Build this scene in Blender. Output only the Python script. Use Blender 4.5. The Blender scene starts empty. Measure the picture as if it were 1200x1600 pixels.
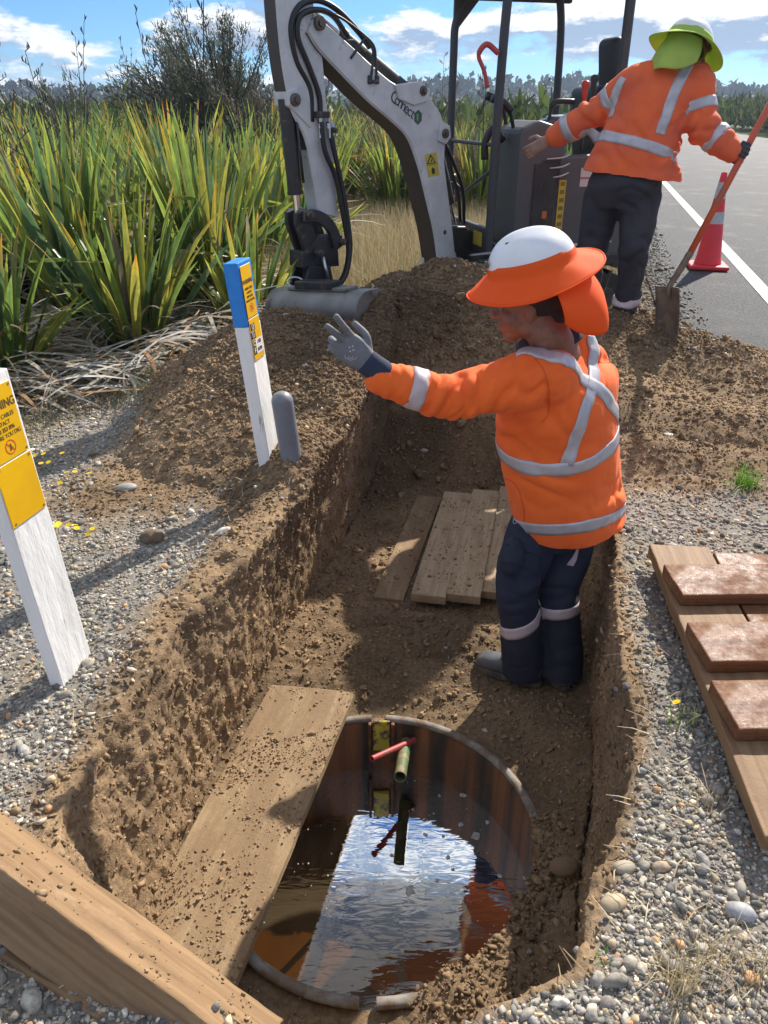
import bpy, bmesh, math, random
import numpy as np
from mathutils import Vector, Matrix
from mathutils.bvhtree import BVHTree

random.seed(7)
rng = np.random.default_rng(7)
SC = bpy.context.scene
COL = SC.collection
R = math.radians

# ------------------------------------------------------------------ camera
PITCH = 27.8
FPX = 1202.0
CAMZ = 1.5
cam_d = bpy.data.cameras.new('camera')
cam_d.sensor_fit = 'VERTICAL'
cam_d.sensor_height = 24.0
cam_d.lens = FPX / 1600.0 * 24.0
cam_d.clip_start = 0.02
cam_d.clip_end = 6000.0
cam = bpy.data.objects.new('camera', cam_d)
cam.location = (0, 0, CAMZ)
cam.rotation_euler = (R(90 - PITCH), 0, 0)
COL.objects.link(cam)
SC.camera = cam

# ------------------------------------------------------------------ sky, sun
SUN_AZ, SUN_EL = 33.0, 38.0
world = bpy.data.worlds.new('World')
SC.world = world
world.use_nodes = True


def build_world():
    nt = world.node_tree
    N, L = nt.nodes, nt.links
    bg = N['Background']
    sky = N.new('ShaderNodeTexSky')
    sky.sky_type = 'NISHITA'
    sky.sun_disc = False
    sky.sun_elevation = R(SUN_EL)
    sky.sun_rotation = R(SUN_AZ)
    sky.altitude = 300
    sky.air_density = 1.0
    sky.dust_density = 0.25
    sky.ozone_density = 2.5
    tc = N.new('ShaderNodeTexCoord')
    sep = N.new('ShaderNodeSeparateXYZ')
    L.new(tc.outputs['Generated'], sep.inputs[0])

    def M(op, a, b=None, c=None, clamp=False):
        n = N.new('ShaderNodeMath')
        n.operation = op
        n.use_clamp = clamp
        for i, v in enumerate((a, b, c)):
            if v is None:
                continue
            if isinstance(v, (int, float)):
                n.inputs[i].default_value = v
            else:
                L.new(v, n.inputs[i])
        return n.outputs[0]
    z = sep.outputs['Z']
    zc = M('MAXIMUM', z, 0.0)
    # flat cloud bases: squash the vertical axis close to the horizon
    den = M('ADD', zc, 0.16)
    px = M('DIVIDE', sep.outputs['X'], den)
    py = M('DIVIDE', sep.outputs['Y'], den)

    def clouds(dz, nscale, det):
        comb = N.new('ShaderNodeCombineXYZ')
        L.new(sep.outputs['X'], comb.inputs[0])
        L.new(M('MULTIPLY', sep.outputs['Y'], 0.35), comb.inputs[1])
        zz = M('MULTIPLY', M('ADD', zc, dz), 2.9)
        L.new(zz, comb.inputs[2])
        t = N.new('ShaderNodeTexNoise')
        t.noise_dimensions = '3D'
        L.new(comb.outputs[0], t.inputs['Vector'])
        t.inputs['Scale'].default_value = nscale
        t.inputs['Detail'].default_value = det
        t.inputs['Roughness'].default_value = 0.58
        t.inputs['Lacunarity'].default_value = 2.1
        return t.outputs['Fac']
    a = clouds(CLOUD_OFF, 5.6, 10)
    b = clouds(CLOUD_OFF + 0.018, 5.6, 10)
    # coverage against elevation (cloud banks sit low over the horizon)
    ramp = N.new('ShaderNodeValToRGB')
    L.new(z, ramp.inputs[0])
    e = ramp.color_ramp.elements
    e[0].position = 0.0
    e[0].color = (.075,) * 3 + (1,)
    e[1].position = 1.0
    e[1].color = (.04,) * 3 + (1,)
    for p, v in ((.02, .06), (.035, .02), (.055, .045), (.075, .05), (.095, -0.02), (.13, -0.05), (.3, -.01), (.45, .05), (.7, .09), (.9, .09)):
        k = e.new(p)
        k.color = (max(v + .1, 0),) * 3 + (1,)
    for k in e:
        pass
    e[0].color = (.16,) * 3 + (1,)
    cov = M('SUBTRACT', ramp.outputs[0], 0.055)
    d = M('ADD', a, cov)
    mask = N.new('ShaderNodeMapRange')
    mask.interpolation_type = 'SMOOTHSTEP'
    L.new(d, mask.inputs['Value'])
    mask.inputs['From Min'].default_value = 0.52
    mask.inputs['From Max'].default_value = 0.60
    lit = N.new('ShaderNodeMapRange')
    L.new(M('SUBTRACT', a, b), lit.inputs['Value'])
    lit.inputs['From Min'].default_value = -0.03
    lit.inputs['From Max'].default_value = 0.035
    cc = N.new('ShaderNodeMix')
    cc.data_type = 'RGBA'
    L.new(lit.outputs[0], cc.inputs['Factor'])
    cc.inputs['A'].default_value = (3.3, 4.4, 6.2, 1)
    cc.inputs['B'].default_value = (9.5, 9.7, 10.0, 1)
    tint = N.new('ShaderNodeMix')
    tint.data_type = 'RGBA'
    tint.blend_type = 'MULTIPLY'
    tint.inputs['Factor'].default_value = 1.0
    L.new(sky.outputs[0], tint.inputs['A'])
    tint.inputs['B'].default_value = (SKYT[0], SKYT[1], SKYT[2], 1)
    mx = N.new('ShaderNodeMix')
    mx.data_type = 'RGBA'
    L.new(mask.outputs[0], mx.inputs['Factor'])
    L.new(tint.outputs['Result'], mx.inputs['A'])
    L.new(cc.outputs['Result'], mx.inputs['B'])
    L.new(mx.outputs['Result'], bg.inputs['Color'])
    bg.inputs['Strength'].default_value = SKY_STR


CLOUD_OFF = 0.31
SKYT = (.43, .75, 1.22)
SKY_STR = 0.072
build_world()

sun_d = bpy.data.lights.new('sun', 'SUN')
sun_d.energy = 5.0
sun_d.angle = R(0.53)
sun_d.color = (1.0, 0.93, 0.82)
sun = bpy.data.objects.new('sun', sun_d)
sdir = Vector((math.sin(R(SUN_AZ)) * math.cos(R(SUN_EL)), math.cos(R(SUN_AZ)) * math.cos(R(SUN_EL)), math.sin(R(SUN_EL))))
sun.rotation_euler = sdir.to_track_quat('Z', 'Y').to_euler()
sun.location = sdir * 50
COL.objects.link(sun)
SC.view_settings.view_transform = 'Standard'
SC.view_settings.look = 'None'
SC.view_settings.exposure = 0.68
SC.view_settings.gamma = 1.0
SC.render.engine = 'CYCLES'
SC.cycles.max_bounces = 8
SC.cycles.transparent_max_bounces = 24
SC.cycles.use_denoising = True

# ------------------------------------------------------------------ helpers
_c, _s = math.cos(R(PITCH)), math.sin(R(PITCH))


def ray(px, py):
    """direction of the line of sight through a pixel of the 1200x1600 photograph"""
    a, b = px - 600.0, 800.0 - py
    return Vector((a, FPX * _c + b * _s, -FPX * _s + b * _c))


def P(px, py, y=None, z=None):
    r = ray(px, py)
    t = y / r.y if y is not None else (z - CAMZ) / r.z
    return Vector((0, 0, CAMZ)) + r * t


def tag(o, label=None, cat=None, group=None, kind=None):
    if label:
        o['label'] = label
    if cat:
        o['category'] = cat
    if group:
        o['group'] = group
    if kind:
        o['kind'] = kind
    return o


def empty(name, loc, rz=0.0):
    o = bpy.data.objects.new(name, None)
    o.empty_display_size = .1
    o.location = loc
    o.rotation_euler = (0, 0, rz)
    COL.objects.link(o)
    return o


def link(name, me, mat=None, parent=None, smooth=True, keep_world=True):
    if mat is not None and len(me.materials) == 0:
        for m in (mat if isinstance(mat, (list, tuple)) else [mat]):
            me.materials.append(m)
    if smooth:
        me.polygons.foreach_set('use_smooth', np.ones(len(me.polygons), dtype=bool))
    o = bpy.data.objects.new(name, me)
    COL.objects.link(o)
    if parent is not None:
        o.parent = parent
        if keep_world:
            chain = Matrix.Identity(4)
            q = parent
            while q is not None:
                chain = q.matrix_basis @ chain
                q = q.parent
            # parts are modelled in world coordinates; keep them where they are
            inv = chain.inverted()
            o.matrix_parent_inverse = Matrix.Identity(4)
            o.matrix_basis = inv
    return o


def mesh_np(name, V, F, C=None, mat=None, parent=None, smooth=True, matidx=None, keep_world=True):
    """fast mesh from numpy arrays: V (n,3), F (m,k), C (n,3) point colours"""
    me = bpy.data.meshes.new(name)
    V = np.ascontiguousarray(V, dtype=np.float32)
    F = np.ascontiguousarray(F, dtype=np.int32)
    k = F.shape[1]
    me.vertices.add(len(V))
    me.vertices.foreach_set('co', V.ravel())
    me.loops.add(F.size)
    me.loops.foreach_set('vertex_index', F.ravel())
    me.polygons.add(len(F))
    me.polygons.foreach_set('loop_start', np.arange(0, F.size, k, dtype=np.int32))
    me.polygons.foreach_set('loop_total', np.full(len(F), k, dtype=np.int32))
    if matidx is not None:
        me.polygons.foreach_set('material_index', np.asarray(matidx, dtype=np.int32))
    me.update(calc_edges=True)
    if C is not None:
        ca = me.color_attributes.new('Col', 'FLOAT_COLOR', 'POINT')
        C4 = np.ones((len(V), 4), dtype=np.float32)
        C4[:, :3] = C
        ca.data.foreach_set('color', C4.ravel())
    me.validate()
    return link(name, me, mat, parent, smooth, keep_world)


class MB:
    """collects shapes for ONE mesh object"""

    def __init__(s):
        s.bm = bmesh.new()

    def box(s, c, size, rot=None, bevel=0.0, seg=2):
        m = Matrix.Translation(Vector(c))
        if rot is not None:
            m = m @ (rot.to_4x4() if isinstance(rot, Matrix) else rot.to_matrix().to_4x4())
        m = m @ Matrix.Diagonal((*size, 1))
        t = bmesh.new()
        bmesh.ops.create_cube(t, size=1, matrix=m)
        if bevel:
            bmesh.ops.bevel(t, geom=t.edges[:], offset=bevel, segments=seg, affect='EDGES', profile=.5)
        s._merge(t)
        return s

    def cyl(s, a, b, r1, r2=None, n=20, caps=True, bevel=0.0):
        a, b = Vector(a), Vector(b)
        d = b - a
        q = d.to_track_quat('Z', 'Y').to_matrix().to_4x4()
        m = Matrix.Translation((a + b) / 2) @ q
        t = bmesh.new()
        bmesh.ops.create_cone(t, cap_ends=caps, segments=n, radius1=r1, radius2=r1 if r2 is None else r2, depth=d.length, matrix=m)
        if bevel:
            ed = [e for e in t.edges if len(e.link_faces) == 2 and e.calc_face_angle(0) > 1.0]
            bmesh.ops.bevel(t, geom=ed, offset=bevel, segments=2, affect='EDGES', profile=.5)
        s._merge(t)
        return s

    def prism(s, pts, n, th, bevel=0.0):
        """polygon of 3D points extruded +-th/2 along n"""
        n = Vector(n).normalized()
        t = bmesh.new()
        A = [t.verts.new(Vector(p) - n * th / 2) for p in pts]
        B = [t.verts.new(Vector(p) + n * th / 2) for p in pts]
        t.faces.new(A)
        t.faces.new(B[::-1])
        k = len(pts)
        for i in range(k):
            t.faces.new([A[i], B[i], B[(i + 1) % k], A[(i + 1) % k]])
        bmesh.ops.recalc_face_normals(t, faces=t.faces)
        if bevel:
            ed = [e for e in t.edges if e.calc_face_angle(0) > .6]
            bmesh.ops.bevel(t, geom=ed, offset=bevel, segments=2, affect='EDGES', profile=.5)
        s._merge(t)
        return s

    def tube(s, pts, r, n=10, closed=False, flat=1.0, up=None):
        V, F = tube_arrays(pts, r, n, flat, up)
        s.add(V, F)
        return s

    def sphere(s, c, r, scale=(1, 1, 1), rot=None, u=20, v=12):
        m = Matrix.Translation(Vector(c))
        if rot is not None:
            m = m @ rot.to_4x4()
        m = m @ Matrix.Diagonal((r * scale[0], r * scale[1], r * scale[2], 1))
        t = bmesh.new()
        bmesh.ops.create_uvsphere(t, u_segments=u, v_segments=v, radius=1, matrix=m)
        s._merge(t)
        return s

    def add(s, V, F):
        vs = [s.bm.verts.new(Vector(v)) for v in V]
        for f in F:
            try:
                s.bm.faces.new([vs[i] for i in f])
            except ValueError:
                pass
        return s

    def _merge(s, t):
        me = bpy.data.meshes.new('tmp')
        t.to_mesh(me)
        t.free()
        s.bm.from_mesh(me)
        bpy.data.meshes.remove(me)

    def mesh(s, name='m'):
        bmesh.ops.recalc_face_normals(s.bm, faces=s.bm.faces)
        me = bpy.data.meshes.new(name)
        s.bm.to_mesh(me)
        s.bm.free()
        return me

    def build(s, name, mat, parent=None, smooth=False, auto=None):
        me = s.mesh(name)
        o = link(name, me, mat, parent, smooth or auto is not None)
        if auto is not None:
            try:
                me.set_sharp_from_angle(angle=R(auto))
            except Exception:
                pass
        return o


def catmull(pts, k=8):
    pts = [Vector(p) for p in pts]
    if len(pts) < 3:
        return [pts[0].lerp(pts[-1], i / k) for i in range(k + 1)]
    q = [pts[0] * 2 - pts[1]] + pts + [pts[-1] * 2 - pts[-2]]
    out = []
    for i in range(1, len(q) - 2):
        p0, p1, p2, p3 = q[i - 1:i + 3]
        for j in range(k):
            t = j / k
            out.append(.5 * ((2 * p1) + (p2 - p0) * t + (2 * p0 - 5 * p1 + 4 * p2 - p3) * t * t + (3 * p1 - p0 - 3 * p2 + p3) * t ** 3))
    out.append(pts[-1].copy())
    return out


def frames(pts, up=None):
    T = []
    for i in range(len(pts)):
        a = pts[max(i - 1, 0)]
        b = pts[min(i + 1, len(pts) - 1)]
        d = (b - a)
        T.append(d.normalized() if d.length > 1e-9 else Vector((0, 0, 1)))
    u = Vector(up) if up is not None else (Vector((0, 0, 1)) if abs(T[0].z) < .9 else Vector((1, 0, 0)))
    u = (u - T[0] * u.dot(T[0])).normalized()
    out = []
    for t in T:
        u = (u - t * u.dot(t))
        u = u.normalized() if u.length > 1e-6 else t.orthogonal().normalized()
        out.append((t, u, t.cross(u)))
    return out


def tube_arrays(pts, r, n=10, flat=1.0, up=None):
    pts = [Vector(p) for p in pts]
    rr = [r] * len(pts) if isinstance(r, (int, float)) else r
    fr = frames(pts, up)
    V, F = [], []
    for i, p in enumerate(pts):
        t, u, w = fr[i]
        for k in range(n):
            a = 2 * math.pi * k / n
            V.append(p + (u * math.cos(a) + w * math.sin(a) * flat) * rr[i])
    for i in range(len(pts) - 1):
        for k in range(n):
            F.append((i * n + k, i * n + (k + 1) % n, (i + 1) * n + (k + 1) % n, (i + 1) * n + k))
    F.append(tuple(range(n))[::-1])
    F.append(tuple((len(pts) - 1) * n + k for k in range(n)))
    return V, F


# ---- gradient noise in numpy
_perm = rng.permutation(256)
_perm = np.concatenate([_perm, _perm]).astype(np.int64)
_g = rng.normal(size=(256, 3))
_g /= np.linalg.norm(_g, axis=1)[:, None]


def perlin(p):
    p = np.asarray(p, dtype=np.float64)
    i = np.floor(p).astype(np.int64)
    f = p - i
    u = f * f * f * (f * (f * 6 - 15) + 10)
    i &= 255

    def g(dx, dy, dz):
        h = _perm[_perm[_perm[(i[:, 0] + dx) & 255] + ((i[:, 1] + dy) & 255)] + ((i[:, 2] + dz) & 255)]
        return (_g[h] * (f - np.array([dx, dy, dz]))).sum(1)

    def lp(a, b, t):
        return a + (b - a) * t
    x00 = lp(g(0, 0, 0), g(1, 0, 0), u[:, 0])
    x10 = lp(g(0, 1, 0), g(1, 1, 0), u[:, 0])
    x01 = lp(g(0, 0, 1), g(1, 0, 1), u[:, 0])
    x11 = lp(g(0, 1, 1), g(1, 1, 1), u[:, 0])
    return lp(lp(x00, x10, u[:, 1]), lp(x01, x11, u[:, 1]), u[:, 2]) * 1.6


def fbm(p, freq, octs=4, gain=.5, ridge=False):
    p = np.asarray(p, dtype=np.float64)
    a, s = 1.0, np.zeros(len(p))
    tot = 0
    for k in range(octs):
        n = perlin(p * freq + 17.3 * k)
        if ridge:
            n = 1 - 2 * np.abs(n)
        s += a * n
        tot += a
        a *= gain
        freq *= 2.03
    return s / tot


def sstep(a, b, x):
    t = np.clip((x - a) / (b - a), 0, 1)
    return t * t * (3 - 2 * t)


# ---- materials
def mat(name, base=(.5, .5, .5), rough=.6, metal=0.0, var=None, vscale=8.0, vdetail=5, bump=0.0, bscale=60.0,
        col=False, spec=.5, spots=None, sscale=30, transl=0.0, coat=0.0, stretch=None, sheen=0.0, rvar=0.0, sheen_tint=None,
        bdist=.002, spotband=(.55, .65), bdetail=6):
    """procedural Principled material. var: second colour mixed by noise; spots: dirt/wear colour in patches"""
    m = bpy.data.materials.new(name)
    m.use_nodes = True
    nt = m.node_tree
    N, L = nt.nodes, nt.links
    b = N['Principled BSDF']
    b.inputs['Roughness'].default_value = rough
    b.inputs['Metallic'].default_value = metal
    b.inputs['Specular IOR Level'].default_value = spec
    if coat:
        b.inputs['Coat Weight'].default_value = coat
        b.inputs['Coat Roughness'].default_value = .15
    if sheen:
        b.inputs['Sheen Weight'].default_value = sheen
    tc = N.new('ShaderNodeTexCoord')
    vec = tc.outputs['Object']
    if stretch:
        mp = N.new('ShaderNodeMapping')
        mp.inputs['Scale'].default_value = stretch
        L.new(vec, mp.inputs['Vector'])
        vec = mp.outputs['Vector']

    def noise(scale, det, rgh=.6):
        n = N.new('ShaderNodeTexNoise')
        L.new(vec, n.inputs['Vector'])
        n.inputs['Scale'].default_value = scale
        n.inputs['Detail'].default_value = det
        n.inputs['Roughness'].default_value = rgh
        return n.outputs['Fac']

    def ramp(fac, lo, hi):
        n = N.new('ShaderNodeMapRange')
        n.interpolation_type = 'SMOOTHSTEP'
        L.new(fac, n.inputs['Value'])
        n.inputs['From Min'].default_value = lo
        n.inputs['From Max'].default_value = hi
        return n.outputs[0]

    def mix(f, A, B, mode='MIX'):
        n = N.new('ShaderNodeMix')
        n.data_type = 'RGBA'
        n.blend_type = mode
        if isinstance(f, (int, float)):
            n.inputs['Factor'].default_value = f
        else:
            L.new(f, n.inputs['Factor'])
        for nm, v in (('A', A), ('B', B)):
            if isinstance(v, tuple):
                n.inputs[nm].default_value = (*v, 1) if len(v) == 3 else v
            else:
                L.new(v, n.inputs[nm])
        return n.outputs['Result']
    c = tuple(base)
    if col:
        at = N.new('ShaderNodeAttribute')
        at.attribute_name = 'Col'
        c = at.outputs['Color']
    if var is not None:
        f = ramp(noise(vscale, vdetail), .32, .68)
        if col:
            k = mix(f, (1 - var, 1 - var, 1 - var), (1 + var, 1 + var, 1 + var)) if isinstance(var, float) else mix(f, (1., 1., 1.), var)
            c = mix(1.0, c, k, 'MULTIPLY')
        else:
            c = mix(f, c, tuple(var))
    if spots is not None:
        c = mix(ramp(noise(sscale, 6, .65), *spotband), c, tuple(spots))
    if isinstance(c, tuple):
        b.inputs['Base Color'].default_value = (*c, 1)
    else:
        L.new(c, b.inputs['Base Color'])
    if rvar:
        n = N.new('ShaderNodeMapRange')
        L.new(noise(vscale * 2.3, 4), n.inputs['Value'])
        n.inputs['From Min'].default_value = .3
        n.inputs['From Max'].default_value = .7
        n.inputs['To Min'].default_value = max(rough - rvar, .03)
        n.inputs['To Max'].default_value = min(rough + rvar, 1)
        L.new(n.outputs[0], b.inputs['Roughness'])
    if bump:
        bp = N.new('ShaderNodeBump')
        bp.inputs['Strength'].default_value = bump
        bp.inputs['Distance'].default_value = bdist
        L.new(noise(bscale, bdetail, .65), bp.inputs['Height'])
        L.new(bp.outputs[0], b.inputs['Normal'])
    if transl:
        tr = N.new('ShaderNodeBsdfTranslucent')
        if isinstance(c, tuple):
            tr.inputs['Color'].default_value = (*c, 1)
        else:
            L.new(c, tr.inputs['Color'])
        ms = N.new('ShaderNodeMixShader')
        ms.inputs[0].default_value = transl
        out = N['Material Output']
        L.new(b.outputs[0], ms.inputs[1])
        L.new(tr.outputs[0], ms.inputs[2])
        L.new(ms.outputs[0], out.inputs['Surface'])
    return m


# ------------------------------------------------------------------ ground
SOIL = np.array((.275, .185, .106))
SOIL_D = np.array((.105, .066, .041))
SOIL_Y = np.array((.37, .255, .125))
GRAV = np.array((.235, .215, .185))
DRY = np.array((.36, .29, .16))
XL = ([.8, .9, 1.0, 1.1, 1.3, 1.5, 2.0, 2.35, 2.7, 3.0, 3.5, 4.2, 4.8], [-.22, -.40, -.57, -.70, -.78, -.75, -.66, -.50, -.38, -.29, -.13, .0, .1])
XLB = ([.8, .9, 1.0, 1.1, 1.3, 1.5, 2.0, 2.35, 2.7, 3.0, 3.5, 4.2, 4.8], [-.18, -.34, -.49, -.60, -.67, -.67, -.62, -.53, -.46, -.40, -.25, -.10, .2])
XR = ([.8, .86, .9, 1.08, 1.2, 1.47, 1.7, 2.05, 2.46, 2.8, 3.3, 4.0, 4.8], [.12, .27, .38, .45, .53, .65, .71, .765, .87, .94, 1.06, 1.2, 1.35])
XRB = ([.8, .86, .9, 1.0, 1.2, 1.47, 1.9, 2.05, 2.46, 2.8, 3.3, 4.0, 4.8], [.08, .22, .33, .44, .52, .57, .72, .76, .85, .90, .98, 1.1, 1.2])
TANK = Vector((-.03, 1.74, -.60))
TR = .555
# centre, height, radius across, radius towards the camera, radius away
HEAPS = [(-.56, 4.30, .51, .92, 1.15, 1.2), (.42, 4.95, .69, 1.30, .80, 1.1), (1.55, 5.15, .29, .9, .70, .8), (2.12, 4.75, .16, .5, .34, .4),
         (2.60, 4.5, .14, .45, .28, .4), (-.42, 3.18, .17, .36, .30, .5), (1.25, 4.2, .12, .5, .4, .5), (1.75, 3.65, .10, .45, .22, .4), (1.25, 3.35, .07, .3, .18, .3), (2.2, 3.4, .10, .35, .2, .3)]
LINE0, LINEK = 1.704, .242


def line_x(y):
    y = np.asarray(y, float)
    return LINE0 + LINEK * y - .0022 * np.maximum(0, y - 45) ** 2


def surf_z(x, y):
    """height of the undug surface"""
    x, y = np.asarray(x, float), np.asarray(y, float)
    p = np.stack([x, y, np.zeros_like(x)], -1).reshape(-1, 3)
    wob = fbm(p, 1.3, 3).reshape(x.shape)
    z = .02 * wob
    for cx, cy, H, rx, ryf, ryb in HEAPS:
        ry = np.where(y < cy, ryf, ryb)
        r = np.sqrt(((x - cx) / rx) ** 2 + ((y - cy) / ry) ** 2 + .012) + .10 * wob
        h = H * np.clip(1.06 - r, 0, 1.2) ** .92
        z = np.maximum(z, h + .02 * wob)
    z = z + .045 * sstep(3.0, 3.4, y) * (1 - sstep(4.9, 5.5, y)) * sstep(1.0, 1.3, x) * (1 - sstep(3.0, 3.6, x))
    # low berm along the left lip of the trench
    xl = np.interp(y, *XL)
    b = np.exp(-((x - xl + .10) / .16) ** 2) * sstep(1.5, 2.6, y) * (1 - sstep(4.6, 5.2, y)) * .10
    z = z + b
    # ground sinks a little towards the flax
    z = z - .06 * sstep(-1.0, -2.4, x) * (1 - sstep(30, 60, y))
    return z


def grid_rows():
    a = [-60, -30, -14, -7, -4, -2.5, -1.5, -.9, -.5, -.2, .0, .15, .3]
    a += list(np.arange(.4, 3.4, .0095))
    a += list(np.arange(3.4, 5.6, .0125))
    a += list(np.arange(5.6, 9, .04))
    v, st = 9.0, .08
    while v < 640:
        a.append(v)
        v += st
        st *= 1.09
    return np.array(a)


def build_ground():
    Y = grid_rows()

    def sm(t):
        return sstep(0, 1, t)
    far = -np.geomspace(.9, 640, 30)[::-1]
    sl = np.concatenate([far, -np.linspace(.9, 0, 78)[1:-1]])        # offsets left of the lip
    nl = np.concatenate([-np.geomspace(1.6, 640, 34)[::-1], -np.linspace(1.6, 0, 130)[1:-1]])
    nr = np.concatenate([np.linspace(0, 1.3, 110)[1:-1], np.geomspace(1.3, 640, 38)])
    wall = np.linspace(0, 1, 56)
    fl = np.linspace(0, 1, 112)[1:-1]
    ny = len(Y)
    xl, xlb, xr, xrb = (np.interp(Y, *q) for q in (XL, XLB, XR, XRB))
    # lips wander
    q = np.stack([Y * 0, Y, Y * 0 + 5], -1)
    wl = .03 * fbm(q, 2.3, 4)
    wr = .022 * fbm(q + 9, 2.6, 4)
    xl = xl + wl
    xr = xr + wr
    D = sstep(.80, .86, Y) * (1 - sstep(4.15, 4.75, Y))
    X, Z, T = [], [], []      # T: 0 ground, 1 wall, 2 floor
    Yg = []
    x = xl[:, None] + nl[None]
    X.append(x); Z.append(surf_z(x, Y[:, None] + 0 * x)); T.append(np.zeros_like(x))
    zl = surf_z(xl, Y)
    zr = surf_z(xr, Y)
    fz = np.interp(Y, [.9, 2.1, 2.4, 2.6, 2.8, 2.9, 4.3], [-.635, -.635, -.62, -.60, -.59, -.60, -.60])
    fl_l = zl * (1 - D) + fz * D
    fl_r = zr * (1 - D) + fz * D
    # left wall
    w = wall[None]
    x = xl[:, None] + (xlb - xl)[:, None] * (w * .9 + .1 * w * w)
    x = x + .03 * np.sin(w * math.pi) * np.interp(Y, [2.2, 2.8], [0, -1])[:, None]
    z = zl[:, None] + (fl_l - zl)[:, None] * (.25 * w ** 2 + .75 * w)
    X.append(x); Z.append(z); T.append(np.ones_like(x) * D[:, None])
    # floor
    f = fl[None]
    x = xlb[:, None] + (xrb - xlb)[:, None] * f
    base = surf_z(x, Y[:, None] + 0 * x)
    sag = np.sin(f * math.pi) ** .35
    fz2 = fz[:, None] + (.045 * (1 - sag))
    z = base * (1 - D[:, None]) + fz2 * D[:, None]
    # crumbly heap between the tank and the boards, fill on the tank's right
    hh = .10 * np.exp(-((x - .22) / .28) ** 2 - ((Y[:, None] - 2.72) / .17) ** 2)
    hh += .05 * np.exp(-((x - .05) / .25) ** 2 - ((Y[:, None] - 2.47) / .10) ** 2)
    hh += .09 * sstep(.54, .74, x) * sstep(1.0, 1.3, Y[:, None]) * (1 - sstep(2.0, 2.3, Y[:, None]))
    hh += .08 * sstep(-.30, -.05, x - .2 * (Y[:, None] - 1)) * (1 - sstep(1.0, 1.14, Y[:, None])) * sstep(0.0, .15, x)
    gy_ = Y[:, None] + 0 * x
    rr0 = np.hypot(x - TANK.x, gy_ - TANK.y)
    hh += .075 * rim_lobe(x, gy_) * sstep(TR - .06, TR + .03, rr0) * (1 - .4 * sstep(TR + .1, TR + .3, rr0))
    z = z + hh * D[:, None]
    X.append(x); Z.append(z); T.append(2 * np.ones_like(x) * (D[:, None] > .5))
    # right wall
    w = wall[None][:, ::-1]
    x = xr[:, None] + (xrb - xr)[:, None] * w
    z = zr[:, None] + (fl_r + .045 * D - zr)[:, None] * (.15 * w ** 2 + .85 * w)
    X.append(x); Z.append(z); T.append(np.ones_like(x) * D[:, None])
    x = xr[:, None] + nr[None]
    X.append(x); Z.append(surf_z(x, Y[:, None] + 0 * x)); T.append(np.zeros_like(x))
    X, Z, T = (np.concatenate(a, 1) for a in (X, Z, T))
    nx = X.shape[1]
    Yg = np.repeat(Y[:, None], nx, 1)
    Pm = np.stack([X, Yg, Z], -1)
    gx = np.gradient(Pm, axis=1)
    gy = np.gradient(Pm, axis=0)
    Nn = np.cross(gx, gy)
    Nn /= np.linalg.norm(Nn, axis=2)[..., None] + 1e-9
    # smooth normals over the lips
    near = ((np.abs(X) < 4) & (Yg < 9) & (Yg > -1))
    idx = np.where(near.ravel())[0]
    p = Pm.reshape(-1, 3)[idx]
    t = T.ravel()[idx]
    x, y, z = p.T
    soil = soil_mask(x, y, z, t)
    ampl = np.where(t > 1.5, 1.0, np.where(t > .2, 1.0, .25 + .75 * soil))
    fade = 1 - sstep(6.0, 8.5, y)
    d = (.020 * fbm(p, 5, 3) * (t < 1.5) + .016 * fbm(p * np.array([1, 1, .75]), 14, 3) + .010 * np.abs(fbm(p, 38, 3)) + .006 * fbm(p, 90, 2)) * ampl
    wallm = ((t > .2) & (t < 1.5))
    # vertical digging scrapes and clods falling off the walls
    d += wallm * (.011 * fbm(p * np.array([1, 1, .45]), 11, 4, ridge=True) + .008 * fbm(p, 45, 2))
    # keep the floor under the tank's rim
    rr = np.hypot(x - TANK.x, y - TANK.y)
    keep = sstep(TR - .02, TR + .14, rr)
    d = np.where((t > 1.5), d * (.25 + .75 * keep), d)
    heap = sstep(.08, .3, z) * (t < .5)
    d += heap * .014 * np.abs(fbm(p, 16, 3))
    d *= fade
    P2 = Pm.reshape(-1, 3)
    P2[idx] += Nn.reshape(-1, 3)[idx] * d[:, None]
    lim = (t > 1.5) & (rr < TR + .06)
    zz = P2[idx, 2]
    lobe = rim_lobe(x, y)
    cap = TANK.z - .006 + lobe * .03 * sstep(TR, TR + .05, rr)
    zz[lim] = np.minimum(zz[lim], cap[lim])
    P2[idx, 2] = zz
    # colours
    full = P2
    x, y, z = full.T
    tt = T.ravel()
    soil = soil_mask(x, y, z, tt)
    n1 = fbm(full, 2.2, 4)[:, None]
    n2 = fbm(full + 31, 9, 3)[:, None]
    s = SOIL * (1 + .25 * n1 + .22 * n2)
    yel = (sstep(.1, .5, n1[:, 0] + .3 * n2[:, 0]) * (tt > .2) * sstep(-.1, -.35, z))[:, None]
    s = s * (1 - .5 * yel) + SOIL_Y * .5 * yel
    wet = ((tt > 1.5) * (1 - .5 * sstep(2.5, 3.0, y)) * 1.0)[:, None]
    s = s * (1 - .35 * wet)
    damp_shade = sstep(-.05, .30, fbm(full + 77, 1.1, 3)) * .30 + .30 * sstep(.18, .5, z) * (y > 3.6) + .25 * sstep(3.6, 4.2, y) * (tt > .15)  # random damp patches, plus shade painted onto the heap and far trench end
    damp_shade = np.clip(damp_shade + .12 * sstep(.1, .4, fbm(full + 5, 6, 2)), 0, .6)[:, None]
    s = s * (1 - damp_shade)
    g = GRAV * (1 + .25 * n2)
    g = g * (1 - .4 * sstep(.0, .4, n1)) + SOIL * .4 * sstep(.0, .4, n1)
    c = s * soil[:, None] + g * (1 - soil[:, None])
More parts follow.
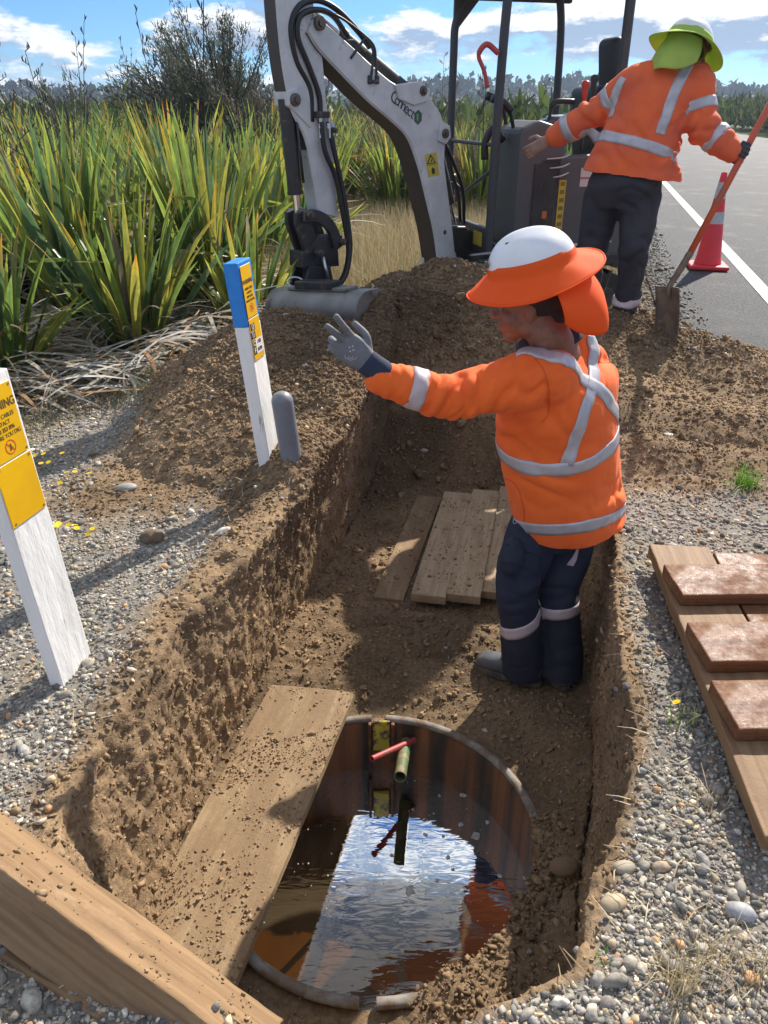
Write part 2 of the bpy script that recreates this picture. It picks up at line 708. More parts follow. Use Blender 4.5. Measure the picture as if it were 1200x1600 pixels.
    far = sstep(6.2, 7.4, y + .5 * n1[:, 0]) * (1 - sstep(.0, .3, x - (line_x(y) - 1.3))) + sstep(-1.6, -2.1, x + .3 * n1[:, 0]) * sstep(2.5, 3.3, y)
    far = np.clip(far, 0, 1)[:, None]
    dry = DRY * .55 * (1 + .4 * n2)
    c = c * (1 - far) + dry * far
    vf = sstep(25, 60, np.hypot(x, y))[:, None]
    c = c * (1 - vf) + np.array((.10, .12, .045)) * vf
    c = np.clip(c, .01, 1)
    i = np.arange(ny - 1)[:, None] * nx + np.arange(nx - 1)[None]
    F = np.stack([i, i + 1, i + nx + 1, i + nx], -1).reshape(-1, 4)
    ctr = P2[F].mean(1)
    hole = (np.hypot(ctr[:, 0] - TANK.x, ctr[:, 1] - TANK.y) < TR - .012 ) & (tt[F[:, 0]] > 1.5)
    F = F[~hole]
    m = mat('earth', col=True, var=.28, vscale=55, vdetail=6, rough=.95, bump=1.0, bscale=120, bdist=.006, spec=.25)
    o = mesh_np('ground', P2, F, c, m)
    tag(o, 'brown earth and grey gravel verge with an open trench dug through it', kind='structure')
    # data for scattering
    A = P2[F]
    e1, e2 = A[:, 1] - A[:, 0], A[:, 3] - A[:, 0]
    n = np.cross(e1, e2)
    area = np.linalg.norm(n, axis=1)
    n /= area[:, None] + 1e-12
    return dict(c=A.mean(1), e1=e1, e2=e2, n=n, area=area, soil=soil[F[:, 0]], t=tt[F[:, 0]])


def rim_lobe(x, y):
    """where earth has slumped over the tank's rim"""
    a = np.degrees(np.arctan2(y - TANK.y, x - TANK.x))
    return sstep(-88, -66, a) * (1 - sstep(-4, 22, a))


def soil_mask(x, y, z, t):
    p = np.stack([x, y, 0 * x], -1)
    n = .35 * fbm(p, 1.8, 3) + .3 * fbm(p, 7, 3)
    xl = np.interp(y, *XL)
    xr = np.interp(y, *XR)
    left = sstep(-.16, .0, x - xl + .12 * sstep(1.6, 2.6, y) + .35 * sstep(2.4, 3.3, y) + .18 * n)
    right = 1 - sstep(.0, .07, x - xr + .07 * n)
    s = np.where(x < (xl + xr) / 2, left, right)
    s = np.maximum(s, sstep(2.85, 3.25, y + .55 * n + .12 * np.abs(x - 1)) * sstep(-1.55, -1.2, x + .25 * n - .25 * (y - 3.3)) )
    s = np.maximum(s, sstep(.06, .12, z + .05 * n) * (y > 2.6))
    s = np.where(y < .86, np.minimum(s, .6 * sstep(.70, .85, y + .12 * n)), s)
    s = np.where(t > .15, 1.0, s)
    return np.clip(s, 0, 1)


G = build_ground()
GCOL = None


def ico(sub):
    b = bmesh.new()
    bmesh.ops.create_icosphere(b, subdivisions=sub, radius=1)
    v = np.array([q.co[:] for q in b.verts])
    f = np.array([[q.index for q in fc.verts] for fc in b.faces])
    b.free()
    return v, f


ICO1, ICO2, ICO3 = ico(1), ico(2), ico(3)


def scatter(name, pos, nrm, size, cols, base, flat=(.55, .85), ang=.18, mat_=None, label='', sink=.25, smooth=False, freq=1.1, jag=.35):
    """irregular stones of given sizes in one mesh"""
    v0, f0 = base
    n = len(pos)
    k = len(v0)
    # random per-stone lumpy radius
    var = []
    for i in range(24):
        d = v0 * (1 + ang * fbm(v0 + i * 7.7, freq, 2)[:, None] * 2.2 + rng.normal(size=(k, 1)) * ang * jag)
        var.append(d)
    var = np.array(var)
    V = var[rng.integers(0, 24, n)]
    sx = rng.uniform(.75, 1.45, (n, 1, 1)) * size[:, None, None]
    sy = rng.uniform(.65, 1.0, (n, 1, 1)) * size[:, None, None]
    sz = rng.uniform(flat[0], flat[1], (n, 1, 1)) * size[:, None, None]
    V = V * np.concatenate([sx, sy, sz], 2)
    # random tilt, then turn into the surface frame
    a = rng.uniform(0, 2 * math.pi, n)
    b = rng.normal(0, .35, n)
    ca, sa, cb, sb = np.cos(a), np.sin(a), np.cos(b), np.sin(b)
    x, y, z = V[..., 0], V[..., 1], V[..., 2]
    y, z = y * cb[:, None] - z * sb[:, None], y * sb[:, None] + z * cb[:, None]
    x, y = x * ca[:, None] - y * sa[:, None], x * sa[:, None] + y * ca[:, None]
    nz = nrm / np.linalg.norm(nrm, axis=1)[:, None]
    h = np.where(np.abs(nz[:, :1]) < .9, np.array([[1., 0, 0]]), np.array([[0, 1., 0]]))
    tx = np.cross(h, nz)
    tx /= np.linalg.norm(tx, axis=1)[:, None]
    ty = np.cross(nz, tx)
    W = x[..., None] * tx[:, None] + y[..., None] * ty[:, None] + z[..., None] * nz[:, None]
    W += pos[:, None] + nz[:, None] * (size * (.5 - sink))[:, None, None]
    F = f0[None] + (np.arange(n) * k)[:, None, None]
    C = np.repeat(cols, k, 0) * (1 + .06 * rng.normal(size=(n * k, 1)))
    o = mesh_np(name, W.reshape(-1, 3), F.reshape(-1, 3), np.clip(C, .01, 1), mat_, smooth=smooth)
    tag(o, label, kind='stuff')
    return o


def sample(weight, n):
    w = G['area'] * weight
    i = rng.choice(len(w), n, p=w / w.sum())
    u, v = rng.random((n, 1)), rng.random((n, 1))
    A = G['c'][i] + (u - .5) * G['e1'][i] + (v - .5) * G['e2'][i]
    return A, G['n'][i]


def stone_cols(n, light=1.0):
    pal = np.array([(.21, .205, .19), (.30, .29, .265), (.15, .15, .15), (.37, .355, .32), (.42, .36, .26), (.36, .22, .13), (.25, .25, .26), (.17, .16, .155),
                    (.50, .48, .44), (.10, .105, .11), (.22, .215, .20), (.31, .26, .20)])
    pr = np.array([.16, .14, .12, .08, .05, .03, .12, .1, .03, .07, .07, .05])
    return pal[rng.choice(len(pal), n, p=pr / pr.sum())] * rng.uniform(.8, 1.25, (n, 1)) * light * np.array((1.07, 1.0, .90))


def scatter_all():
    c = G['c']
    x, y, z = c.T
    xl = np.interp(y, *XL)
    xr = np.interp(y, *XR)
    vis = (y > .5) & (y < 5.2) & (x > -2.6) & (x < 3.0)
    grav = np.clip(1 - G['soil'], 0, 1) * vis * (G['t'] < .15)
    # a few stones stay on the soil near the gravel too
    edge = grav + .03 * vis * (G['t'] < .15)
    dist = np.hypot(x, y)
    w = edge / np.maximum(dist, 1.0) ** 1.3
    ms = mat('gravel_stone', col=True, var=.30, vscale=70, rough=.85, bump=.5, bscale=260, bdist=.002, spec=.25)
    p, n = sample(w, 95000)
    s = np.exp(rng.normal(math.log(.0041), .42, len(p))) * (1 + .12 * (p[:, 1] - 1.5).clip(0, 3))
    scatter('gravel', p, n, s, stone_cols(len(p), 1.2), ICO1, mat_=ms, ang=.34, jag=.7, flat=(.4, .8), label='grey gravel stones spread over the road verge')
    p, n = sample(edge / np.maximum(dist, 1.0) ** 1.2, 3800)
    s = np.exp(rng.normal(math.log(.0080), .40, len(p)))
    scatter('coarse_gravel', p, n, s, stone_cols(len(p), 1.2), ICO2, mat_=ms, ang=.17, smooth=False, jag=.25, label='larger rounded pebbles lying among the grey gravel')
    # crumbs of earth
    md = mat('soil_crumb', col=True, var=.25, vscale=120, rough=.97, bump=.6, bscale=220, bdist=.003, spec=.2)
    so = np.clip(G['soil'], 0, 1) * vis * np.where(G['t'] > .15, np.where(G['t'] > 1.5, .9, .45), 1.2)
    so = so * (1 + 2.5 * sstep(.08, .3, z)) * np.where((np.hypot(x - TANK.x, y - TANK.y) < TR + .03) & (G['t'] > 1.5), 0.05, 1)
    p, n = sample(so, 90000)
    s = np.exp(rng.normal(math.log(.0036), .5, len(p)))
    s = np.minimum(s, .013)
    base = SOIL * .98

    def damp_shade_c(p):
        d = sstep(-.05, .30, fbm(p + 77, 1.1, 3)) * .30 + .30 * sstep(.18, .5, p[:, 2]) * (p[:, 1] > 3.6)  # same damp patches and painted heap shade, for the crumbs and clods
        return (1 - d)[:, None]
    C = base[None] * rng.uniform(.75, 1.3, (len(p), 1)) * damp_shade_c(p)
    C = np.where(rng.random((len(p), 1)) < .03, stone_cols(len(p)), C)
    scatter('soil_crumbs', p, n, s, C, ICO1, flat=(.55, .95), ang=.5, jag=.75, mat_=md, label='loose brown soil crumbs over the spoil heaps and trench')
    # bigger clods on heaps and on the crumbly bank
    wt = so * ((z > .05) | (G['t'] > 1.5)) * ((y > 2.3) | (z > -.2))
    p, n = sample(wt, 2600)
    s = np.exp(rng.normal(math.log(.0095), .40, len(p)))
    C = base[None] * rng.uniform(.8, 1.2, (len(p), 1)) * damp_shade_c(p)
    scatter('soil_clods', p, n, s, C, ICO3, flat=(.6, 1.0), ang=.5, freq=1.9, jag=.22, mat_=md, label='lumpy clods of brown earth on the spoil heaps')
scatter_all()

# earth slumped over the tank's rim
def slump():
    na, nr = 260, 34
    A = np.radians(np.linspace(-90, 26, na))
    T = np.linspace(0, 1, nr)
    a, t = np.meshgrid(A, T, indexing='ij')
    lobe = rim_lobe(TANK.x + np.cos(a), TANK.y + np.sin(a))
    q = np.stack([np.cos(a) * 2, np.sin(a) * 2, 0 * a], -1).reshape(-1, 3)
    n1 = fbm(q, 2.2, 4).reshape(a.shape)
    rin = TR - .014 - lobe * (.030 + .045 * n1)
    rout = TR + .16
    tt = np.clip((t - .22) / .78, 0, 1)
    r = rin + (rout - rin) * tt
    top = TANK.z + .004 + .045 * lobe * np.sin(np.clip(tt, 0, 1) * math.pi * .5 + .45) + .012 * n1
    z = np.where(t < .22, TANK.z - .10 + (top - TANK.z + .10) * (t / .22) ** .6, top)
    z = z - sstep(.80, 1.0, tt) * .07 - (1 - lobe) * .05
    V = np.stack([TANK.x + r * np.cos(a), TANK.y + r * np.sin(a), z], -1).reshape(-1, 3)
    V += .013 * np.stack([fbm(V, 20, 4), fbm(V + 5, 20, 4), fbm(V + 9, 18, 4)], -1) + .007 * np.stack([fbm(V, 70, 2)] * 3, -1)
    i = np.arange(na - 1)[:, None] * nr + np.arange(nr - 1)[None]
    F = np.stack([i, i + nr, i + nr + 1, i + 1], -1).reshape(-1, 4)
    C = SOIL * .72 * (1 + .25 * fbm(V, 9, 3))[:, None]
    o = mesh_np('slumped_soil', V, F, np.clip(C, .01, 1), bpy.data.materials['earth'])
    tag(o, 'brown soil slumped over the right side of the tank rim', kind='stuff')
    k = rng.integers(0, len(V), 3600)
    k = k[(t.ravel()[k] > .2) & (lobe.ravel()[k] > .3)]
    s_ = np.minimum(np.exp(rng.normal(math.log(.0036), .55, len(k))), .016)
    scatter('rim_crumbs', V[k] + rng.normal(0, .004, (len(k), 3)), np.tile(np.array([[0, 0, 1.]]), (len(k), 1)), s_, SOIL[None] * rng.uniform(.55, 1.0, (len(k), 1)), ICO1,
            flat=(.55, .95), ang=.5, jag=.75, mat_=bpy.data.materials['soil_crumb'], label='soil crumbs on the slumped edge of the tank')


slump()

# ------------------------------------------------------------------ road
def strip(name, xa, xb, ys, z, m, label=None):
    ys = np.asarray(ys)
    V, F = [], []
    for i, y in enumerate(ys):
        n = 6
        for k in range(n + 1):
            t = k / n
            V.append((xa(y) * (1 - t) + xb(y) * t, y, z(y) if callable(z) else z))
        if i:
            for k in range(n):
                a = (i - 1) * (n + 1) + k
                F.append((a, a + 1, a + n + 2, a + n + 1))
    o = mesh_np(name, np.array(V), np.array(F), None, m)
    tag(o, label, kind='structure')
    return o


YS = np.concatenate([np.arange(-12, 12, .4), np.geomspace(12, 170, 60)])
asph = mat('chip_seal', (.022, .022, .025), rough=.7, var=(.085, .085, .09), vscale=40, vdetail=7, spots=(.13, .125, .12), sscale=1.3, spotband=(.5, .75), bump=1.0, bscale=150, bdist=.02, spec=.35)
paint = mat('road_paint', (.62, .61, .58), rough=.7, var=(.5, .49, .46), vscale=30, spots=(.13, .13, .13), sscale=70, spotband=(.52, .60), bump=.8, bscale=240, bdist=.006)
strip('road', lambda y: float(line_x(y)) - 1.0 + .95 * (1 - float(sstep(3.6, 5.2, y))) + .05 * math.sin(y * 3.1) * math.sin(y * 7.7 + 1), lambda y: float(line_x(y)) + 7.4, YS, .028, asph, 'grey chip seal road running off beyond the workers')
strip('road_marking', lambda y: float(line_x(y)) - .06, lambda y: float(line_x(y)) + .075, YS, .033, paint, 'white edge line painted along the road')

g_ = np.random.default_rng(77)
n_ = 7000
y_ = g_.uniform(4.6, 12, n_)
x_ = line_x(y_) - 1.0 - np.abs(g_.normal(0, .22, n_)) + g_.uniform(0, .35, n_) ** 2 * 3
p_ = np.stack([x_, y_, .030 + 0 * x_], 1)
p_ = p_[(p_[:, 0] > 1.9)]
p_[:, 2] = np.maximum(surf_z(p_[:, 0], p_[:, 1]) + .004, np.where(p_[:, 0] > line_x(p_[:, 1]) - 1.0, .032, -1))
s_ = np.exp(g_.normal(math.log(.0075), .4, len(p_)))
scatter('loose_chips', p_, np.tile(np.array([[0, 0, 1.]]), (len(p_), 1)), s_, stone_cols(len(p_), .8), ICO1, flat=(.4, .8), ang=.34, jag=.6,
        mat_=bpy.data.materials['gravel_stone'], label='loose stone chips along the ragged edge of the road')

# ------------------------------------------------------------------ tank and water
def ring(prof, a0, a1, n, center, wob=0.0):
    """profile [(r,z)] swept round centre from angle a0 to a1 (radians)"""
    V, F = [], []
    m = len(prof)
    for i in range(n + 1):
        a = a0 + (a1 - a0) * i / n
        for r, z in prof:
            rr = r + wob * math.sin(a * 3 + 1)
            V.append((center.x + rr * math.cos(a), center.y + rr * math.sin(a), center.z + z))
        if i:
            for k in range(m):
                b = (i - 1) * m
                F.append((b + k, b + (k + 1) % m, b + m + (k + 1) % m, b + m + k))
    F.append(tuple(range(m))[::-1])
    F.append(tuple(n * m + k for k in range(m)))
    return V, F


def rust_mat():
    m = bpy.data.materials.new('stained_wall')
    m.use_nodes = True
    nt = m.node_tree
    N, L = nt.nodes, nt.links
    b = N['Principled BSDF']
    tc = N.new('ShaderNodeTexCoord')
    mp = N.new('ShaderNodeMapping')
    mp.inputs['Scale'].default_value = (9, 9, .55)
    L.new(tc.outputs['Object'], mp.inputs[0])
    n = N.new('ShaderNodeTexNoise')
    n.inputs['Scale'].default_value = 1.3
    n.inputs['Detail'].default_value = 5
    L.new(mp.outputs[0], n.inputs['Vector'])
    r = N.new('ShaderNodeValToRGB')
    r.color_ramp.elements[0].position = .40
    r.color_ramp.elements[0].color = (.035, .028, .02, 1)
    r.color_ramp.elements[1].position = .62
    r.color_ramp.elements[1].color = (.24, .095, .035, 1)
    k = r.color_ramp.elements.new(.5)
    k.color = (.12, .055, .025, 1)
    L.new(n.outputs['Fac'], r.inputs[0])
    L.new(r.outputs[0], b.inputs['Base Color'])
    b.inputs['Roughness'].default_value = .6
    bp = N.new('ShaderNodeBump')
    bp.inputs['Distance'].default_value = .004
    n2 = N.new('ShaderNodeTexNoise')
    n2.inputs['Scale'].default_value = 45
    L.new(tc.outputs['Object'], n2.inputs['Vector'])
    L.new(n2.outputs['Fac'], bp.inputs['Height'])
    L.new(bp.outputs[0], b.inputs['Normal'])
    return m


tank = empty('buried_tank', TANK)
tag(tank, 'round buried tank half full of murky water in the trench floor', 'tank')
rimm = mat('galvanised_rim', (.25, .235, .21), rough=.75, metal=.1, var=(.15, .11, .08), vscale=18, spots=(.15, .10, .06), sscale=22, spotband=(.5, .62), bump=.5, bscale=60)
GAP = R(-91.5)
ri, ro = .522, .556
wall_prof = [(ri, -.02), (ro - .008, -.02), (ro - .008, -.56), (ri, -.56)]
mbw = MB()
mbw.add(*ring(wall_prof, GAP + .045, GAP + 2 * math.pi - .045, 120, TANK))
mbw.build('tank_wall', rust_mat(), tank, auto=40)
rp = [(ri - .002 + (ro - ri + .004) / 2 + .017 * math.cos(t), -.012 + .013 * math.sin(t)) for t in np.linspace(0, 2 * math.pi, 12, endpoint=False)]
rmb = MB()
rmb.add(*ring(rp, GAP + .045, R(86), 80, TANK))
rmb.add(*ring(rp, R(92), GAP + 2 * math.pi - .045, 80, TANK))
rmb.build('rim', rimm, tank, auto=50)
mb = MB()
mb.cyl(TANK + Vector((0, 0, -.60)), TANK + Vector((0, 0, -.50)), .55, n=64)
bot = mb.build('tank_bottom', mat('silt', (.46, .32, .13), rough=.9, var=(.36, .24, .09), vscale=7), tank)
# yellow plastic liner strip and the two pipe ends at the inlet
ym = mat('yellow_plastic', (.62, .50, .03), rough=.5, var=(.40, .33, .03), vscale=14, spots=(.08, .05, .03), sscale=18, spotband=(.52, .62))
b0 = Vector((TANK.x, TANK.y, TANK.z))
a = R(89)
q = b0 + Vector((math.cos(a) * (ri - .004), math.sin(a) * (ri - .004), 0))
mb = MB()
mb.box(q + Vector((.01, -.006, -.075)), (.066, .012, .15), bevel=.004)
mb.build('inlet_lining', ym, tank)
mb = MB()
mb.box(q + Vector((.055, -.008, -.15)), (.014, .02, .28), bevel=.004)
mb.box(q + Vector((-.035, -.008, -.12)), (.012, .02, .22), bevel=.004)
mb.build('inlet_edging', mat('rusty_bar', (.20, .075, .025), rough=.7, var=(.07, .035, .02), vscale=20), tank)


def hollow(a, b, r, name, m, label, cat, th=.006):
    a, b = Vector(a), Vector(b)
    t, u, w = frames([a, b])[0]
    n = 28
    V, F = [], []
    rings = [(b, r), (a, r), (a, r - th), (b, r - th)]
    for p, rad in rings:
        for k in range(n):
            an = 2 * math.pi * k / n
            V.append(p + (u * math.cos(an) + w * math.sin(an)) * rad)
    for i in range(4):
        j = (i + 1) % 4
        for k in range(n):
            F.append((i * n + k, i * n + (k + 1) % n, j * n + (k + 1) % n, j * n + k))
    mb = MB()
    mb.add(V, F)
    o = mb.build(name, m, None, auto=40)
    tag(o, label, cat)
    return o


hollow(P(581, 1186, y=2.06), P(648, 1156, y=2.235), .0115, 'pipe', mat('red_pipe', (.42, .045, .04), rough=.5, var=(.30, .05, .05), vscale=30, spots=(.16, .10, .08), sscale=40),
       'thin red pipe sticking out over the water from the tank wall', 'pipe', th=.003)
hollow(P(625, 1214, y=2.0), P(634, 1160, y=2.24), .0225, 'pipe', mat('green_pipe', (.055, .14, .045), rough=.55, var=(.13, .12, .05), vscale=25, spots=(.22, .16, .10), sscale=30, spotband=(.5, .6)),
       'mossy green pipe end pointing down at the water below the red pipe', 'pipe', th=.004)


def water_mat():
    m = bpy.data.materials.new('murky_water')
    m.use_nodes = True
    nt = m.node_tree
    N, L = nt.nodes, nt.links
    N.remove(N['Principled BSDF'])
    out = N['Material Output']
    tr = N.new('ShaderNodeBsdfTransparent')
    tr.inputs[0].default_value = (.44, .31, .16, 1)
    gl = N.new('ShaderNodeBsdfGlossy')
    gl.inputs['Roughness'].default_value = .012
    fr = N.new('ShaderNodeFresnel')
    fr.inputs['IOR'].default_value = 1.66
    bp = N.new('ShaderNodeBump')
    bp.inputs['Strength'].default_value = .07
    bp.inputs['Distance'].default_value = .008
    tc = N.new('ShaderNodeTexCoord')
    mp = N.new('ShaderNodeMapping')
    mp.inputs['Scale'].default_value = (1.0, 3.2, 1)
    mp.inputs['Rotation'].default_value = (0, 0, R(18))
    L.new(tc.outputs['Object'], mp.inputs[0])
    n = N.new('ShaderNodeTexNoise')
    n.inputs['Scale'].default_value = 11
    n.inputs['Detail'].default_value = 2
    n.inputs['Distortion'].default_value = .6
    L.new(mp.outputs[0], n.inputs['Vector'])
    L.new(n.outputs['Fac'], bp.inputs['Height'])
    L.new(bp.outputs[0], gl.inputs['Normal'])
    L.new(bp.outputs[0], fr.inputs['Normal'])
    df = N.new('ShaderNodeBsdfDiffuse')       # silt hanging in the water
    df.inputs[0].default_value = (.32, .24, .14, 1)
    mk = N.new('ShaderNodeMixShader')
    mk.inputs[0].default_value = .20
    L.new(tr.outputs[0], mk.inputs[1])
    L.new(df.outputs[0], mk.inputs[2])
    mx = N.new('ShaderNodeMixShader')
    L.new(fr.outputs[0], mx.inputs[0])
    L.new(mk.outputs[0], mx.inputs[1])
    L.new(gl.outputs[0], mx.inputs[2])
    L.new(mx.outputs[0], out.inputs[0])
    return m


WZ = -.865
mb = MB()
n = 96
ctr = Vector((TANK.x, TANK.y, WZ))
mb.add([ctr + Vector((math.cos(2 * math.pi * k / n), math.sin(2 * math.pi * k / n), 0)) * (ri + .004) for k in range(n)], [tuple(range(n))])
tag(mb.build('water', water_mat(), None), 'still brown water inside the buried tank', kind='structure')
# foam flecks
V0, F0 = [], []
fc = []
foam = mat('foam', (.52, .50, .46), rough=.5, var=(.3, .28, .25), vscale=90, bump=.6, bscale=200)
pos = [(612, 1336, .009), (645, 1265, .006), (743, 1306, .018), (768, 1270, .009), (745, 1305, .011), (700, 1340, .008), (708, 1358, .006), (780, 1368, .009),
       (777, 1407, .007), (720, 1288, .012), (640, 1392, .018), (665, 1304, .008), (693, 1307, .006), (775, 1470, .009), (724, 1242, .012), (686, 1243, .006),
       (540, 1416, .005), (683, 1375, .007), (706, 1485, .008), (679, 1482, .007), (762, 1285, .008), (820, 1372, .006), (790, 1422, .005), (678, 1271, .004), (618, 1440, .006)]
mb = MB()
for px, py, r in pos:
    c = P(px, py, z=WZ + .0015)
    k = 14
    pts = [c + Vector((math.cos(2 * math.pi * i / k), math.sin(2 * math.pi * i / k), 0)) * r * (1 + .35 * random.uniform(-1, 1)) for i in range(k)]
    t = Vector((0, 0, .0022))
    V = [c + t * 1.3] + [p_ * .55 + c * .45 + t for p_ in pts] + pts
    F = [(0, 1 + i, 1 + (i + 1) % k) for i in range(k)] + [(1 + i, 1 + k + i, 1 + k + (i + 1) % k, 1 + (i + 1) % k) for i in range(k)]
    mb.add(V, F)
for _ in range(110):
    a_, d_ = random.uniform(0, 6.28), math.sqrt(random.random()) * .49
    c = ctr + Vector((math.cos(a_) * d_, math.sin(a_) * d_, .0015))
    r = random.uniform(.0012, .003)
    mb.add([c + Vector((0, 0, .001))] + [c + Vector((math.cos(i), math.sin(i), 0)) * r for i in np.linspace(0, 5.2, 6)], [(0, 1 + i, 1 + (i + 1) % 6) for i in range(6)])
tag(mb.build('foam', foam, None, smooth=True), 'pale flecks of foam floating on the tank water', kind='stuff')

# ------------------------------------------------------------------ boards
def plank_mesh(L_, W_, T_, nL=60, nW=10, seed=0, warp=.0, rough=.0012, chip=.003):
    """rough sawn board lying along +Y from the origin, top at z=0"""
    r = np.random.default_rng(seed)
    b = bmesh.new()
    bmesh.ops.create_cube(b, size=1, matrix=Matrix.Translation((0, L_ / 2, -T_ / 2)) @ Matrix.Diagonal((W_, L_, T_, 1)))
    bmesh.ops.bevel(b, geom=b.edges[:], offset=min(.004, T_ * .12), segments=2, affect='EDGES', profile=.5)
    for ax, n, l0, l1 in ((1, nL, 0, L_), (0, nW, -W_ / 2, W_ / 2)):
        for i in range(1, n):
            co = [0, 0, 0]
            co[ax] = l0 + (l1 - l0) * i / n
            no = [0, 0, 0]
            no[ax] = 1
            bmesh.ops.bisect_plane(b, geom=b.verts[:] + b.edges[:] + b.faces[:], plane_co=co, plane_no=no)
    me = bpy.data.meshes.new('plank')
    b.to_mesh(me)
    b.free()
    n = len(me.vertices)
    co = np.empty(n * 3, dtype=np.float32)
    me.vertices.foreach_get('co', co)
    co = co.reshape(-1, 3).astype(float)
    d = fbm(co * np.array([1, .25, 1]) + seed * 3.1, 22, 3)
    e = fbm(co + seed * 5.7, 6, 2)
    edge = (np.abs(np.abs(co[:, 0]) - W_ / 2) < .006)
    end = (co[:, 1] < .006) | (co[:, 1] > L_ - .006)
    co[:, 2] += rough * d * 1.5 + warp * e
    co[:, 0] += np.where(edge, -np.sign(co[:, 0]) * chip * np.abs(fbm(co + seed, 14, 3)) * 1.4, 0)
    co[:, 1] += np.where(end, np.where(co[:, 1] < L_ / 2, 1, -1) * chip * np.abs(fbm(co + seed + 3, 25, 3)) * 1.6, 0)
    me.vertices.foreach_set('co', co.astype(np.float32).ravel())
    return me


def place(o, origin, ydir, up):
    y = Vector(ydir).normalized()
    z = Vector(up)
    z = (z - y * z.dot(y)).normalized()
    x = y.cross(z)
    m = Matrix((x, y, z)).transposed().to_4x4()
    m.translation = Vector(origin)
    o.matrix_basis = m
    return o


def wood_mat(name, a, b, dirt, dband=(.52, .62), rough=.85, spec=.3, gscale=1.0, rvar=0, dsc=9, wet=False):
    """grain along the board, with soil smeared over it"""
    m = bpy.data.materials.new(name)
    m.use_nodes = True
    nt = m.node_tree
    N, L = nt.nodes, nt.links
    bs = N['Principled BSDF']
    tc = N.new('ShaderNodeTexCoord')
    mp = N.new('ShaderNodeMapping')
    mp.inputs['Scale'].default_value = (26 * gscale, 1.1, 26 * gscale)
    L.new(tc.outputs['Object'], mp.inputs[0])
    n = N.new('ShaderNodeTexNoise')
    n.inputs['Scale'].default_value = 2.2
    n.inputs['Detail'].default_value = 6
    n.inputs['Distortion'].default_value = .5
    L.new(mp.outputs[0], n.inputs['Vector'])
    r = N.new('ShaderNodeValToRGB')
    r.color_ramp.elements[0].position = .33
    r.color_ramp.elements[0].color = (*b, 1)
    r.color_ramp.elements[1].position = .64
    r.color_ramp.elements[1].color = (*a, 1)
    L.new(n.outputs['Fac'], r.inputs[0])
    d = N.new('ShaderNodeTexNoise')
    d.inputs['Scale'].default_value = dsc
    d.inputs['Detail'].default_value = 8
    d.inputs['Roughness'].default_value = .7
    mp2 = N.new('ShaderNodeMapping')
    mp2.inputs['Scale'].default_value = (1.0, .4, 1.0)
    L.new(tc.outputs['Object'], mp2.inputs[0])
    L.new(mp2.outputs[0], d.inputs['Vector'])
    dr = N.new('ShaderNodeMapRange')
    dr.interpolation_type = 'SMOOTHSTEP'
    dr.inputs['From Min'].default_value = dband[0]
    dr.inputs['From Max'].default_value = dband[1]
    L.new(d.outputs['Fac'], dr.inputs['Value'])
    mx = N.new('ShaderNodeMix')
    mx.data_type = 'RGBA'
    L.new(dr.outputs[0], mx.inputs['Factor'])
    L.new(r.outputs[0], mx.inputs['A'])
    mx.inputs['B'].default_value = (*dirt, 1)
    L.new(mx.outputs['Result'], bs.inputs['Base Color'])
    bs.inputs['Roughness'].default_value = rough
    bs.inputs['Specular IOR Level'].default_value = spec
    if wet:
        w = N.new('ShaderNodeTexNoise')
        w.inputs['Scale'].default_value = 4
        w.inputs['Detail'].default_value = 9
        w.inputs['Roughness'].default_value = .75
        L.new(tc.outputs['Object'], w.inputs['Vector'])
        wr = N.new('ShaderNodeMapRange')
        wr.inputs['From Min'].default_value = .40
        wr.inputs['From Max'].default_value = .56
        wr.inputs['To Min'].default_value = .26
        wr.inputs['To Max'].default_value = .85
        L.new(w.outputs['Fac'], wr.inputs['Value'])
        L.new(wr.outputs[0], bs.inputs['Roughness'])
    bp = N.new('ShaderNodeBump')
    bp.inputs['Strength'].default_value = .9
    bp.inputs['Distance'].default_value = .003
    ad = N.new('ShaderNodeMath')
    L.new(n.outputs['Fac'], ad.inputs[0])
    nf = N.new('ShaderNodeTexNoise')
    nf.inputs['Scale'].default_value = 55
    nf.inputs['Detail'].default_value = 9
    nf.inputs['Roughness'].default_value = .75
    L.new(tc.outputs['Object'], nf.inputs['Vector'])
    L.new(nf.outputs['Fac'], ad.inputs[1])
    L.new(ad.outputs[0], bp.inputs['Height'])
    L.new(bp.outputs[0], bs.inputs['Normal'])
    return m


def board(name, origin, ydir, up, L_, W_, T_, m, label=None, cat=None, seed=0, parent=None, group=None, **kw):
    me = plank_mesh(L_, W_, T_, seed=seed, **kw)
    me.materials.append(m)
    o = bpy.data.objects.new(name, me)
    COL.objects.link(o)
    place(o, origin, ydir, up)
    if parent is not None:
        o.parent = parent
        o.matrix_basis = parent.matrix_basis.inverted() @ o.matrix_basis
    else:
        tag(o, label, cat, group)
    return o


w_mud = wood_mat('muddy_wood', (.36, .26, .155), (.27, .185, .10), (.235, .155, .088), (.36, .56), gscale=.7, dsc=6)
w_grey = wood_mat('weathered_wood', (.44, .33, .21), (.34, .245, .15), (.31, .205, .12), (.46, .62), dsc=7)
w_red = wood_mat('wet_red_wood', (.19, .075, .030), (.105, .040, .018), (.23, .125, .055), (.46, .64), rough=.5, spec=.35, dsc=5, wet=True)
w_base = wood_mat('damp_tan_wood', (.27, .165, .085), (.18, .10, .05), (.20, .11, .055), (.50, .66), gscale=.8, dsc=6, rough=.6)
w_beam = wood_mat('dark_sleeper_wood', (.30, .19, .10), (.19, .115, .06), (.33, .225, .13), (.50, .66), gscale=.8, dsc=8)

tdir = Vector((.2, 1.0, 0)).normalized()
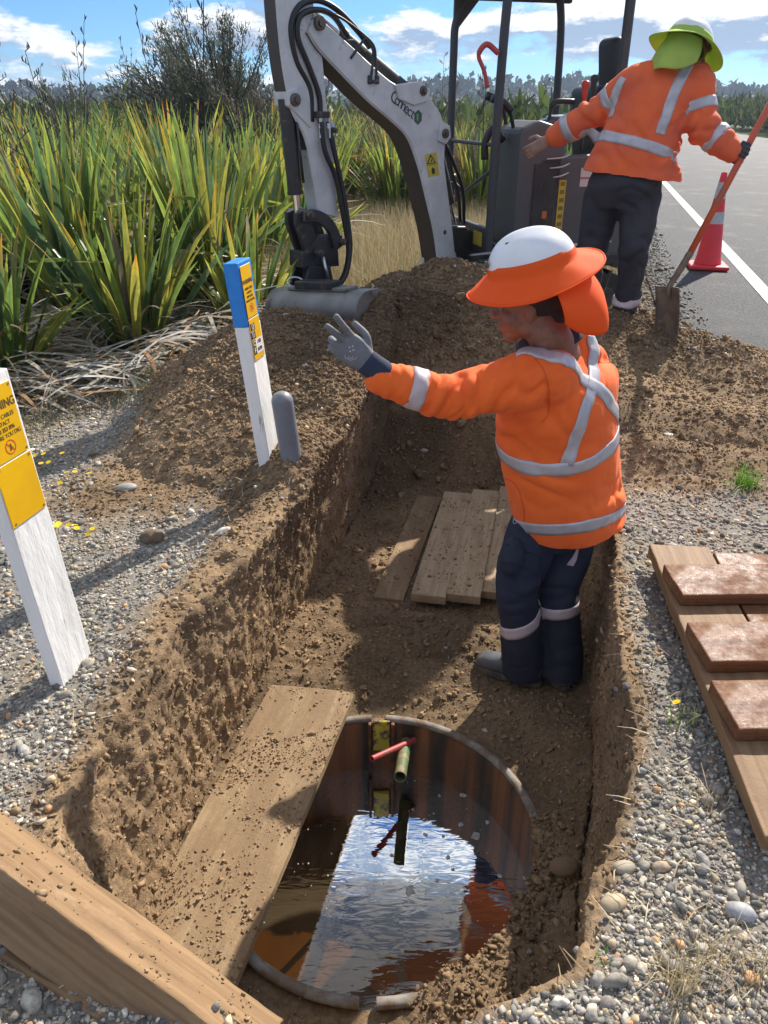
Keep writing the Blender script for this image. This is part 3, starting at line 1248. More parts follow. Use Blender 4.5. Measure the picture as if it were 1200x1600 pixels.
# wide scaffold board beside/over the tank
a_ = P(555, 1086, z=-.555)
b_ = P(372, 1534, z=-.566)
yd = (a_ - b_)
ln = yd.length + .12
ydn = yd.normalized()
side = Vector((-ydn.y, ydn.x, 0)).normalized()
wb = .355
board('plank', a_ - ydn * ln + side * wb / 2, ydn, Vector((-.10, 0, 1)), ln, wb, .028, w_mud,
      'wide muddy plank lying along the trench floor over the tank edge', 'plank', seed=3, warp=.004, nL=80, nW=20)
# boards behind the worker's boots
for i, (n0, n1, f0, z0, sd) in enumerate(((642, 696, 690, -.50, 11), (698, 750, 737, -.497, 12), (752, 806, 782, -.515, 13))):
    z0 = z0
    py = 930 if i < 2 else 926
    A0 = P((n0 + n1) / 2, py, z=z0)
    wd = abs(P(n1 + 1, py, z=z0).x - P(n0 - 1, py, z=z0).x) - .001
    board('plank', A0, (.215, 1, .0), (0, 0, 1), 1.10 + .03 * i, wd, .045, w_grey,
          ('left one of the three grey planks laid side by side behind the kneeling pit worker', 'middle grey plank of three with the arm shadow across it', 'right grey plank of three, half hidden behind the blue trouser legs')[i].replace('kneeling pit', 'pit'), 'plank', seed=sd,
          group='planks laid over the trench floor')
A0 = P(606, 935, z=-.578)
board('plank', A0, (.235, 1, .0), (0, 0, 1), 1.12, .15, .03, w_mud, 'soil-covered plank sunk in the trench floor left of the grey planks', 'plank', seed=17)
# heavy timber leaning from the bank down into the trench
A = P(-140, 1205, z=.24)
B = P(392, 1600, z=-.04)
yd = (B - A)
board('timber_beam', A, yd, Vector((.30, .42, .85)), yd.length + .05, .135, .125, w_beam,
      'thick brown timber beam leaning from the near bank down into the trench', 'beam', seed=21, warp=.003, chip=.006)
board('timber_offcut', P(30, 1470, z=.0), (1, -.50, -.05), Vector((0.1, .3, 1)), .26, .09, .05, w_beam,
      'short dark timber offcut lying under the leaning beam', 'timber', seed=22)

# crumbs of soil lying on the boards
def sprinkle(n, boards, seed):
    g = np.random.default_rng(seed)
    Pn, Nn_ = [], []
    for o, L_, W_, wgt in boards:
        m = int(n * wgt)
        M = np.array(o.matrix_basis)
        u = g.uniform(-W_ / 2, W_ / 2, m * 3)
        v = g.uniform(0, L_, m * 3)
        q = np.stack([u, v, 0 * u + .0005], 1)
        keep = fbm(q + seed, 5, 3) > g.normal(.05, .18, m * 3)
        q = q[keep][:m]
        Pn.append(q @ M[:3, :3].T + M[:3, 3])
        Nn_.append(np.tile(M[:3, 2], (len(q), 1)))
    p, nn = np.concatenate(Pn), np.concatenate(Nn_)
    s_ = np.minimum(np.exp(g.normal(math.log(.0020), .55, len(p))), .009)
    scatter('soil_on_boards', p, nn, s_, SOIL[None] * g.uniform(.8, 1.35, (len(p), 1)), ICO1, flat=(.55, .95), ang=.5, jag=.75,
            mat_=bpy.data.materials['soil_crumb'], label='crumbs of soil sprinkled over the planks in the trench')


_pl = [o for o in bpy.data.objects if o.name.startswith('plank')]
_bm = bpy.data.objects['timber_beam']
sprinkle(4200, [(_pl[0], ln, wb, .55)] + [(o, 1.1, .16, .09) for o in _pl[1:]] + [(_bm, yd.length, .13, .05)], 5)

# slatted timber cover on the right
cov = empty('timber_cover', P(1110, 1050, z=0.03))
tag(cov, 'wet reddish timber cover with raised cross battens lying on the gravel', 'cover')
FL = P(1013, 849, z=.095)
NL = P(1192, 1306, z=.085)
d = (NL - FL)
far_d = (P(1200, 880, z=.095) - FL)
fd = Vector((d.y, -d.x, 0)).normalized()
if fd.x < 0:
    fd = -fd
w0 = .215
for i in range(4):
    o = FL + fd * (w0 * (i + .5)) + d.normalized() * (.0 + .035 * i)
    board('base_board', o, d, (0, 0, 1), d.length - .03 * i, w0 - .006, .045, w_red if i % 2 else w_base, seed=31 + i, parent=cov, nL=40, warp=.002)
for i, (py, lx) in enumerate(((905, 1045), (1000, 1078), (1097, 1120))):
    o = P(lx, py, z=.135) + fd * .01
    q = (o - FL).dot(d.normalized())
    o = FL + d.normalized() * q + fd * .012 + Vector((0, 0, .044))
    board('batten', o, (fd + Vector((0, .12, 0))).normalized(), (0, 0, 1), .86, .185, .042, w_red, seed=41 + i, parent=cov, nL=40, warp=.002)
for i in range(5):
    c = FL + d.normalized() * (.1 + .26 * i) + fd * .02 + Vector((0, 0, .0))
for q in (.05, .62, 1.12):
    mb = MB()
    c = FL + d.normalized() * q * 1.1 + fd * .45 + Vector((0, 0, -.068))
    mb.box(c, (.82, .09, .045), rot=Matrix(((fd.x, -fd.y, 0), (fd.y, fd.x, 0), (0, 0, 1))), bevel=.003)
    mb.build('bearer', w_beam, cov)

# ------------------------------------------------------------------ marker posts
post_w = mat('white_painted_wood', (.84, .83, .80), rough=.7, var=(.74, .73, .70), vscale=12, stretch=(1, 1, .25), spots=(.40, .37, .33), sscale=26, spotband=(.62, .70), bump=1.0, bscale=34, bdist=.004)
post_side = mat('worn_painted_side', (.50, .50, .51), rough=.8, var=(.40, .40, .41), vscale=14, stretch=(1, 1, .2), spots=(.27, .25, .22), sscale=18, bump=.8, bscale=40, bdist=.003)
blue = mat('blue_paint', (.012, .20, .62), rough=.5, var=(.02, .25, .70), vscale=15, bump=.5, bscale=50, bdist=.002, spots=(.03, .1, .25), sscale=30, spotband=(.64, .7))
yel = mat('yellow_plate', (.80, .46, .006), rough=.38, var=(.72, .40, .01), vscale=8, spots=(.45, .30, .06), sscale=50, spotband=(.68, .74))
ink = mat('sign_ink', (.10, .065, .02), rough=.6)
redink = mat('red_print', (.65, .09, .02), rough=.6)
blackm = mat('black_print', (.02, .02, .022), rough=.5)
white_p = mat('white_print', (.75, .75, .74), rough=.5)


def text_mesh(s, size, name, m, parent, M4, bold=False, sx=1.0, th=.0006):
    cu = bpy.data.curves.new('t', 'FONT')
    cu.body = s
    cu.size = size
    cu.align_x = 'CENTER'
    cu.align_y = 'CENTER'
    cu.extrude = th / 2
    if bold:
        cu.offset = size * .018
    o = bpy.data.objects.new('t', cu)
    COL.objects.link(o)
    dg = bpy.context.evaluated_depsgraph_get()
    me = bpy.data.meshes.new_from_object(o.evaluated_get(dg))
    bpy.data.objects.remove(o)
    me.transform(M4 @ Matrix.Diagonal((sx, 1, 1, 1)))
    return link(name, me, m, parent, smooth=False)


def post(base, top_len, facing, W_, T_, tilt, name, label):
    """base: point on the ground, facing: outward direction of the wide face"""
    f = Vector(facing).normalized()
    up = (Vector((0, 0, 1)) + Vector(tilt)).normalized()
    f = (f - up * f.dot(up)).normalized()
    r = up.cross(f)            # right as seen by someone looking at the face
    M4 = Matrix((r, up, f)).transposed().to_4x4()
    M4.translation = base
    root = empty(name, base)
    tag(root, label, 'marker post')
    return root, M4


def post_mesh(M4, W_, T_, L_, below, chamfer_top=True, ragged=False, seed=0):
    b = bmesh.new()
    bmesh.ops.create_cube(b, size=1, matrix=Matrix.Translation((0, (L_ - below) / 2, -T_ / 2)) @ Matrix.Diagonal((W_, L_ + below, T_, 1)))
    bmesh.ops.bevel(b, geom=b.edges[:], offset=.004, segments=2, affect='EDGES', profile=.5)
    for i in range(1, 46):
        bmesh.ops.bisect_plane(b, geom=b.verts[:] + b.edges[:] + b.faces[:], plane_co=(0, -below + (L_ + below) * i / 46, 0), plane_no=(0, 1, 0))
    for i in range(1, 8):
        bmesh.ops.bisect_plane(b, geom=b.verts[:] + b.edges[:] + b.faces[:], plane_co=(-W_ / 2 + W_ * i / 8, 0, 0), plane_no=(1, 0, 0))
    me = bpy.data.meshes.new('post')
    b.to_mesh(me)
    b.free()
    n = len(me.vertices)
    co = np.empty(n * 3, dtype=np.float32)
    me.vertices.foreach_get('co', co)
    co = co.reshape(-1, 3).astype(float)
    d = fbm(co * np.array([1, .2, 1]) + seed, 30, 3)
    co[:, 2] += .0011 * d
    co[:, 0] += .0016 * fbm(co + seed + 4, 9, 3)
    me.vertices.foreach_set('co', co.astype(np.float32).ravel())
    me.transform(M4)
    return me



FACE = Vector((.966, -.257, 0))


def plate(M4, x0, x1, y0, y1, z, th, name, m, parent, bend=0.0):
    mb = MB()
    mb.box(((x0 + x1) / 2, (y0 + y1) / 2, z + th / 2), (x1 - x0, y1 - y0, th), bevel=.0008, seg=1)
    me = mb.mesh()
    me.transform(M4)
    return link(name, me, m, parent, smooth=False)


def screws(M4, pts, parent, z=.0022):
    for x, y in pts:
        mb = MB()
        mb.cyl(M4 @ Vector((x, y, z)), M4 @ Vector((x, y, z + .0018)), .0032, n=10)
        mb.build('screw', mat_screw, parent)


mat_screw = mat('screw_steel', (.30, .28, .25), rough=.5, metal=.8)
# near left post --------------------------------------------------------
PW = .145
B1 = P(124, 1056, z=.0) + Vector((0, 0, -.002))
root1, M1 = post(B1, 1, FACE, PW, .05, (-.058, 0, 0), 'marker_post', 'near white marker post with two yellow warning plates at the left edge')
H1 = .925
link('post_body', post_mesh(M1, PW, .045, H1, .25, seed=1), post_w, root1, smooth=False)
pl = plate(M1, -PW / 2 + .006, PW / 2 - .010, H1 - .215, H1 - .028, .0015, .0015, 'warning_plate', yel, root1)
plate(M1, -PW / 2 + .003, PW / 2 - .007, H1 - .385, H1 - .219, .0015, .0015, 'blank_plate', yel, root1)
hx = PW / 2 - .016
for (a_, b_) in ((H1 - .215, H1 - .028), (H1 - .385, H1 - .219)):
    screws(M1, [(-hx, a_ + .008), (hx, a_ + .008), (-hx, b_ - .008), (hx, b_ - .008)], root1)


def onface(M4, x, y, z=.0033):
    return M4 @ Matrix.Translation((x, y, z))


ty = H1 - .028
text_mesh('WARNING', .030, 'lettering', ink, pl, onface(M1, -.001, ty - .050), bold=True, sx=.88)
text_mesh('BURIED CABLES', .0155, 'lettering', ink, pl, onface(M1, -.001, ty - .078), sx=.88)
text_mesh('CONTACT', .0155, 'lettering', ink, pl, onface(M1, -.006, ty - .095), sx=.88)
text_mesh('0800 353 896', .0155, 'lettering', ink, pl, onface(M1, -.001, ty - .111), bold=True, sx=.9)
text_mesh('BEFORE YOU DIG', .0155, 'lettering', ink, pl, onface(M1, .0, ty - .127), sx=.9)


def nodig(M4, x, y, r, parent, z=.0033):
    mb = MB()
    T = onface(M4, x, y, z)
    n = 36
    V, F = [], []
    for k in range(n):
        a = 2 * math.pi * k / n
        for rr in (r, r * .84):
            V.append(T @ Vector((math.cos(a) * rr, math.sin(a) * rr, .0003)))
    for k in range(n):
        j = (k + 1) % n
        F.append((2 * k, 2 * k + 1, 2 * j + 1, 2 * j))
    w = r * .09
    b = len(V)
    for u, v in ((-.66, .62), (-.62, .66), (.66, -.62), (.62, -.66)):
        V.append(T @ Vector((u * r * .95 + 0, v * r * .95, .0003)))
    V[b] = T @ Vector((-.64 * r - w * .7, .64 * r - w * .7, .0003))
    V[b + 1] = T @ Vector((-.64 * r + w * .7, .64 * r + w * .7, .0003))
    V[b + 2] = T @ Vector((.64 * r + w * .7, -.64 * r + w * .7, .0003))
    V[b + 3] = T @ Vector((.64 * r - w * .7, -.64 * r - w * .7, .0003))
    F.append((b, b + 1, b + 2, b + 3))
    mb.add(V, F)
    mb.build('no_digging_symbol', redink, parent)
    mb = MB()     # digging figure
    mb.sphere(T @ Vector((r * .05, r * .35, 0)), r * .12, u=10, v=6)
    mb.add([T @ Vector(q) for q in ((-.05 * r, .2 * r, .0004), (.2 * r, .2 * r, .0004), (.05 * r, -.5 * r, .0004), (-.25 * r, -.5 * r, .0004))], [(0, 1, 2, 3)])
    mb.add([T @ Vector(q) for q in ((.1 * r, .1 * r, .0004), (.45 * r, -.2 * r, .0004), (.4 * r, -.28 * r, .0004), (.05 * r, 0, .0004))], [(0, 1, 2, 3)])
    mb.build('digging_figure', ink, parent)


nodig(M1, .004, ty - .157, .019, pl)

# blue-topped post ------------------------------------------------------
B2 = P(434, 722, y=3.07)
B2.z = .075
root2, M2 = post(B2, 1, FACE, .125, .055, (-.085, .0, 0), 'marker_post', 'blue-topped white marker post leaning at the edge of the spoil heap')
H2 = .905
W2, T2 = .125, .058
BH = .245
bodyme = post_mesh(M2, W2, T2, H2 - BH, .3, seed=5)
link('post_body', bodyme, post_w, root2, smooth=False)
M2t = M2 @ Matrix.Translation((0, H2 - BH, 0))
link('painted_top', post_mesh(M2t, W2 + .002, T2 + .002, BH, -.001, seed=5), blue, root2, smooth=False)
pl2 = plate(M2, -W2 / 2 + .012, W2 / 2 - .020, H2 - .215, H2 - .016, .002, .0015, 'warning_plate', yel, root2)
pl3 = plate(M2, -W2 / 2 + .012, W2 / 2 - .016, H2 - .385, H2 - .219, .002, .0015, 'lower_plate', yel, root2)
ty = H2 - .016
text_mesh('WARNING', .0225, 'lettering', ink, pl2, onface(M2, -.004, ty - .062, .004), bold=True, sx=.85)
for i, s_ in enumerate(('BURIED CABLES', 'CONTACT', '0800 353 896', 'BEFORE YOU DIG')):
    text_mesh(s_, .0125, 'lettering', ink, pl2, onface(M2, -.004, ty - .088 - .0155 * i, .004), sx=.8)
nodig(M2, -.004, ty - .163, .017, pl2, .004)
for (x, y, s_) in ((-.026, H2 - .252, '13'), (-.030, H2 - .285, '11')):
    mb = MB()
    T = onface(M2, x, y, .0036)
    mb.add([T @ Vector(q) for q in ((-.020, -.014, 0), (.020, -.014, 0), (.020, .014, 0), (-.020, .014, 0))], [(0, 1, 2, 3)])
    mb.build('number_tile', blackm, pl3)
    text_mesh(s_, .030, 'number', white_p, pl3, onface(M2, x, y, .0042), bold=True, sx=.8)
for (y, s_, s2) in ((H2 - .318, 'C', '1 RES'), (H2 - .348, 'F', 'B1784')):
    mb = MB()
    T = onface(M2, -.034, y, .0036)
    mb.add([T @ Vector(q) for q in ((-.014, -.014, 0), (.014, -.014, 0), (.014, .014, 0), (-.014, .014, 0))], [(0, 1, 2, 3)])
    mb.build('number_tile', blackm, pl3)
    text_mesh(s_, .026, 'number', white_p, pl3, onface(M2, -.034, y, .0042), bold=True)
    mb = MB()
    T = onface(M2, .012, y, .0036)
    mb.add([T @ Vector(q) for q in ((-.030, -.014, 0), (.030, -.014, 0), (.030, .014, 0), (-.030, .014, 0))], [(0, 1, 2, 3)])
    mb.build('number_tile', white_p, pl3)
    text_mesh(s2, .020, 'number', blackm, pl3, onface(M2, .012, y, .0042), bold=True, sx=.8)

# grey round-topped conduit guard beside it
gp = mat('grey_plastic', (.19, .21, .235), rough=.45, var=(.15, .165, .19), vscale=10, spots=(.26, .22, .17), sscale=25, spotband=(.6, .7))
mb = MB()
top = P(441, 627, y=3.02)
bt = P(462, 720, y=3.02) + Vector((-.006, 0, -.12))
ax = (top - bt).normalized()
rads, pts = [], []
r0 = .043
for i in range(14):
    pts.append(bt.lerp(top, i / 13))
    rads.append(r0 * 1.05)
for a_ in np.linspace(.15, math.pi / 2 - .03, 8):
    pts.append(top + ax * math.sin(a_) * r0 * 1.0)
    rads.append(r0 * 1.05 * math.cos(a_))
mb.tube(pts, rads, n=24)
tag(mb.build('conduit_guard', gp, None, smooth=True), 'grey round-topped plastic conduit standing against the blue-topped post', 'conduit')

# ------------------------------------------------------------------ excavator
exc = empty('excavator', Vector((1.25, 6.45, 0)))
tag(exc, 'small tracked excavator with white boom and open black canopy frame behind the spoil heap', 'excavator')
m_white = mat('worn_white_paint', (.56, .57, .57), rough=.42, var=(.45, .46, .46), vscale=7, spots=(.24, .18, .13), sscale=9, spotband=(.60, .72), bump=.3, bscale=30)
m_worn = mat('chipped_brown_plate', (.060, .047, .042), rough=.6, var=(.045, .038, .036), vscale=9, spots=(.45, .43, .38), sscale=3.2, spotband=(.63, .645), bump=.4, bscale=35)
m_dark = mat('dark_grey_paint', (.042, .047, .054), rough=.5, var=(.045, .046, .047), vscale=9, spots=(.10, .08, .06), sscale=14, spotband=(.58, .72), bump=.3, bscale=60)
m_cover = mat('grey_cowling', (.080, .085, .090), rough=.55, var=(.075, .076, .076), vscale=6, spots=(.12, .10, .08), sscale=9, spotband=(.6, .8), bump=.2, bscale=90)
m_black = mat('black_steel', (.018, .019, .021), rough=.45, var=(.035, .034, .033), vscale=12, spots=(.09, .07, .055), sscale=20, spotband=(.56, .7), bump=.4, bscale=60)
m_rub = mat('rubber_hose', (.012, .012, .013), rough=.42, spots=(.06, .05, .04), sscale=25, spotband=(.62, .75))
m_chrome = mat('chrome_rod', (.75, .76, .78), rough=.12, metal=1.0)
m_pin = mat('steel_pin', (.10, .095, .09), rough=.45, metal=.7, var=(.16, .12, .09), vscale=30)
m_bucket = mat('worn_bucket_steel', (.19, .185, .17), rough=.5, metal=.3, var=(.27, .26, .24), vscale=5, stretch=(1, 1, .4), spots=(.11, .08, .055), sscale=9, spotband=(.5, .66), bump=.4, bscale=50)
m_seat = mat('black_vinyl', (.030, .032, .034), rough=.5, bump=.3, bscale=300)
m_yst = mat('yellow_sticker', (.55, .42, .03), rough=.45, var=(.42, .33, .05), vscale=20)
m_redlev = mat('red_grip', (.50, .04, .03), rough=.4)
m_steelw = mat('bare_edge', (.55, .55, .55), rough=.35, metal=.9)

# boom plane: a vertical plane through the boom foot, swung towards the camera
BF = P(700, 420, y=6.15)
BU = Vector((-.72, -.69, 0)).normalized()
BN = Vector((BU.y, -BU.x, 0))          # towards the camera side
if BN.y > 0:
    BN = -BN


def Q(px, py, off=0.0):
    """point on the boom plane seen at this pixel (off = metres towards the near side)"""
    r = ray(px, py)
    o = Vector((0, 0, CAMZ))
    p0 = BF + BN * off
    t = (p0 - o).dot(BN) / r.dot(BN)
    return o + r * t


def plateQ(pts, off, th, name, m, parent=exc, bevel=.006):
    """flat plate whose outline lies in the boom plane"""
    o = MB()
    ring_ = [Q(*p, off=0) + BN * off for p in pts]
    o.prism(ring_, BN, th, bevel)
    return o.build(name, m, parent)


def smooth2(pts, k=5):
    q = catmull([Vector((a, b, 0)) for a, b in pts], k)
    return [(v.x, v.y) for v in q]


# outlines traced in the plane, upper/outer edge and lower/inner edge
outer = smooth2([(700, 408), (693, 345), (687, 300), (681, 250), (682, 215), (676, 180), (655, 150), (640, 133), (610, 134), (585, 118), (545, 82), (500, 42), (478, 24)], 4)
inner = smooth2([(466, 52), (482, 78), (520, 118), (560, 158), (598, 190), (622, 215), (640, 262), (652, 310), (664, 360), (672, 415)], 4)
boom_w = .18
boom = MB()
sec = []
no, ni = 60, 60


def resample(pts, n):
    pts = [Vector((a, b, 0)) for a, b in pts]
    L_ = [0]
    for i in range(1, len(pts)):
        L_.append(L_[-1] + (pts[i] - pts[i - 1]).length)
    out, j = [], 0
    for k in range(n):
        t = L_[-1] * k / (n - 1)
        while j < len(L_) - 2 and L_[j + 1] < t:
            j += 1
        f = (t - L_[j]) / max(L_[j + 1] - L_[j], 1e-9)
        out.append(pts[j].lerp(pts[j + 1], f))
    return out


oo, ii = resample(outer, 48), resample(inner[::-1], 48)
V, F = [], []
prof = []
bev = .012
for k in range(48):
    a, b = Q(oo[k].x, oo[k].y), Q(ii[k].x, ii[k].y)
    d = (b - a).normalized()
    w = boom_w / 2
    for (pt, s_) in ((a + d * bev, w), (a, w - bev), (a, -w + bev), (a + d * bev, -w), (b - d * bev, -w), (b, -w + bev), (b, w - bev), (b - d * bev, w)):
        V.append(pt + BN * s_)
for k in range(47):
    for j in range(8):
        F.append((k * 8 + j, k * 8 + (j + 1) % 8, (k + 1) * 8 + (j + 1) % 8, (k + 1) * 8 + j))
F.append(tuple(range(8)))
F.append(tuple(47 * 8 + j for j in range(8))[::-1])
boom.add(V, F)
bo = boom.build('boom', [m_white, m_worn], exc)
me = bo.data
for p in me.polygons:
    c = p.center
    n = p.normal
    # the belly plate is the worn dark face
    if abs((bo.matrix_basis.to_3x3() @ n).dot(BN)) < .35:
        k = min(range(48), key=lambda q: (Vector(c) - Vector(V[q * 8 + 5])).length_squared)
        k2 = min((Vector(c) - Vector(V[q * 8 + 1])).length_squared for q in range(48))
        if (Vector(c) - Vector(V[k * 8 + 5])).length_squared < k2:
            p.material_index = 1


def boss(px, py, r, off0, off1, m, name='pin', parent=exc, cap=True):
    mb = MB()
    c = Q(px, py)
    mb.cyl(c + BN * off0, c + BN * off1, r, n=24, bevel=r * .12)
    if cap:
        mb.cyl(c + BN * off1, c + BN * (off1 + .012), r * .55, n=6)
    return mb.build(name, m, parent, auto=35)


hw = boom_w / 2
# ears on the boom for the cylinders
plateQ([(600, 133), (640, 128), (655, 140), (652, 158), (630, 165), (606, 155)], .0, boom_w + .03, 'cylinder_lug', m_white, bo)
plateQ([(672, 188), (686, 196), (688, 214), (680, 225), (668, 220)], .0, boom_w + .03, 'cylinder_lug', m_white, bo)
boss(643, 142, .030, -hw - .03, hw + .03, m_pin)
boss(678, 208, .030, -hw - .03, hw + .03, m_pin)
boss(681, 361, .016, hw - .01, hw + .004, m_black, cap=False)
# forked foot
for s_ in (-1, 1):
    plateQ([(672, 392), (699, 392), (705, 424), (694, 424), (686, 408), (678, 424), (668, 424)], s_ * (hw - .02), .035, 'boom_foot', m_white, bo)
# boom cylinder behind the boom
mb = MB()
c0, c1 = Q(681, 214, ) + BN * -.03, Q(712, 350) + BN * -.03
mb.tube([c0.lerp(c1, t) for t in (.08, .75)], .052, n=20)
mb.build('boom_cylinder', m_black, exc, auto=40)
mb = MB()
mb.tube([c0.lerp(c1, t) for t in (.70, 1.05)], .028, n=16)
mb.build('cylinder_rod', m_chrome, exc, auto=40)
mb = MB()
for a, b, c in (((684, 225), (705, 300), (716, 345)), ((688, 225), (712, 290), (722, 350))):
    mb.tube(catmull([Q(*a) + BN * .05, Q(*b) + BN * .06, Q(*c) + BN * .02], 8), .013, n=8)
for o_ in (mb,):
    o_.build('boom_hose', m_rub, exc, smooth=True)
# dipper cylinder along the top of the boom
mb = MB()
a_, b_ = Q(636, 143), Q(472, 6)
upn = (Q(600, 100) - Q(600, 130)).normalized()
mb.tube([a_.lerp(b_, t) + upn * .0 for t in (0.02, .66)], .046, n=24)
mb.tube([a_.lerp(b_, t) for t in (.645, .68)], .054, n=24)
mb.tube([a_.lerp(b_, t) for t in (-.02, .04)], .050, n=24)
mb.build('dipper_cylinder', m_black, exc, auto=40)
mb = MB()
mb.tube([a_.lerp(b_, t) for t in (.66, 1.06)], .024, n=20)
mb.build('cylinder_rod', m_chrome, exc, auto=40)

# dipper arm
dout = smooth2([(418, -40), (424, 40), (430, 95), (438, 142), (446, 175), (466, 215), (478, 270), (488, 330)], 4)
din = smooth2([(478, -40), (482, 20), (491, 60), (496, 105), (500, 150), (505, 195), (508, 215), (514, 270), (519, 338)], 4)
oo, ii = resample(dout, 40), resample(din, 40)
V, F = [], []
dw = .13
for k in range(40):
    a, b = Q(oo[k].x, oo[k].y), Q(ii[k].x, ii[k].y)
    d = (b - a).normalized()
    w = dw / 2
    for (pt, s_) in ((a + d * bev, w), (a, w - bev), (a, -w + bev), (a + d * bev, -w), (b - d * bev, -w), (b, -w + bev), (b, w - bev), (b - d * bev, w)):
        V.append(pt + BN * s_)
for k in range(39):
    for j in range(8):
        F.append((k * 8 + j, k * 8 + (j + 1) % 8, (k + 1) * 8 + (j + 1) % 8, (k + 1) * 8 + j))
F += [tuple(range(8)), tuple(39 * 8 + j for j in range(8))[::-1]]
dip = MB()
dip.add(V, F)
dipo = dip.build('dipper_arm', [m_white, m_worn], exc)
me = dipo.data
for p in me.polygons:
    if abs((dipo.matrix_basis.to_3x3() @ p.normal).dot(BN)) < .35:
        k = min((Vector(p.center) - Vector(V[q * 8 + 1])).length_squared for q in range(40))
        k2 = min((Vector(p.center) - Vector(V[q * 8 + 5])).length_squared for q in range(40))
        if k < k2 and p.center.z > 1.25:
            p.material_index = 1
boss(482, 38, .038, -dw / 2 - .03, dw / 2 + .05, m_pin)
boss(448, 156, .034, -dw / 2 - .02, dw / 2 + .03, m_pin)
plateQ([(438, 142), (452, 136), (470, 165), (474, 200), (452, 178), (440, 165)], .0, dw + .02, 'cylinder_lug', m_white, dipo)
plateQ([(500, 188), (514, 190), (517, 204), (510, 214), (500, 226)], .0, dw - .02, 'cylinder_lug', m_white, dipo)
boss(511, 203, .016, -dw / 2, dw / 2 + .02, m_pin)
# bucket cylinder in front of the dipper
mb = MB()
a_, b_ = Q(446, 158), Q(465, 335)
mb.tube([a_.lerp(b_, t) for t in (-.02, .79)], .045, n=24)
mb.tube([a_.lerp(b_, t) for t in (.78, .81)], .050, n=24)
mb.build('bucket_cylinder', m_black, exc, auto=40)
mb = MB()
mb.tube([a_.lerp(b_, t) for t in (.8, 1.0)], .023, n=18)
mb.build('cylinder_rod', m_chrome, exc, auto=40)
mb = MB()
mb.tube([Q(455, 185) + BN * .05, Q(466, 285) + BN * .05], .009, n=8)
mb.build('hydraulic_pipe', m_black, exc, smooth=True)

# bucket linkage
for s_ in (-1, 1):
    arc = smooth2([(462, 330), (476, 325), (495, 332), (510, 348), (519, 370), (522, 382)], 5)
    arc2 = smooth2([(508, 386), (503, 368), (494, 354), (482, 346), (470, 345), (460, 345)], 5)
    plateQ(arc + arc2, s_ * .082, .028, 'tipping_link', m_black)
    plateQ([(453, 332), (466, 328), (477, 345), (487, 372), (490, 392), (470, 398), (461, 372), (453, 350)], s_ * .045, .03, 'bucket_link', m_black)
boss(469, 334, .026, -.11, .115, m_pin)
boss(519, 375, .022, -.10, .12, m_pin)
boss(484, 392, .022, -.10, .12, m_pin)
# quick hitch
qh = MB()
for s_ in (-1, 1):
    qh.prism([Q(*p) + BN * s_ * .055 for p in ((478, 378), (488, 366), (508, 368), (524, 366), (526, 382), (512, 392), (518, 398), (518, 412), (476, 415), (474, 392))], BN, .03, .005)
qh.prism([Q(*p) for p in ((462, 391), (518, 387), (520, 414), (462, 417))], BN, .14, .008)
qh.build('quick_hitch', m_black, exc)
nk = MB()
for s_ in (-1, 1):
    nk.prism([Q(*p) + BN * s_ * .07 for p in ((472, 414), (504, 412), (508, 432), (524, 464), (505, 474), (462, 474), (462, 452))], BN, .022, .004)
nk.prism([Q(*p) for p in ((478, 416), (496, 416), (498, 450), (480, 455))], BN, .10, .01)
nk.build('hitch_bracket', m_black, exc)
mb = MB()
mb.tube([Q(491, 399) + BN * .09, Q(497, 437) + BN * .11], .011, n=10)
mb.build('tilt_rod', m_steelw, exc, smooth=True)
# hoses
mb = MB()
hr = .016
H_ = [
    ([(478, 190), (474, 140), (452, 95), (443, 45), (455, 12), (482, 2), (512, 16), (545, 50), (563, 75)], .055, .085),
    ([(488, 190), (486, 150), (470, 105), (452, 60), (455, 28), (478, 17), (505, 26), (528, 58)], .075, .085),
    ([(486, 190), (492, 235), (508, 275), (517, 320), (524, 360), (527, 395), (518, 430), (495, 452), (476, 458)], .095, .12),
    ([(499, 190), (508, 240), (518, 290), (526, 345), (528, 385), (520, 425), (500, 448), (480, 452)], .085, .15),
]
for k, (pts, o0, o1) in enumerate(H_):
    n_ = len(pts)
    c = catmull([Q(*p) + BN * (o0 + (o1 - o0) * i / (n_ - 1)) for i, p in enumerate(pts)], 8)
    h = MB()
    h.tube(c, hr if k != 0 else .017, n=10)
    h.build('hydraulic_hose', m_rub, exc, smooth=True)
cl = MB()
cl.box(Q(488, 179) + BN * .085, (.10, .05, .035), rot=BU.to_track_quat('X', 'Z').to_matrix(), bevel=.006)
cl.build('hose_clamp', m_black, exc)
for px in (486, 499):
    mb = MB()
    mb.tube([Q(px, 183) + BN * .09, Q(px + 1, 215) + BN * .09], .012, n=8)
    mb.tube([Q(px, 192) + BN * .09, Q(px + .3, 200) + BN * .09], .016, n=6)
    mb.build('hose_fitting', m_steelw, exc, auto=30)
# steel pipes over the boom
for pts in ([(563, 128), (566, 100), (566, 78), (555, 62), (548, 55)], [(573, 128), (571, 100), (568, 74), (552, 56), (520, 32), (500, 22)], [(532, 92), (550, 66), (555, 60)]):
    mb = MB()
    mb.tube(catmull([Q(*p) + BN * .095 for p in pts], 6), .008, n=8)
    mb.build('steel_pipe', m_black, exc, smooth=True)
mb = MB()
for px in (562, 573):
    mb.box(Q(px, 125) + BN * .095, (.03, .03, .05), bevel=.008)
mb.box(Q(567, 128) + BN * .09, (.07, .03, .02), bevel=.005)
mb.build('pipe_union', m_black, exc)
mb = MB()
mb.prism([Q(*p) + BN * .0 for p in ((528, 62), (545, 62), (566, 84), (548, 84))], BN, .12, .008)
mb.build('hose_guard', m_black, exc)
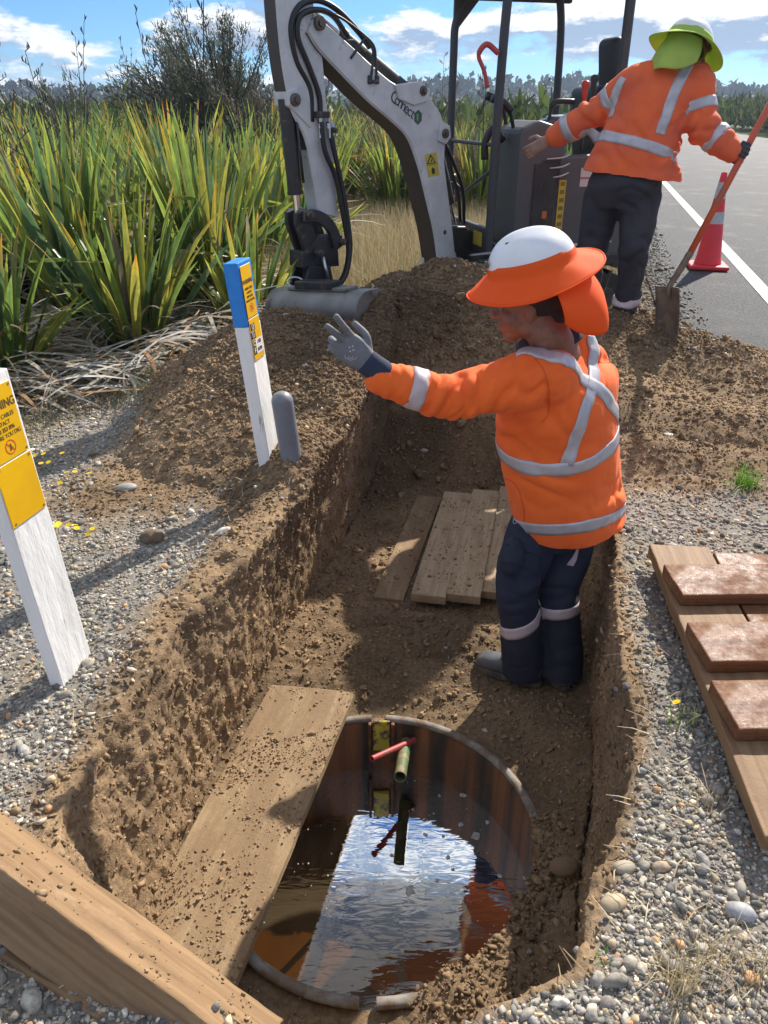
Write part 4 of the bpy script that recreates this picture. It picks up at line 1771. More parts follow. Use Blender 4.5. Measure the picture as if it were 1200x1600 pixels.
# shackle by the hitch
mb = MB()
c = Q(446, 437) + BN * .10
u1, u2 = Vector((1, .1, 0)), Vector((-.1, .5, 1)).normalized()
mb.tube([c + u1 * math.cos(a) * .050 + u2 * math.sin(a) * .030 for a in np.linspace(0, 2 * math.pi, 25)], .006, n=8)
mb.build('wire_ring', m_steelw, exc, smooth=True)


def text_plane(s, size, name, m, px, py, ang, off, parent, bold=False):
    """lettering lying on the side plate of the boom"""
    c = Q(px, py) + BN * off
    right = (Q(px + 10 * math.cos(ang), py + 10 * math.sin(ang)) + BN * off - c).normalized()
    up = (BN.cross(right)).normalized()
    if up.z < 0:
        up = -up
    M4 = Matrix((right, up, right.cross(up))).transposed().to_4x4()
    M4.translation = c
    return text_mesh(s, size, name, m, parent, M4, bold=bold)


hexc = Q(638, 183) + BN * (hw + .002)
m_txt = mat('logo_grey', (.045, .05, .055), rough=.5)
m_hex = mat('logo_green', (.035, .075, .060), rough=.45)
m_hex2 = mat('logo_light_green', (.16, .30, .10), rough=.45)
for i, chh in enumerate('Connect'):
    t = i / 6
    x = 601 + t * 29
    y = 153 + t * 25
    text_plane(chh, 0.10 if i == 0 else .093, 'lettering', m_txt, x, y, R(40 + 4 * t), hw + .0025, bo)
hm = MB()
hm.prism([hexc + (BU * math.cos(a) * .040 + Vector((0, 0, 1)) * math.sin(a) * .045) for a in [R(90 + 60 * i) for i in range(6)]], BN, .002)
hm.build('hexagon_logo', m_hex, bo)
hm = MB()
hm.prism([hexc + BN * .0015 + (BU * x + Vector((0, 0, 1)) * z) for x, z in ((.016, -.018), (.002, -.022), (.0, .022), (.016, .018))], BN, .002)
hm.build('logo_mark', m_hex2, bo)
# warning decal
dc = [Q(*p) + BN * (hw + .0015) for p in ((649, 241), (667, 237), (672, 272), (655, 276))]
hm = MB()
hm.prism(dc, BN, .0015)
hm.build('warning_decal', m_yst, bo)
hm = MB()
T_ = [Q(*p) + BN * (hw + .003) for p in ((657.5, 240), (651.5, 256), (666.5, 253.5))]
T2 = [Q(*p) + BN * (hw + .003) for p in ((658, 244), (654, 254), (664, 252.5))]
hm.add(T_ + T2, [(0, 1, 4, 3), (1, 2, 5, 4), (2, 0, 3, 5)])
hm.add([Q(*p) + BN * (hw + .003) for p in ((659, 247), (657.5, 252), (660.5, 251.5))], [(0, 1, 2)])
hm.add([Q(*p) + BN * (hw + .003) for p in ((661, 260), (659, 264), (660, 271), (665, 270), (664.5, 263))], [(0, 1, 2, 3, 4)])
hm.add([Q(*p) + BN * (hw + .003) for p in ((652, 257.5), (668.5, 254.5), (668.7, 255.3), (652.2, 258.3))], [(0, 1, 2, 3)])
hm.build('decal_print', blackm, bo)

# grading bucket seen from behind/above -------------------------------------------------
BA = P(424, 470, y=4.95)      # left end of the rounded back
BB = P(556, 476, y=4.55)
axd = (BB - BA).normalized()
perp = Vector((-axd.y, axd.x, 0)).normalized()      # away from the camera
if perp.y < 0:
    perp = -perp
upv = Vector((0, 0, 1))
prof = []
for t in np.linspace(R(-150), R(75), 16):     # curved shell, open side facing away/down
    prof.append((math.sin(t + R(180)) * .0, 0))
Rb = .115
prof = [(-Rb * math.cos(t), Rb * math.sin(t)) for t in np.linspace(R(-75), R(80), 14)]
prof.append((.10, Rb * .98))
prof = [(.06, -Rb * 1.08)] + prof[:0] + [(x, z) for x, z in prof]
cen = BA.lerp(BB, .5) + upv * -.05 + perp * .08
half = (BB - BA).length / 2 + .02


def bpt(s_, x, z):
    return cen + axd * s_ + perp * x + upv * z


mb = MB()
th = .012
inner_ = [(x * .90 + .004, z * .90) for x, z in prof]
V, F = [], []
for s_ in (-half, half):
    for x, z in prof:
        V.append(bpt(s_, x, z))
    for x, z in inner_:
        V.append(bpt(s_, x, z))
n = len(prof)
for k in range(n - 1):
    F.append((k, k + 1, 2 * n + k + 1, 2 * n + k))
    F.append((n + k, n + k + 1, 3 * n + k + 1, 3 * n + k)[::-1])
F.append((0, n, 3 * n, 2 * n))
F.append((n - 1, 2 * n - 1, 4 * n - 1, 3 * n - 1)[::-1])
mb.add(V, F)
mb.build('bucket_shell', m_bucket, exc, auto=50)
for s_ in (-half, half):
    mb = MB()
    cap = [(x * 1.03, z * 1.03) for x, z in prof] + [(.17, Rb * .80), (.19, -.02), (.14, -Rb * 1.2)]
    mb.prism([bpt(s_, x, z) for x, z in cap], axd, .014, .003)
    mb.build('bucket_side', m_bucket, exc)
mb = MB()
mb.box(bpt(.0, .02, Rb + .008), (half * 1.3, .12, .02), rot=Matrix((axd, perp, upv)).transposed(), bevel=.004)
mb.build('bucket_top_plate', m_bucket, exc)
mb = MB()
mb.box(bpt(-.02, .0, Rb + .03), (.30, .10, .05), rot=Matrix((axd, perp, upv)).transposed(), bevel=.01)
mb.build('bucket_mount', m_black, exc)

# superstructure -----------------------------------------------------------------------
fw = Vector((-.965, -.26, 0)).normalized()        # machine faces left, a little towards us
lf = Vector((fw.y, -fw.x, 0))                     # its near side
if lf.y > 0:
    lf = -lf
NF = P(766, 340, y=5.95)          # near front post foot
NF.z = 0
FF = NF - lf * .92                # far front post
NR = NF - fw * .92
FR = FF - fw * .92
ROT = Matrix((fw, -lf, Vector((0, 0, 1)))).transposed()
ctr0 = (NF + FF + NR + FR) / 4


def S(f_, s_, z):
    """machine coordinates: metres forward of centre, metres to its near side, height"""
    return ctr0 + fw * f_ + lf * s_ + Vector((0, 0, z))


def poststeel(pts, r, name='canopy_post', n=14):
    mb = MB()
    mb.tube(catmull(pts, 8), r, n=n)
    return mb.build(name, m_dark, exc, smooth=True)


top_z = 2.27
poststeel([S(.46, .46, .52), S(.455, .46, 1.2), S(.44, .46, 1.9), S(.42, .46, top_z + .04)], .031)
poststeel([S(.46, -.46, .52), S(.46, -.46, 1.2), S(.46, -.46, 1.85), S(.45, -.46, 2.06), S(.36, -.46, top_z - .02)], .030)
poststeel([S(-.44, .46, .75), S(-.46, .46, 1.5), S(-.46, .46, top_z)], .035)
poststeel([S(-.46, -.46, .75), S(-.44, -.46, 1.4), S(-.42, -.46, 2.0), S(-.38, -.46, top_z)], .030)
poststeel([S(-.47, .40, 1.15), S(-.50, .41, 1.6), S(-.47, .42, 2.0)], .013, 'work_light_cable', 8)
mb = MB()
mb.box(S(0, 0, top_z + .03), (1.12, 1.06, .07), rot=ROT, bevel=.03, seg=3)
mb.box(S(.50, 0, top_z - .02), (.12, 1.02, .07), rot=ROT, bevel=.02)
mb.box(S(0, .49, top_z - .035), (1.0, .05, .06), rot=ROT, bevel=.012)
mb.box(S(0, -.49, top_z - .035), (1.0, .05, .06), rot=ROT, bevel=.012)
roof = mb.build('canopy_roof', m_dark, exc)
mb = MB()
mb.prism([S(.47, -.46, 1.98), S(.47, -.46, 2.20), S(.28, -.46, 2.20)], lf, .03)
mb.build('roof_gusset', m_dark, exc)
poststeel([S(.46, -.44, 1.26), S(.46, .44, 1.26)], .014, 'cross_bar')
poststeel([S(.46, -.30, .84), S(.46, .44, 1.10)], .014, 'brace_bar')
# lower front panel and sticker
mb = MB()
mb.box(S(.46, 0, .585), (.045, .98, .25), rot=ROT, bevel=.01)
mb.build('front_panel', m_dark, exc)
mb = MB()
mb.box(S(.487, .30, .62), (.004, .17, .10), rot=ROT, bevel=.001, seg=1)
mb.build('yellow_sticker', m_yst, exc)
# body: floor plate, skirts, slew platform
mb = MB()
mb.box(S(-.02, 0, .46), (1.16, 1.06, .10), rot=ROT, bevel=.02)
mb.box(S(-.10, 0, .56), (.95, 1.02, .05), rot=ROT, bevel=.01)
mb.box(S(.0, 0, .36), (.9, .9, .14), rot=ROT, bevel=.02)
mb.build('platform', m_black, exc)
mb = MB()
mb.prism([S(-.36, 0, .50), S(-.30, 0, .92), S(-.40, 0, 1.02), S(-.78, 0, 1.02), S(-.86, 0, .9), S(-.86, 0, .42), S(-.6, 0, .38)], lf, 1.04, .03)
mb.build('engine_cover', m_cover, exc)
# seat base box with stickers, the cowling on our side
mb = MB()
mb.prism([S(.16, .47, .56), S(.13, .47, 1.18), S(-.42, .47, 1.20), S(-.52, .47, 1.05), S(-.52, .47, .55)], lf, .10, .02)
mb.build('side_cowling', m_cover, exc)
mb = MB()
mb.prism([S(.30, .30, .56), S(.30, .30, 1.36), S(.16, .30, 1.42), S(-.06, .30, 1.36), S(-.06, .30, .56)], lf, .44, .03)
mb.build('control_console', m_cover, exc)
mb = MB()
mb.box(S(.085, .527, .93), (.17, .012, .42), rot=ROT, bevel=.004)
mb.build('recess_panel', m_black, exc)
mb = MB()
mb.box(S(.07, .535, .80), (.035, .004, .05), rot=ROT)
mb.build('orange_label', mat('orange_label', (.5, .14, .03), rough=.5), exc)
mb = MB()
mb.box(S(-.06, .524, .86), (.055, .003, .34), rot=ROT)
yl = mb.build('yellow_sticker', m_yst, exc)
m_olive = mat('olive_print', (.20, .15, .03), rough=.6)
for k in range(6):
    mb = MB()
    mb.box(S(-.06, .527, .73 + .055 * k), (.035, .002, .028), rot=ROT)
    mb.build('sticker_print', m_olive, yl)
m_pale = mat('pale_sticker', (.55, .50, .50), rough=.5)
mb = MB()
mb.box(S(-.27, .524, 1.045), (.15, .003, .125), rot=ROT)
st = mb.build('pale_label', m_pale, exc)
mb = MB()
mb.box(S(-.27, .5265, 1.04), (.148, .002, .012), rot=ROT)
mb.box(S(-.31, .5265, 1.085), (.05, .002, .03), rot=ROT)
mb.build('label_print', mat('red_band', (.42, .09, .07), rough=.5), st)
mb = MB()
mb.prism([S(.12, .52, .575), S(.62, .55, .545), S(.62, .50, .535), S(-.5, .50, .585), S(-.5, .55, .595)], Vector((0, 0, 1)), .012)
mb.build('step_edge', m_steelw, exc)
# travel levers and grips
for (f0, s0, f1, s1, z1) in ((.24, .34, .33, .36, 1.53), (.20, .10, .27, .10, 1.55)):
    mb = MB()
    mb.tube(catmull([S(f0, s0, 1.25), S((f0 + f1) / 2, s0, 1.40), S(f1, s1, z1 - .03)], 5), .014, n=8)
    mb.tube(catmull([S(f1 - .02, s1, z1 - .06), S(f1 + .04, s1, z1 - .01), S(f1 + .13, s1, z1 + .02)], 5), .028, n=12)
    mb.build('travel_lever', m_rub, exc, smooth=True)
mb = MB()
mb.tube(catmull([S(.33, .30, 1.28), S(.41, .30, 1.36), S(.47, .31, 1.28), S(.47, .31, 1.16)], 6), .026, n=12)
mb.build('bent_hose', m_rub, exc, smooth=True)
mb = MB()
mb.tube(catmull([S(.02, .34, 1.30), S(.0, .34, 1.45), S(.0, .34, 1.50)], 5), .012, n=8)
mb.tube(catmull([S(-.0, .34, 1.50), S(-.05, .34, 1.53), S(-.18, .34, 1.53)], 5), .020, n=10)
mb.build('control_lever', m_rub, exc, smooth=True)
mb = MB()
mb.sphere(S(-.10, .28, 1.40), .12, scale=(1.3, .9, .28), rot=ROT)
mb.build('display_cowl', mat('shiny_cowl', (.10, .11, .12), rough=.22), exc, smooth=True)
mb = MB()
mb.sphere(S(-.11, .29, 1.435), .085, scale=(1.3, .8, .16), rot=ROT)
mb.build('display_lens', mat('display_glass', (.55, .60, .66), rough=.1, spec=.8), exc, smooth=True)
for k in range(3):
    mb = MB()
    mb.tube(catmull([S(.09 - .03 * k, .54, 1.17 - .06 * k), S(-.02, .56, 1.18 - .06 * k), S(-.09, .54, 1.20 - .06 * k)], 4), .006, n=6)
    mb.build('grab_wire', m_steelw, exc, smooth=True)
mb = MB()
mb.prism([S(-.30, .54, 1.20), S(-.27, .54, 1.27), S(-.33, .54, 1.31), S(-.35, .54, 1.22)], lf, .01)
mb.build('green_tag', mat('green_tag', (.05, .42, .06), rough=.5), exc)
# seat
mb = MB()
mb.box(S(-.26, .0, 1.08), (.48, .46, .12), rot=ROT, bevel=.05, seg=4)
mb.build('seat_cushion', m_seat, exc, auto=60)
mb = MB()
tl = Matrix.Rotation(R(8), 3, lf)
mb.box(S(-.52, .0, 1.36), (.13, .46, .56), rot=tl @ ROT, bevel=.055, seg=4)
mb.build('seat_back', m_seat, exc, auto=60)
mb = MB()
mb.box(S(-.60, .06, 1.78), (.11, .27, .34), rot=tl @ ROT, bevel=.053, seg=5)
mb.build('headrest', m_seat, exc, auto=60)
for s0, tip, mm, f0 in ((.30, 1.70, m_seat, -.36), (.44, 1.66, m_redlev, -.22)):
    mb = MB()
    mb.tube(catmull([S(f0, s0, 1.22), S(f0 - .01, s0, 1.42), S(f0 + .01, s0, tip - .12)], 6), .012, n=8)
    mb.build('joystick_stem', m_black, exc, smooth=True)
    mb = MB()
    mb.tube(catmull([S(f0 + .01, s0, tip - .14), S(f0 + .02, s0, tip - .06), S(f0 + .01, s0, tip)], 5), [.016] * 3 + [.022] * 4 + [.030] * 3 + [.014], n=12)
    mb.build('joystick_grip', mm, exc, smooth=True)
mb = MB()
mb.tube([S(-.36, .30, 1.40 + .018 * k) for k in range(9)], [.045 if k % 2 else .035 for k in range(9)], n=14)
mb.build('rubber_boot', m_rub, exc, smooth=True)
# red clamp tied to the near front post
mb = MB()
c = S(.51, .46, 1.83)
mb.tube(catmull([c + Vector((.03, -.04, -.02)), c + Vector((-.05, -.04, .03)), c + Vector((-.10, -.04, -.03)), c + Vector((-.06, -.05, -.12)), c + Vector((-.03, -.05, -.22))], 6), [.018] * 12 + [.014] * 13, n=10)
mb.build('red_lever', mat('faded_red', (.42, .05, .045), rough=.5), exc, smooth=True)
# coupling on the far post
mb = MB()
c = S(.46, -.40, .90)
mb.box(c, (.05, .04, .12), bevel=.01)
mb.tube(catmull([c + Vector((.03, 0, .05)), c + Vector((.07, 0, 0)), c + Vector((.05, 0, -.08)), c + Vector((0, 0, -.06))], 5), .010, n=8)
mb.build('latch', m_black, exc)
# swing post and tracks (low, mostly behind the heap)
sw = MB()
sc_ = BF.copy()
sw.prism([Q(*p) for p in ((694, 352), (716, 352), (742, 372), (744, 424), (690, 424), (690, 396))], BN, .16, .015)
sw.cyl(S(.62, .0, .18), S(.62, .0, .62), .10, n=20)
sw.build('swing_post', m_black, exc)
mb = MB()
mb.box(S(.56, 0, .45), (.30, .30, .22), rot=ROT, bevel=.03)
mb.build('swing_bracket', m_black, exc)
for s_ in (-1, 1):
    mb = MB()
    path = []
    for t in np.linspace(0, 2 * math.pi, 41)[:-1]:
        cx = .52 * (1 if math.cos(t) > 0 else -1)
        path.append((cx + .17 * math.cos(t), .19 + .17 * math.sin(t)))
    mb.prism([S(x, s_ * .43, z) for x, z in path], lf, .23, .01)
    for k in range(-8, 9):
        for z in (.365, .012):
            mb.box(S(k * .066, s_ * .43, z), (.03, .23, .02), rot=ROT)
    tr = mb.build('track', m_rub, exc)
    for x in (-.5, -.2, .1, .5):
        mb = MB()
        mb.cyl(S(x, s_ * (.43 + .12), .17), S(x, s_ * (.43 + .135), .17), .09, n=20, bevel=.01)
        mb.build('track_roller', m_black, tr)
# red backing lamp / straps by the body

# ------------------------------------------------------------------ people
def ell(c, r, rot=None, u=20, v=14):
    """closed ellipsoid as arrays"""
    V, F = [], []
    c = Vector(c)
    R3 = rot if rot is not None else Matrix.Identity(3)
    for i in range(1, v):
        ph = math.pi * i / v
        for j in range(u):
            th = 2 * math.pi * j / u
            V.append(c + R3 @ Vector((r[0] * math.sin(ph) * math.cos(th), r[1] * math.sin(ph) * math.sin(th), r[2] * math.cos(ph))))
    n = len(V)
    V += [c + R3 @ Vector((0, 0, r[2])), c - R3 @ Vector((0, 0, r[2]))]
    for i in range(v - 2):
        for j in range(u):
            F.append((i * u + j, (i + 1) * u + j, (i + 1) * u + (j + 1) % u, i * u + (j + 1) % u))
    for j in range(u):
        F.append((n, j, (j + 1) % u))
        F.append((n + 1, (v - 2) * u + (j + 1) % u, (v - 2) * u + j))
    return V, F


def limb(pts, radii, k=7, n=22, up=None, cap=True):
    """tapered limb with rounded ends through joints; radii may be (a, b) ellipses"""
    rr = [(r, r) if isinstance(r, (int, float)) else r for r in radii]
    P3 = [Vector((*p[:],)) for p in pts]
    c = catmull(P3, k)
    ra = catmull([Vector((a, b, 0)) for a, b in rr], k)
    if cap:
        for end in (0, -1):
            p, q = (c[0], c[1]) if end == 0 else (c[-1], c[-2])
            d = (p - q).normalized()
            r0 = ra[end]
            ext, er = [], []
            for a in (.35, .75, 1.1, 1.4):
                ext.append(p + d * r0.x * .8 * math.sin(a))
                er.append(Vector((r0.x * math.cos(a), r0.y * math.cos(a), 0)))
            if end == 0:
                c = ext[::-1] + c
                ra = er[::-1] + ra
            else:
                c = c + ext
                ra = ra + er
    fr = frames(c, up)
    V, F = [], []
    for i, p in enumerate(c):
        t, u, w = fr[i]
        for j in range(n):
            a = 2 * math.pi * j / n
            V.append(p + u * math.cos(a) * ra[i].x + w * math.sin(a) * ra[i].y)
    for i in range(len(c) - 1):
        for j in range(n):
            F.append((i * n + j, i * n + (j + 1) % n, (i + 1) * n + (j + 1) % n, (i + 1) * n + j))
    F.append(tuple(range(n))[::-1])
    F.append(tuple((len(c) - 1) * n + j for j in range(n)))
    return V, F


def trunk(secs, k=6, n=36, e=2.3, open_bottom=0.0):
    """secs: (centre, half vector to the side, half vector to the front)"""
    C = catmull([s[0] for s in secs], k)
    A = catmull([s[1] for s in secs], k)
    B = catmull([s[2] for s in secs], k)
    V, F = [], []
    for c, a, b in zip(C, A, B):
        for j in range(n):
            t = 2 * math.pi * j / n
            ct, st = math.cos(t), math.sin(t)
            x = math.copysign(abs(ct) ** (2 / e), ct)
            y = math.copysign(abs(st) ** (2 / e), st)
            V.append(c + a * x + b * y)
    m = len(C)
    for i in range(m - 1):
        for j in range(n):
            F.append((i * n + j, i * n + (j + 1) % n, (i + 1) * n + (j + 1) % n, (i + 1) * n + j))
    F.append(tuple(range(n))[::-1])
    F.append(tuple((m - 1) * n + j for j in range(n)))
    return V, F


def union(name, pieces, voxel, smooth, m, parent, disp=None, cut=None):
    """weld overlapping closed shapes into one continuous skin"""
    b = bmesh.new()
    for V, F in pieces:
        vs = [b.verts.new(v) for v in V]
        fs = []
        for f in F:
            try:
                fs.append(b.faces.new([vs[i] for i in f]))
            except ValueError:
                pass
        bmesh.ops.recalc_face_normals(b, faces=fs)
    me = bpy.data.meshes.new('raw')
    b.to_mesh(me)
    b.free()
    o = bpy.data.objects.new('raw', me)
    COL.objects.link(o)
    md = o.modifiers.new('r', 'REMESH')
    md.mode = 'VOXEL'
    md.voxel_size = voxel
    md.adaptivity = 0
    dg = bpy.context.evaluated_depsgraph_get()
    res = bpy.data.meshes.new_from_object(o.evaluated_get(dg))
    bpy.data.objects.remove(o)
    b = bmesh.new()
    b.from_mesh(res)
    for _ in range(smooth):
        bmesh.ops.smooth_vert(b, verts=b.verts, factor=.5, use_axis_x=True, use_axis_y=True, use_axis_z=True)
    if cut is not None:
        for co, no in cut:
            bmesh.ops.bisect_plane(b, geom=b.verts[:] + b.edges[:] + b.faces[:], plane_co=co, plane_no=no, clear_outer=True)
            ed = [e for e in b.edges if e.is_boundary]
            bmesh.ops.holes_fill(b, edges=ed)
    b.normal_update()
    if disp is not None:
        p = np.array([v.co[:] for v in b.verts])
        n = np.array([v.normal[:] for v in b.verts])
        d = disp(p)
        p = p + n * d[:, None]
        for v, q in zip(b.verts, p):
            v.co = q
    out = bpy.data.meshes.new(name)
    b.to_mesh(out)
    b.normal_update()
    bvh = BVHTree.FromBMesh(b)
    b.free()
    o = link(name, out, m, parent, smooth=True)
    return o, bvh


def cloth_disp(folds=(), base=.004, seed=0, stretch=(1, 1, 1), freq=5.5):
    """creases: folds = (point, axis, reach, depth, wavelength)"""
    def f(p):
        q = p * np.array(stretch)
        n1 = fbm(q + seed, freq, 2)
        n2 = fbm(q + seed + 9, freq * 1.7, 2)
        m = .45 + .55 * fbm(p + seed + 21, 3.0, 1)
        d = base * .7 * n1 - base * 1.0 * m * np.exp(-(n1 / .12) ** 2) - base * .5 * m * np.exp(-(n2 / .10) ** 2)
        for i_, (c, ax, reach, amp, wl) in enumerate(folds):
            c, ax = np.array(c[:]), np.array(Vector(ax).normalized()[:])
            r = p - c
            s = r @ ax
            dist = np.linalg.norm(r, axis=1)
            w = np.exp(-(dist / reach) ** 2)
            # stretch the noise so that its creases run across the limb
            pp = (r - s[:, None] * ax) * .42 + s[:, None] * ax * 1.0
            nn = perlin(pp / (wl * 1.15) + seed + 5.3 * i_)
            d = d + amp * w * (1.2 * nn - 1.6 * np.exp(-(nn / .22) ** 2) + .5)
        return d
    return f


def ribbon(name, bvh, pts, width, m, parent, off=.0022, n=48, rows=5, closed=False, reach=.2):
    """tape lying on a garment along pts (rough points close to the surface)"""
    if closed:
        c = pts
    else:
        c = catmull(pts, max(2, n // max(len(pts) - 1, 1)))
    snap = []
    for p in c:
        h = bvh.find_nearest(p, reach)
        snap.append((h[0], h[1]) if h[0] is not None else (Vector(p), Vector((0, -1, 0))))
    N_ = len(snap)
    sm = []
    for i in range(N_):
        a = Vector((0, 0, 0))
        cnt = 0
        for k in (-2, -1, 0, 1, 2):
            j = (i + k) % N_ if closed else min(max(i + k, 0), N_ - 1)
            a += snap[j][0]
            cnt += 1
        sm.append(a / cnt)
    V, F = [], []
    for i in range(N_):
        a = sm[(i - 1) % N_] if closed else sm[max(i - 1, 0)]
        b = sm[(i + 1) % N_] if closed else sm[min(i + 1, N_ - 1)]
        t = (b - a).normalized()
        nn = snap[i][1]
        s = nn.cross(t).normalized()
        for r in range(rows):
            q = sm[i] + s * width * (r / (rows - 1) - .5)
            h = bvh.find_nearest(q, reach)
            if h[0] is not None:
                q2 = h[0] + h[1] * off
            else:
                q2 = q
            V.append(q2)
    M_ = N_ if closed else N_ - 1
    for i in range(M_):
        j = (i + 1) % N_
        for r in range(rows - 1):
            F.append((i * rows + r, i * rows + r + 1, j * rows + r + 1, j * rows + r))
    b = bmesh.new()
    vs = [b.verts.new(v) for v in V]
    for f in F:
        b.faces.new([vs[i] for i in f])
    b.normal_update()
    me = bpy.data.meshes.new(name)
    b.to_mesh(me)
    b.free()
    o = link(name, me, m, parent, smooth=True)
    sol = o.modifiers.new('s', 'SOLIDIFY')
    sol.thickness = .0016
    sol.offset = 0
    return o


def hit(bvh, px, py):
    r = ray(px, py).normalized()
    h = bvh.ray_cast(Vector((0, 0, CAMZ)), r)
    if h[0] is not None:
        return h[0]
    best = None
    for k in range(8, 70):
        q = Vector((0, 0, CAMZ)) + r * (k * .1)
        n_ = bvh.find_nearest(q)
        if n_[0] is not None and (best is None or n_[3] < best[0]):
            best = (n_[3], n_[0])
    return best[1]


def hoop_pts(bvh, c, normal, start=.6, n=72, ref=None):
    c = Vector(c)
    nn = Vector(normal).normalized()
    u = nn.orthogonal().normalized()
    w = nn.cross(u)
    out = []
    for i in range(n):
        a = 2 * math.pi * i / n
        d = u * math.cos(a) + w * math.sin(a)
        h = bvh.ray_cast(c + d * start, -d, start)
        if h[0] is not None:
            out.append(h[0])
        elif out:
            out.append(out[-1])
    return out


def fr3(fwd, up=(0, 0, 1)):
    f = Vector(fwd).normalized()
    l = Vector(up).cross(f).normalized()
    u = f.cross(l)
    return Matrix((f, l, u)).transposed()       # columns forward, left, up


m_skin = mat('skin', (.19, .082, .050), rough=.55, var=(.25, .11, .07), vscale=25, bump=.5, bscale=320, bdist=.0008, spots=(.12, .06, .04), sscale=60, spotband=(.55, .7))
m_org = mat('orange_cloth', (.84, .125, .012), rough=.85, var=(.92, .155, .018), vscale=5, bump=.5, bscale=420, bdist=.0008, sheen=.05)
m_org2 = mat('dusty_orange_cloth', (.80, .135, .035), rough=.85, var=(.66, .12, .05), vscale=5, bump=.5, bscale=420, bdist=.0008, sheen=.05, spots=(.42, .16, .09), sscale=5, spotband=(.6, .8))
m_hat = mat('orange_brim_cloth', (1.0, .145, .010), rough=.75, bump=.4, bscale=500, bdist=.0006, transl=.38)
m_lime = mat('lime_cloth', (.52, .68, .13), rough=.8, var=(.44, .60, .12), vscale=8, bump=.4, bscale=400, bdist=.0008, transl=.30)
m_refl = mat('reflective_tape', (.52, .50, .52), rough=.42, metal=.25, var=(.42, .41, .43), vscale=16, bump=.35, bscale=60, bdist=.0015, spots=(.33, .30, .28), sscale=22, spotband=(.6, .75))
m_reflp = mat('pinkish_tape', (.56, .46, .48), rough=.5, var=(.48, .40, .41), vscale=14, bump=.3, bscale=80, bdist=.0012)
m_navy = mat('navy_cloth', (.014, .019, .040), rough=.85, var=(.022, .027, .046), vscale=6, bump=.5, bscale=380, bdist=.0008, spots=(.055, .045, .038), sscale=7, spotband=(.56, .78))
m_blackc = mat('black_cloth', (.024, .024, .032), rough=.85, var=(.040, .038, .044), vscale=5, bump=.5, bscale=380, bdist=.0008, spots=(.06, .048, .04), sscale=6, spotband=(.58, .8))
m_helm = mat('white_helmet', (.78, .78, .79), rough=.28, var=(.72, .72, .73), vscale=6, coat=.4, spots=(.5, .46, .42), sscale=24, spotband=(.68, .74))
m_glove = mat('grey_glove', (.13, .135, .15), rough=.7, var=(.17, .17, .185), vscale=25, bump=.5, bscale=260, bdist=.001)
m_glove_t = mat('dusty_glove_tip', (.42, .40, .37), rough=.8, var=(.2, .2, .2), vscale=40)
m_cuff = mat('navy_knit', (.028, .036, .066), rough=.9, bump=.8, bscale=200, bdist=.002, stretch=(1, 1, 1))
m_boot = mat('grey_dusty_boot', (.060, .066, .074), rough=.55, var=(.10, .105, .11), vscale=9, spots=(.20, .17, .14), sscale=14, spotband=(.52, .66), bump=.4, bscale=70)
m_sole = mat('boot_sole', (.055, .055, .058), rough=.8, spots=(.15, .11, .08), sscale=16, spotband=(.45, .6))
m_hair = mat('dark_hair', (.018, .012, .010), rough=.7, bump=.9, bscale=300, bdist=.003)
m_eye = mat('eye', (.16, .13, .12), rough=.25)


def head_pieces(c, M3, s=1.0):
    def T(x, y, z):
        return Vector(c) + M3 @ Vector((x, y, z)) * s

    def E(x, y, z, a, b, cc, rot=None):
        R3 = M3 if rot is None else M3 @ rot
        return ell(T(x, y, z), (a * s, b * s, cc * s), R3)
    p = [E(-.012, 0, .040, .100, .079, .090),
         E(.026, 0, -.030, .070, .062, .080),
         E(.066, 0, -.094, .027, .030, .022),
         E(.058, 0, -.050, .038, .040, .045),
         E(.083, 0, .026, .018, .050, .014),
         E(-.005, .070, -.012, .019, .012, .032, Matrix.Rotation(R(-12), 3, 'Y')),
         E(-.005, -.070, -.012, .019, .012, .032, Matrix.Rotation(R(-12), 3, 'Y'))]
    for q in (-1, 1):
        p += [E(.000, q * .048, -.060, .040, .020, .034), E(.062, q * .036, -.028, .030, .026, .028),
              E(.104, q * .013, -.027, .012, .009, .009)]
    p.append(limb([T(.080, 0, .020), T(.098, 0, .0), T(.116, 0, -.022)], [.009 * s, .0105 * s, .0135 * s], k=4, n=12))
    p.append(limb([T(.088, .022, -.058), T(.099, 0, -.055), T(.088, -.022, -.058)], [.004 * s, .0075 * s, .004 * s], k=4, n=10))
    p.append(limb([T(.085, .018, -.070), T(.096, 0, -.070), T(.085, -.018, -.070)], [.004 * s, .008 * s, .004 * s], k=4, n=10))
    return p, T


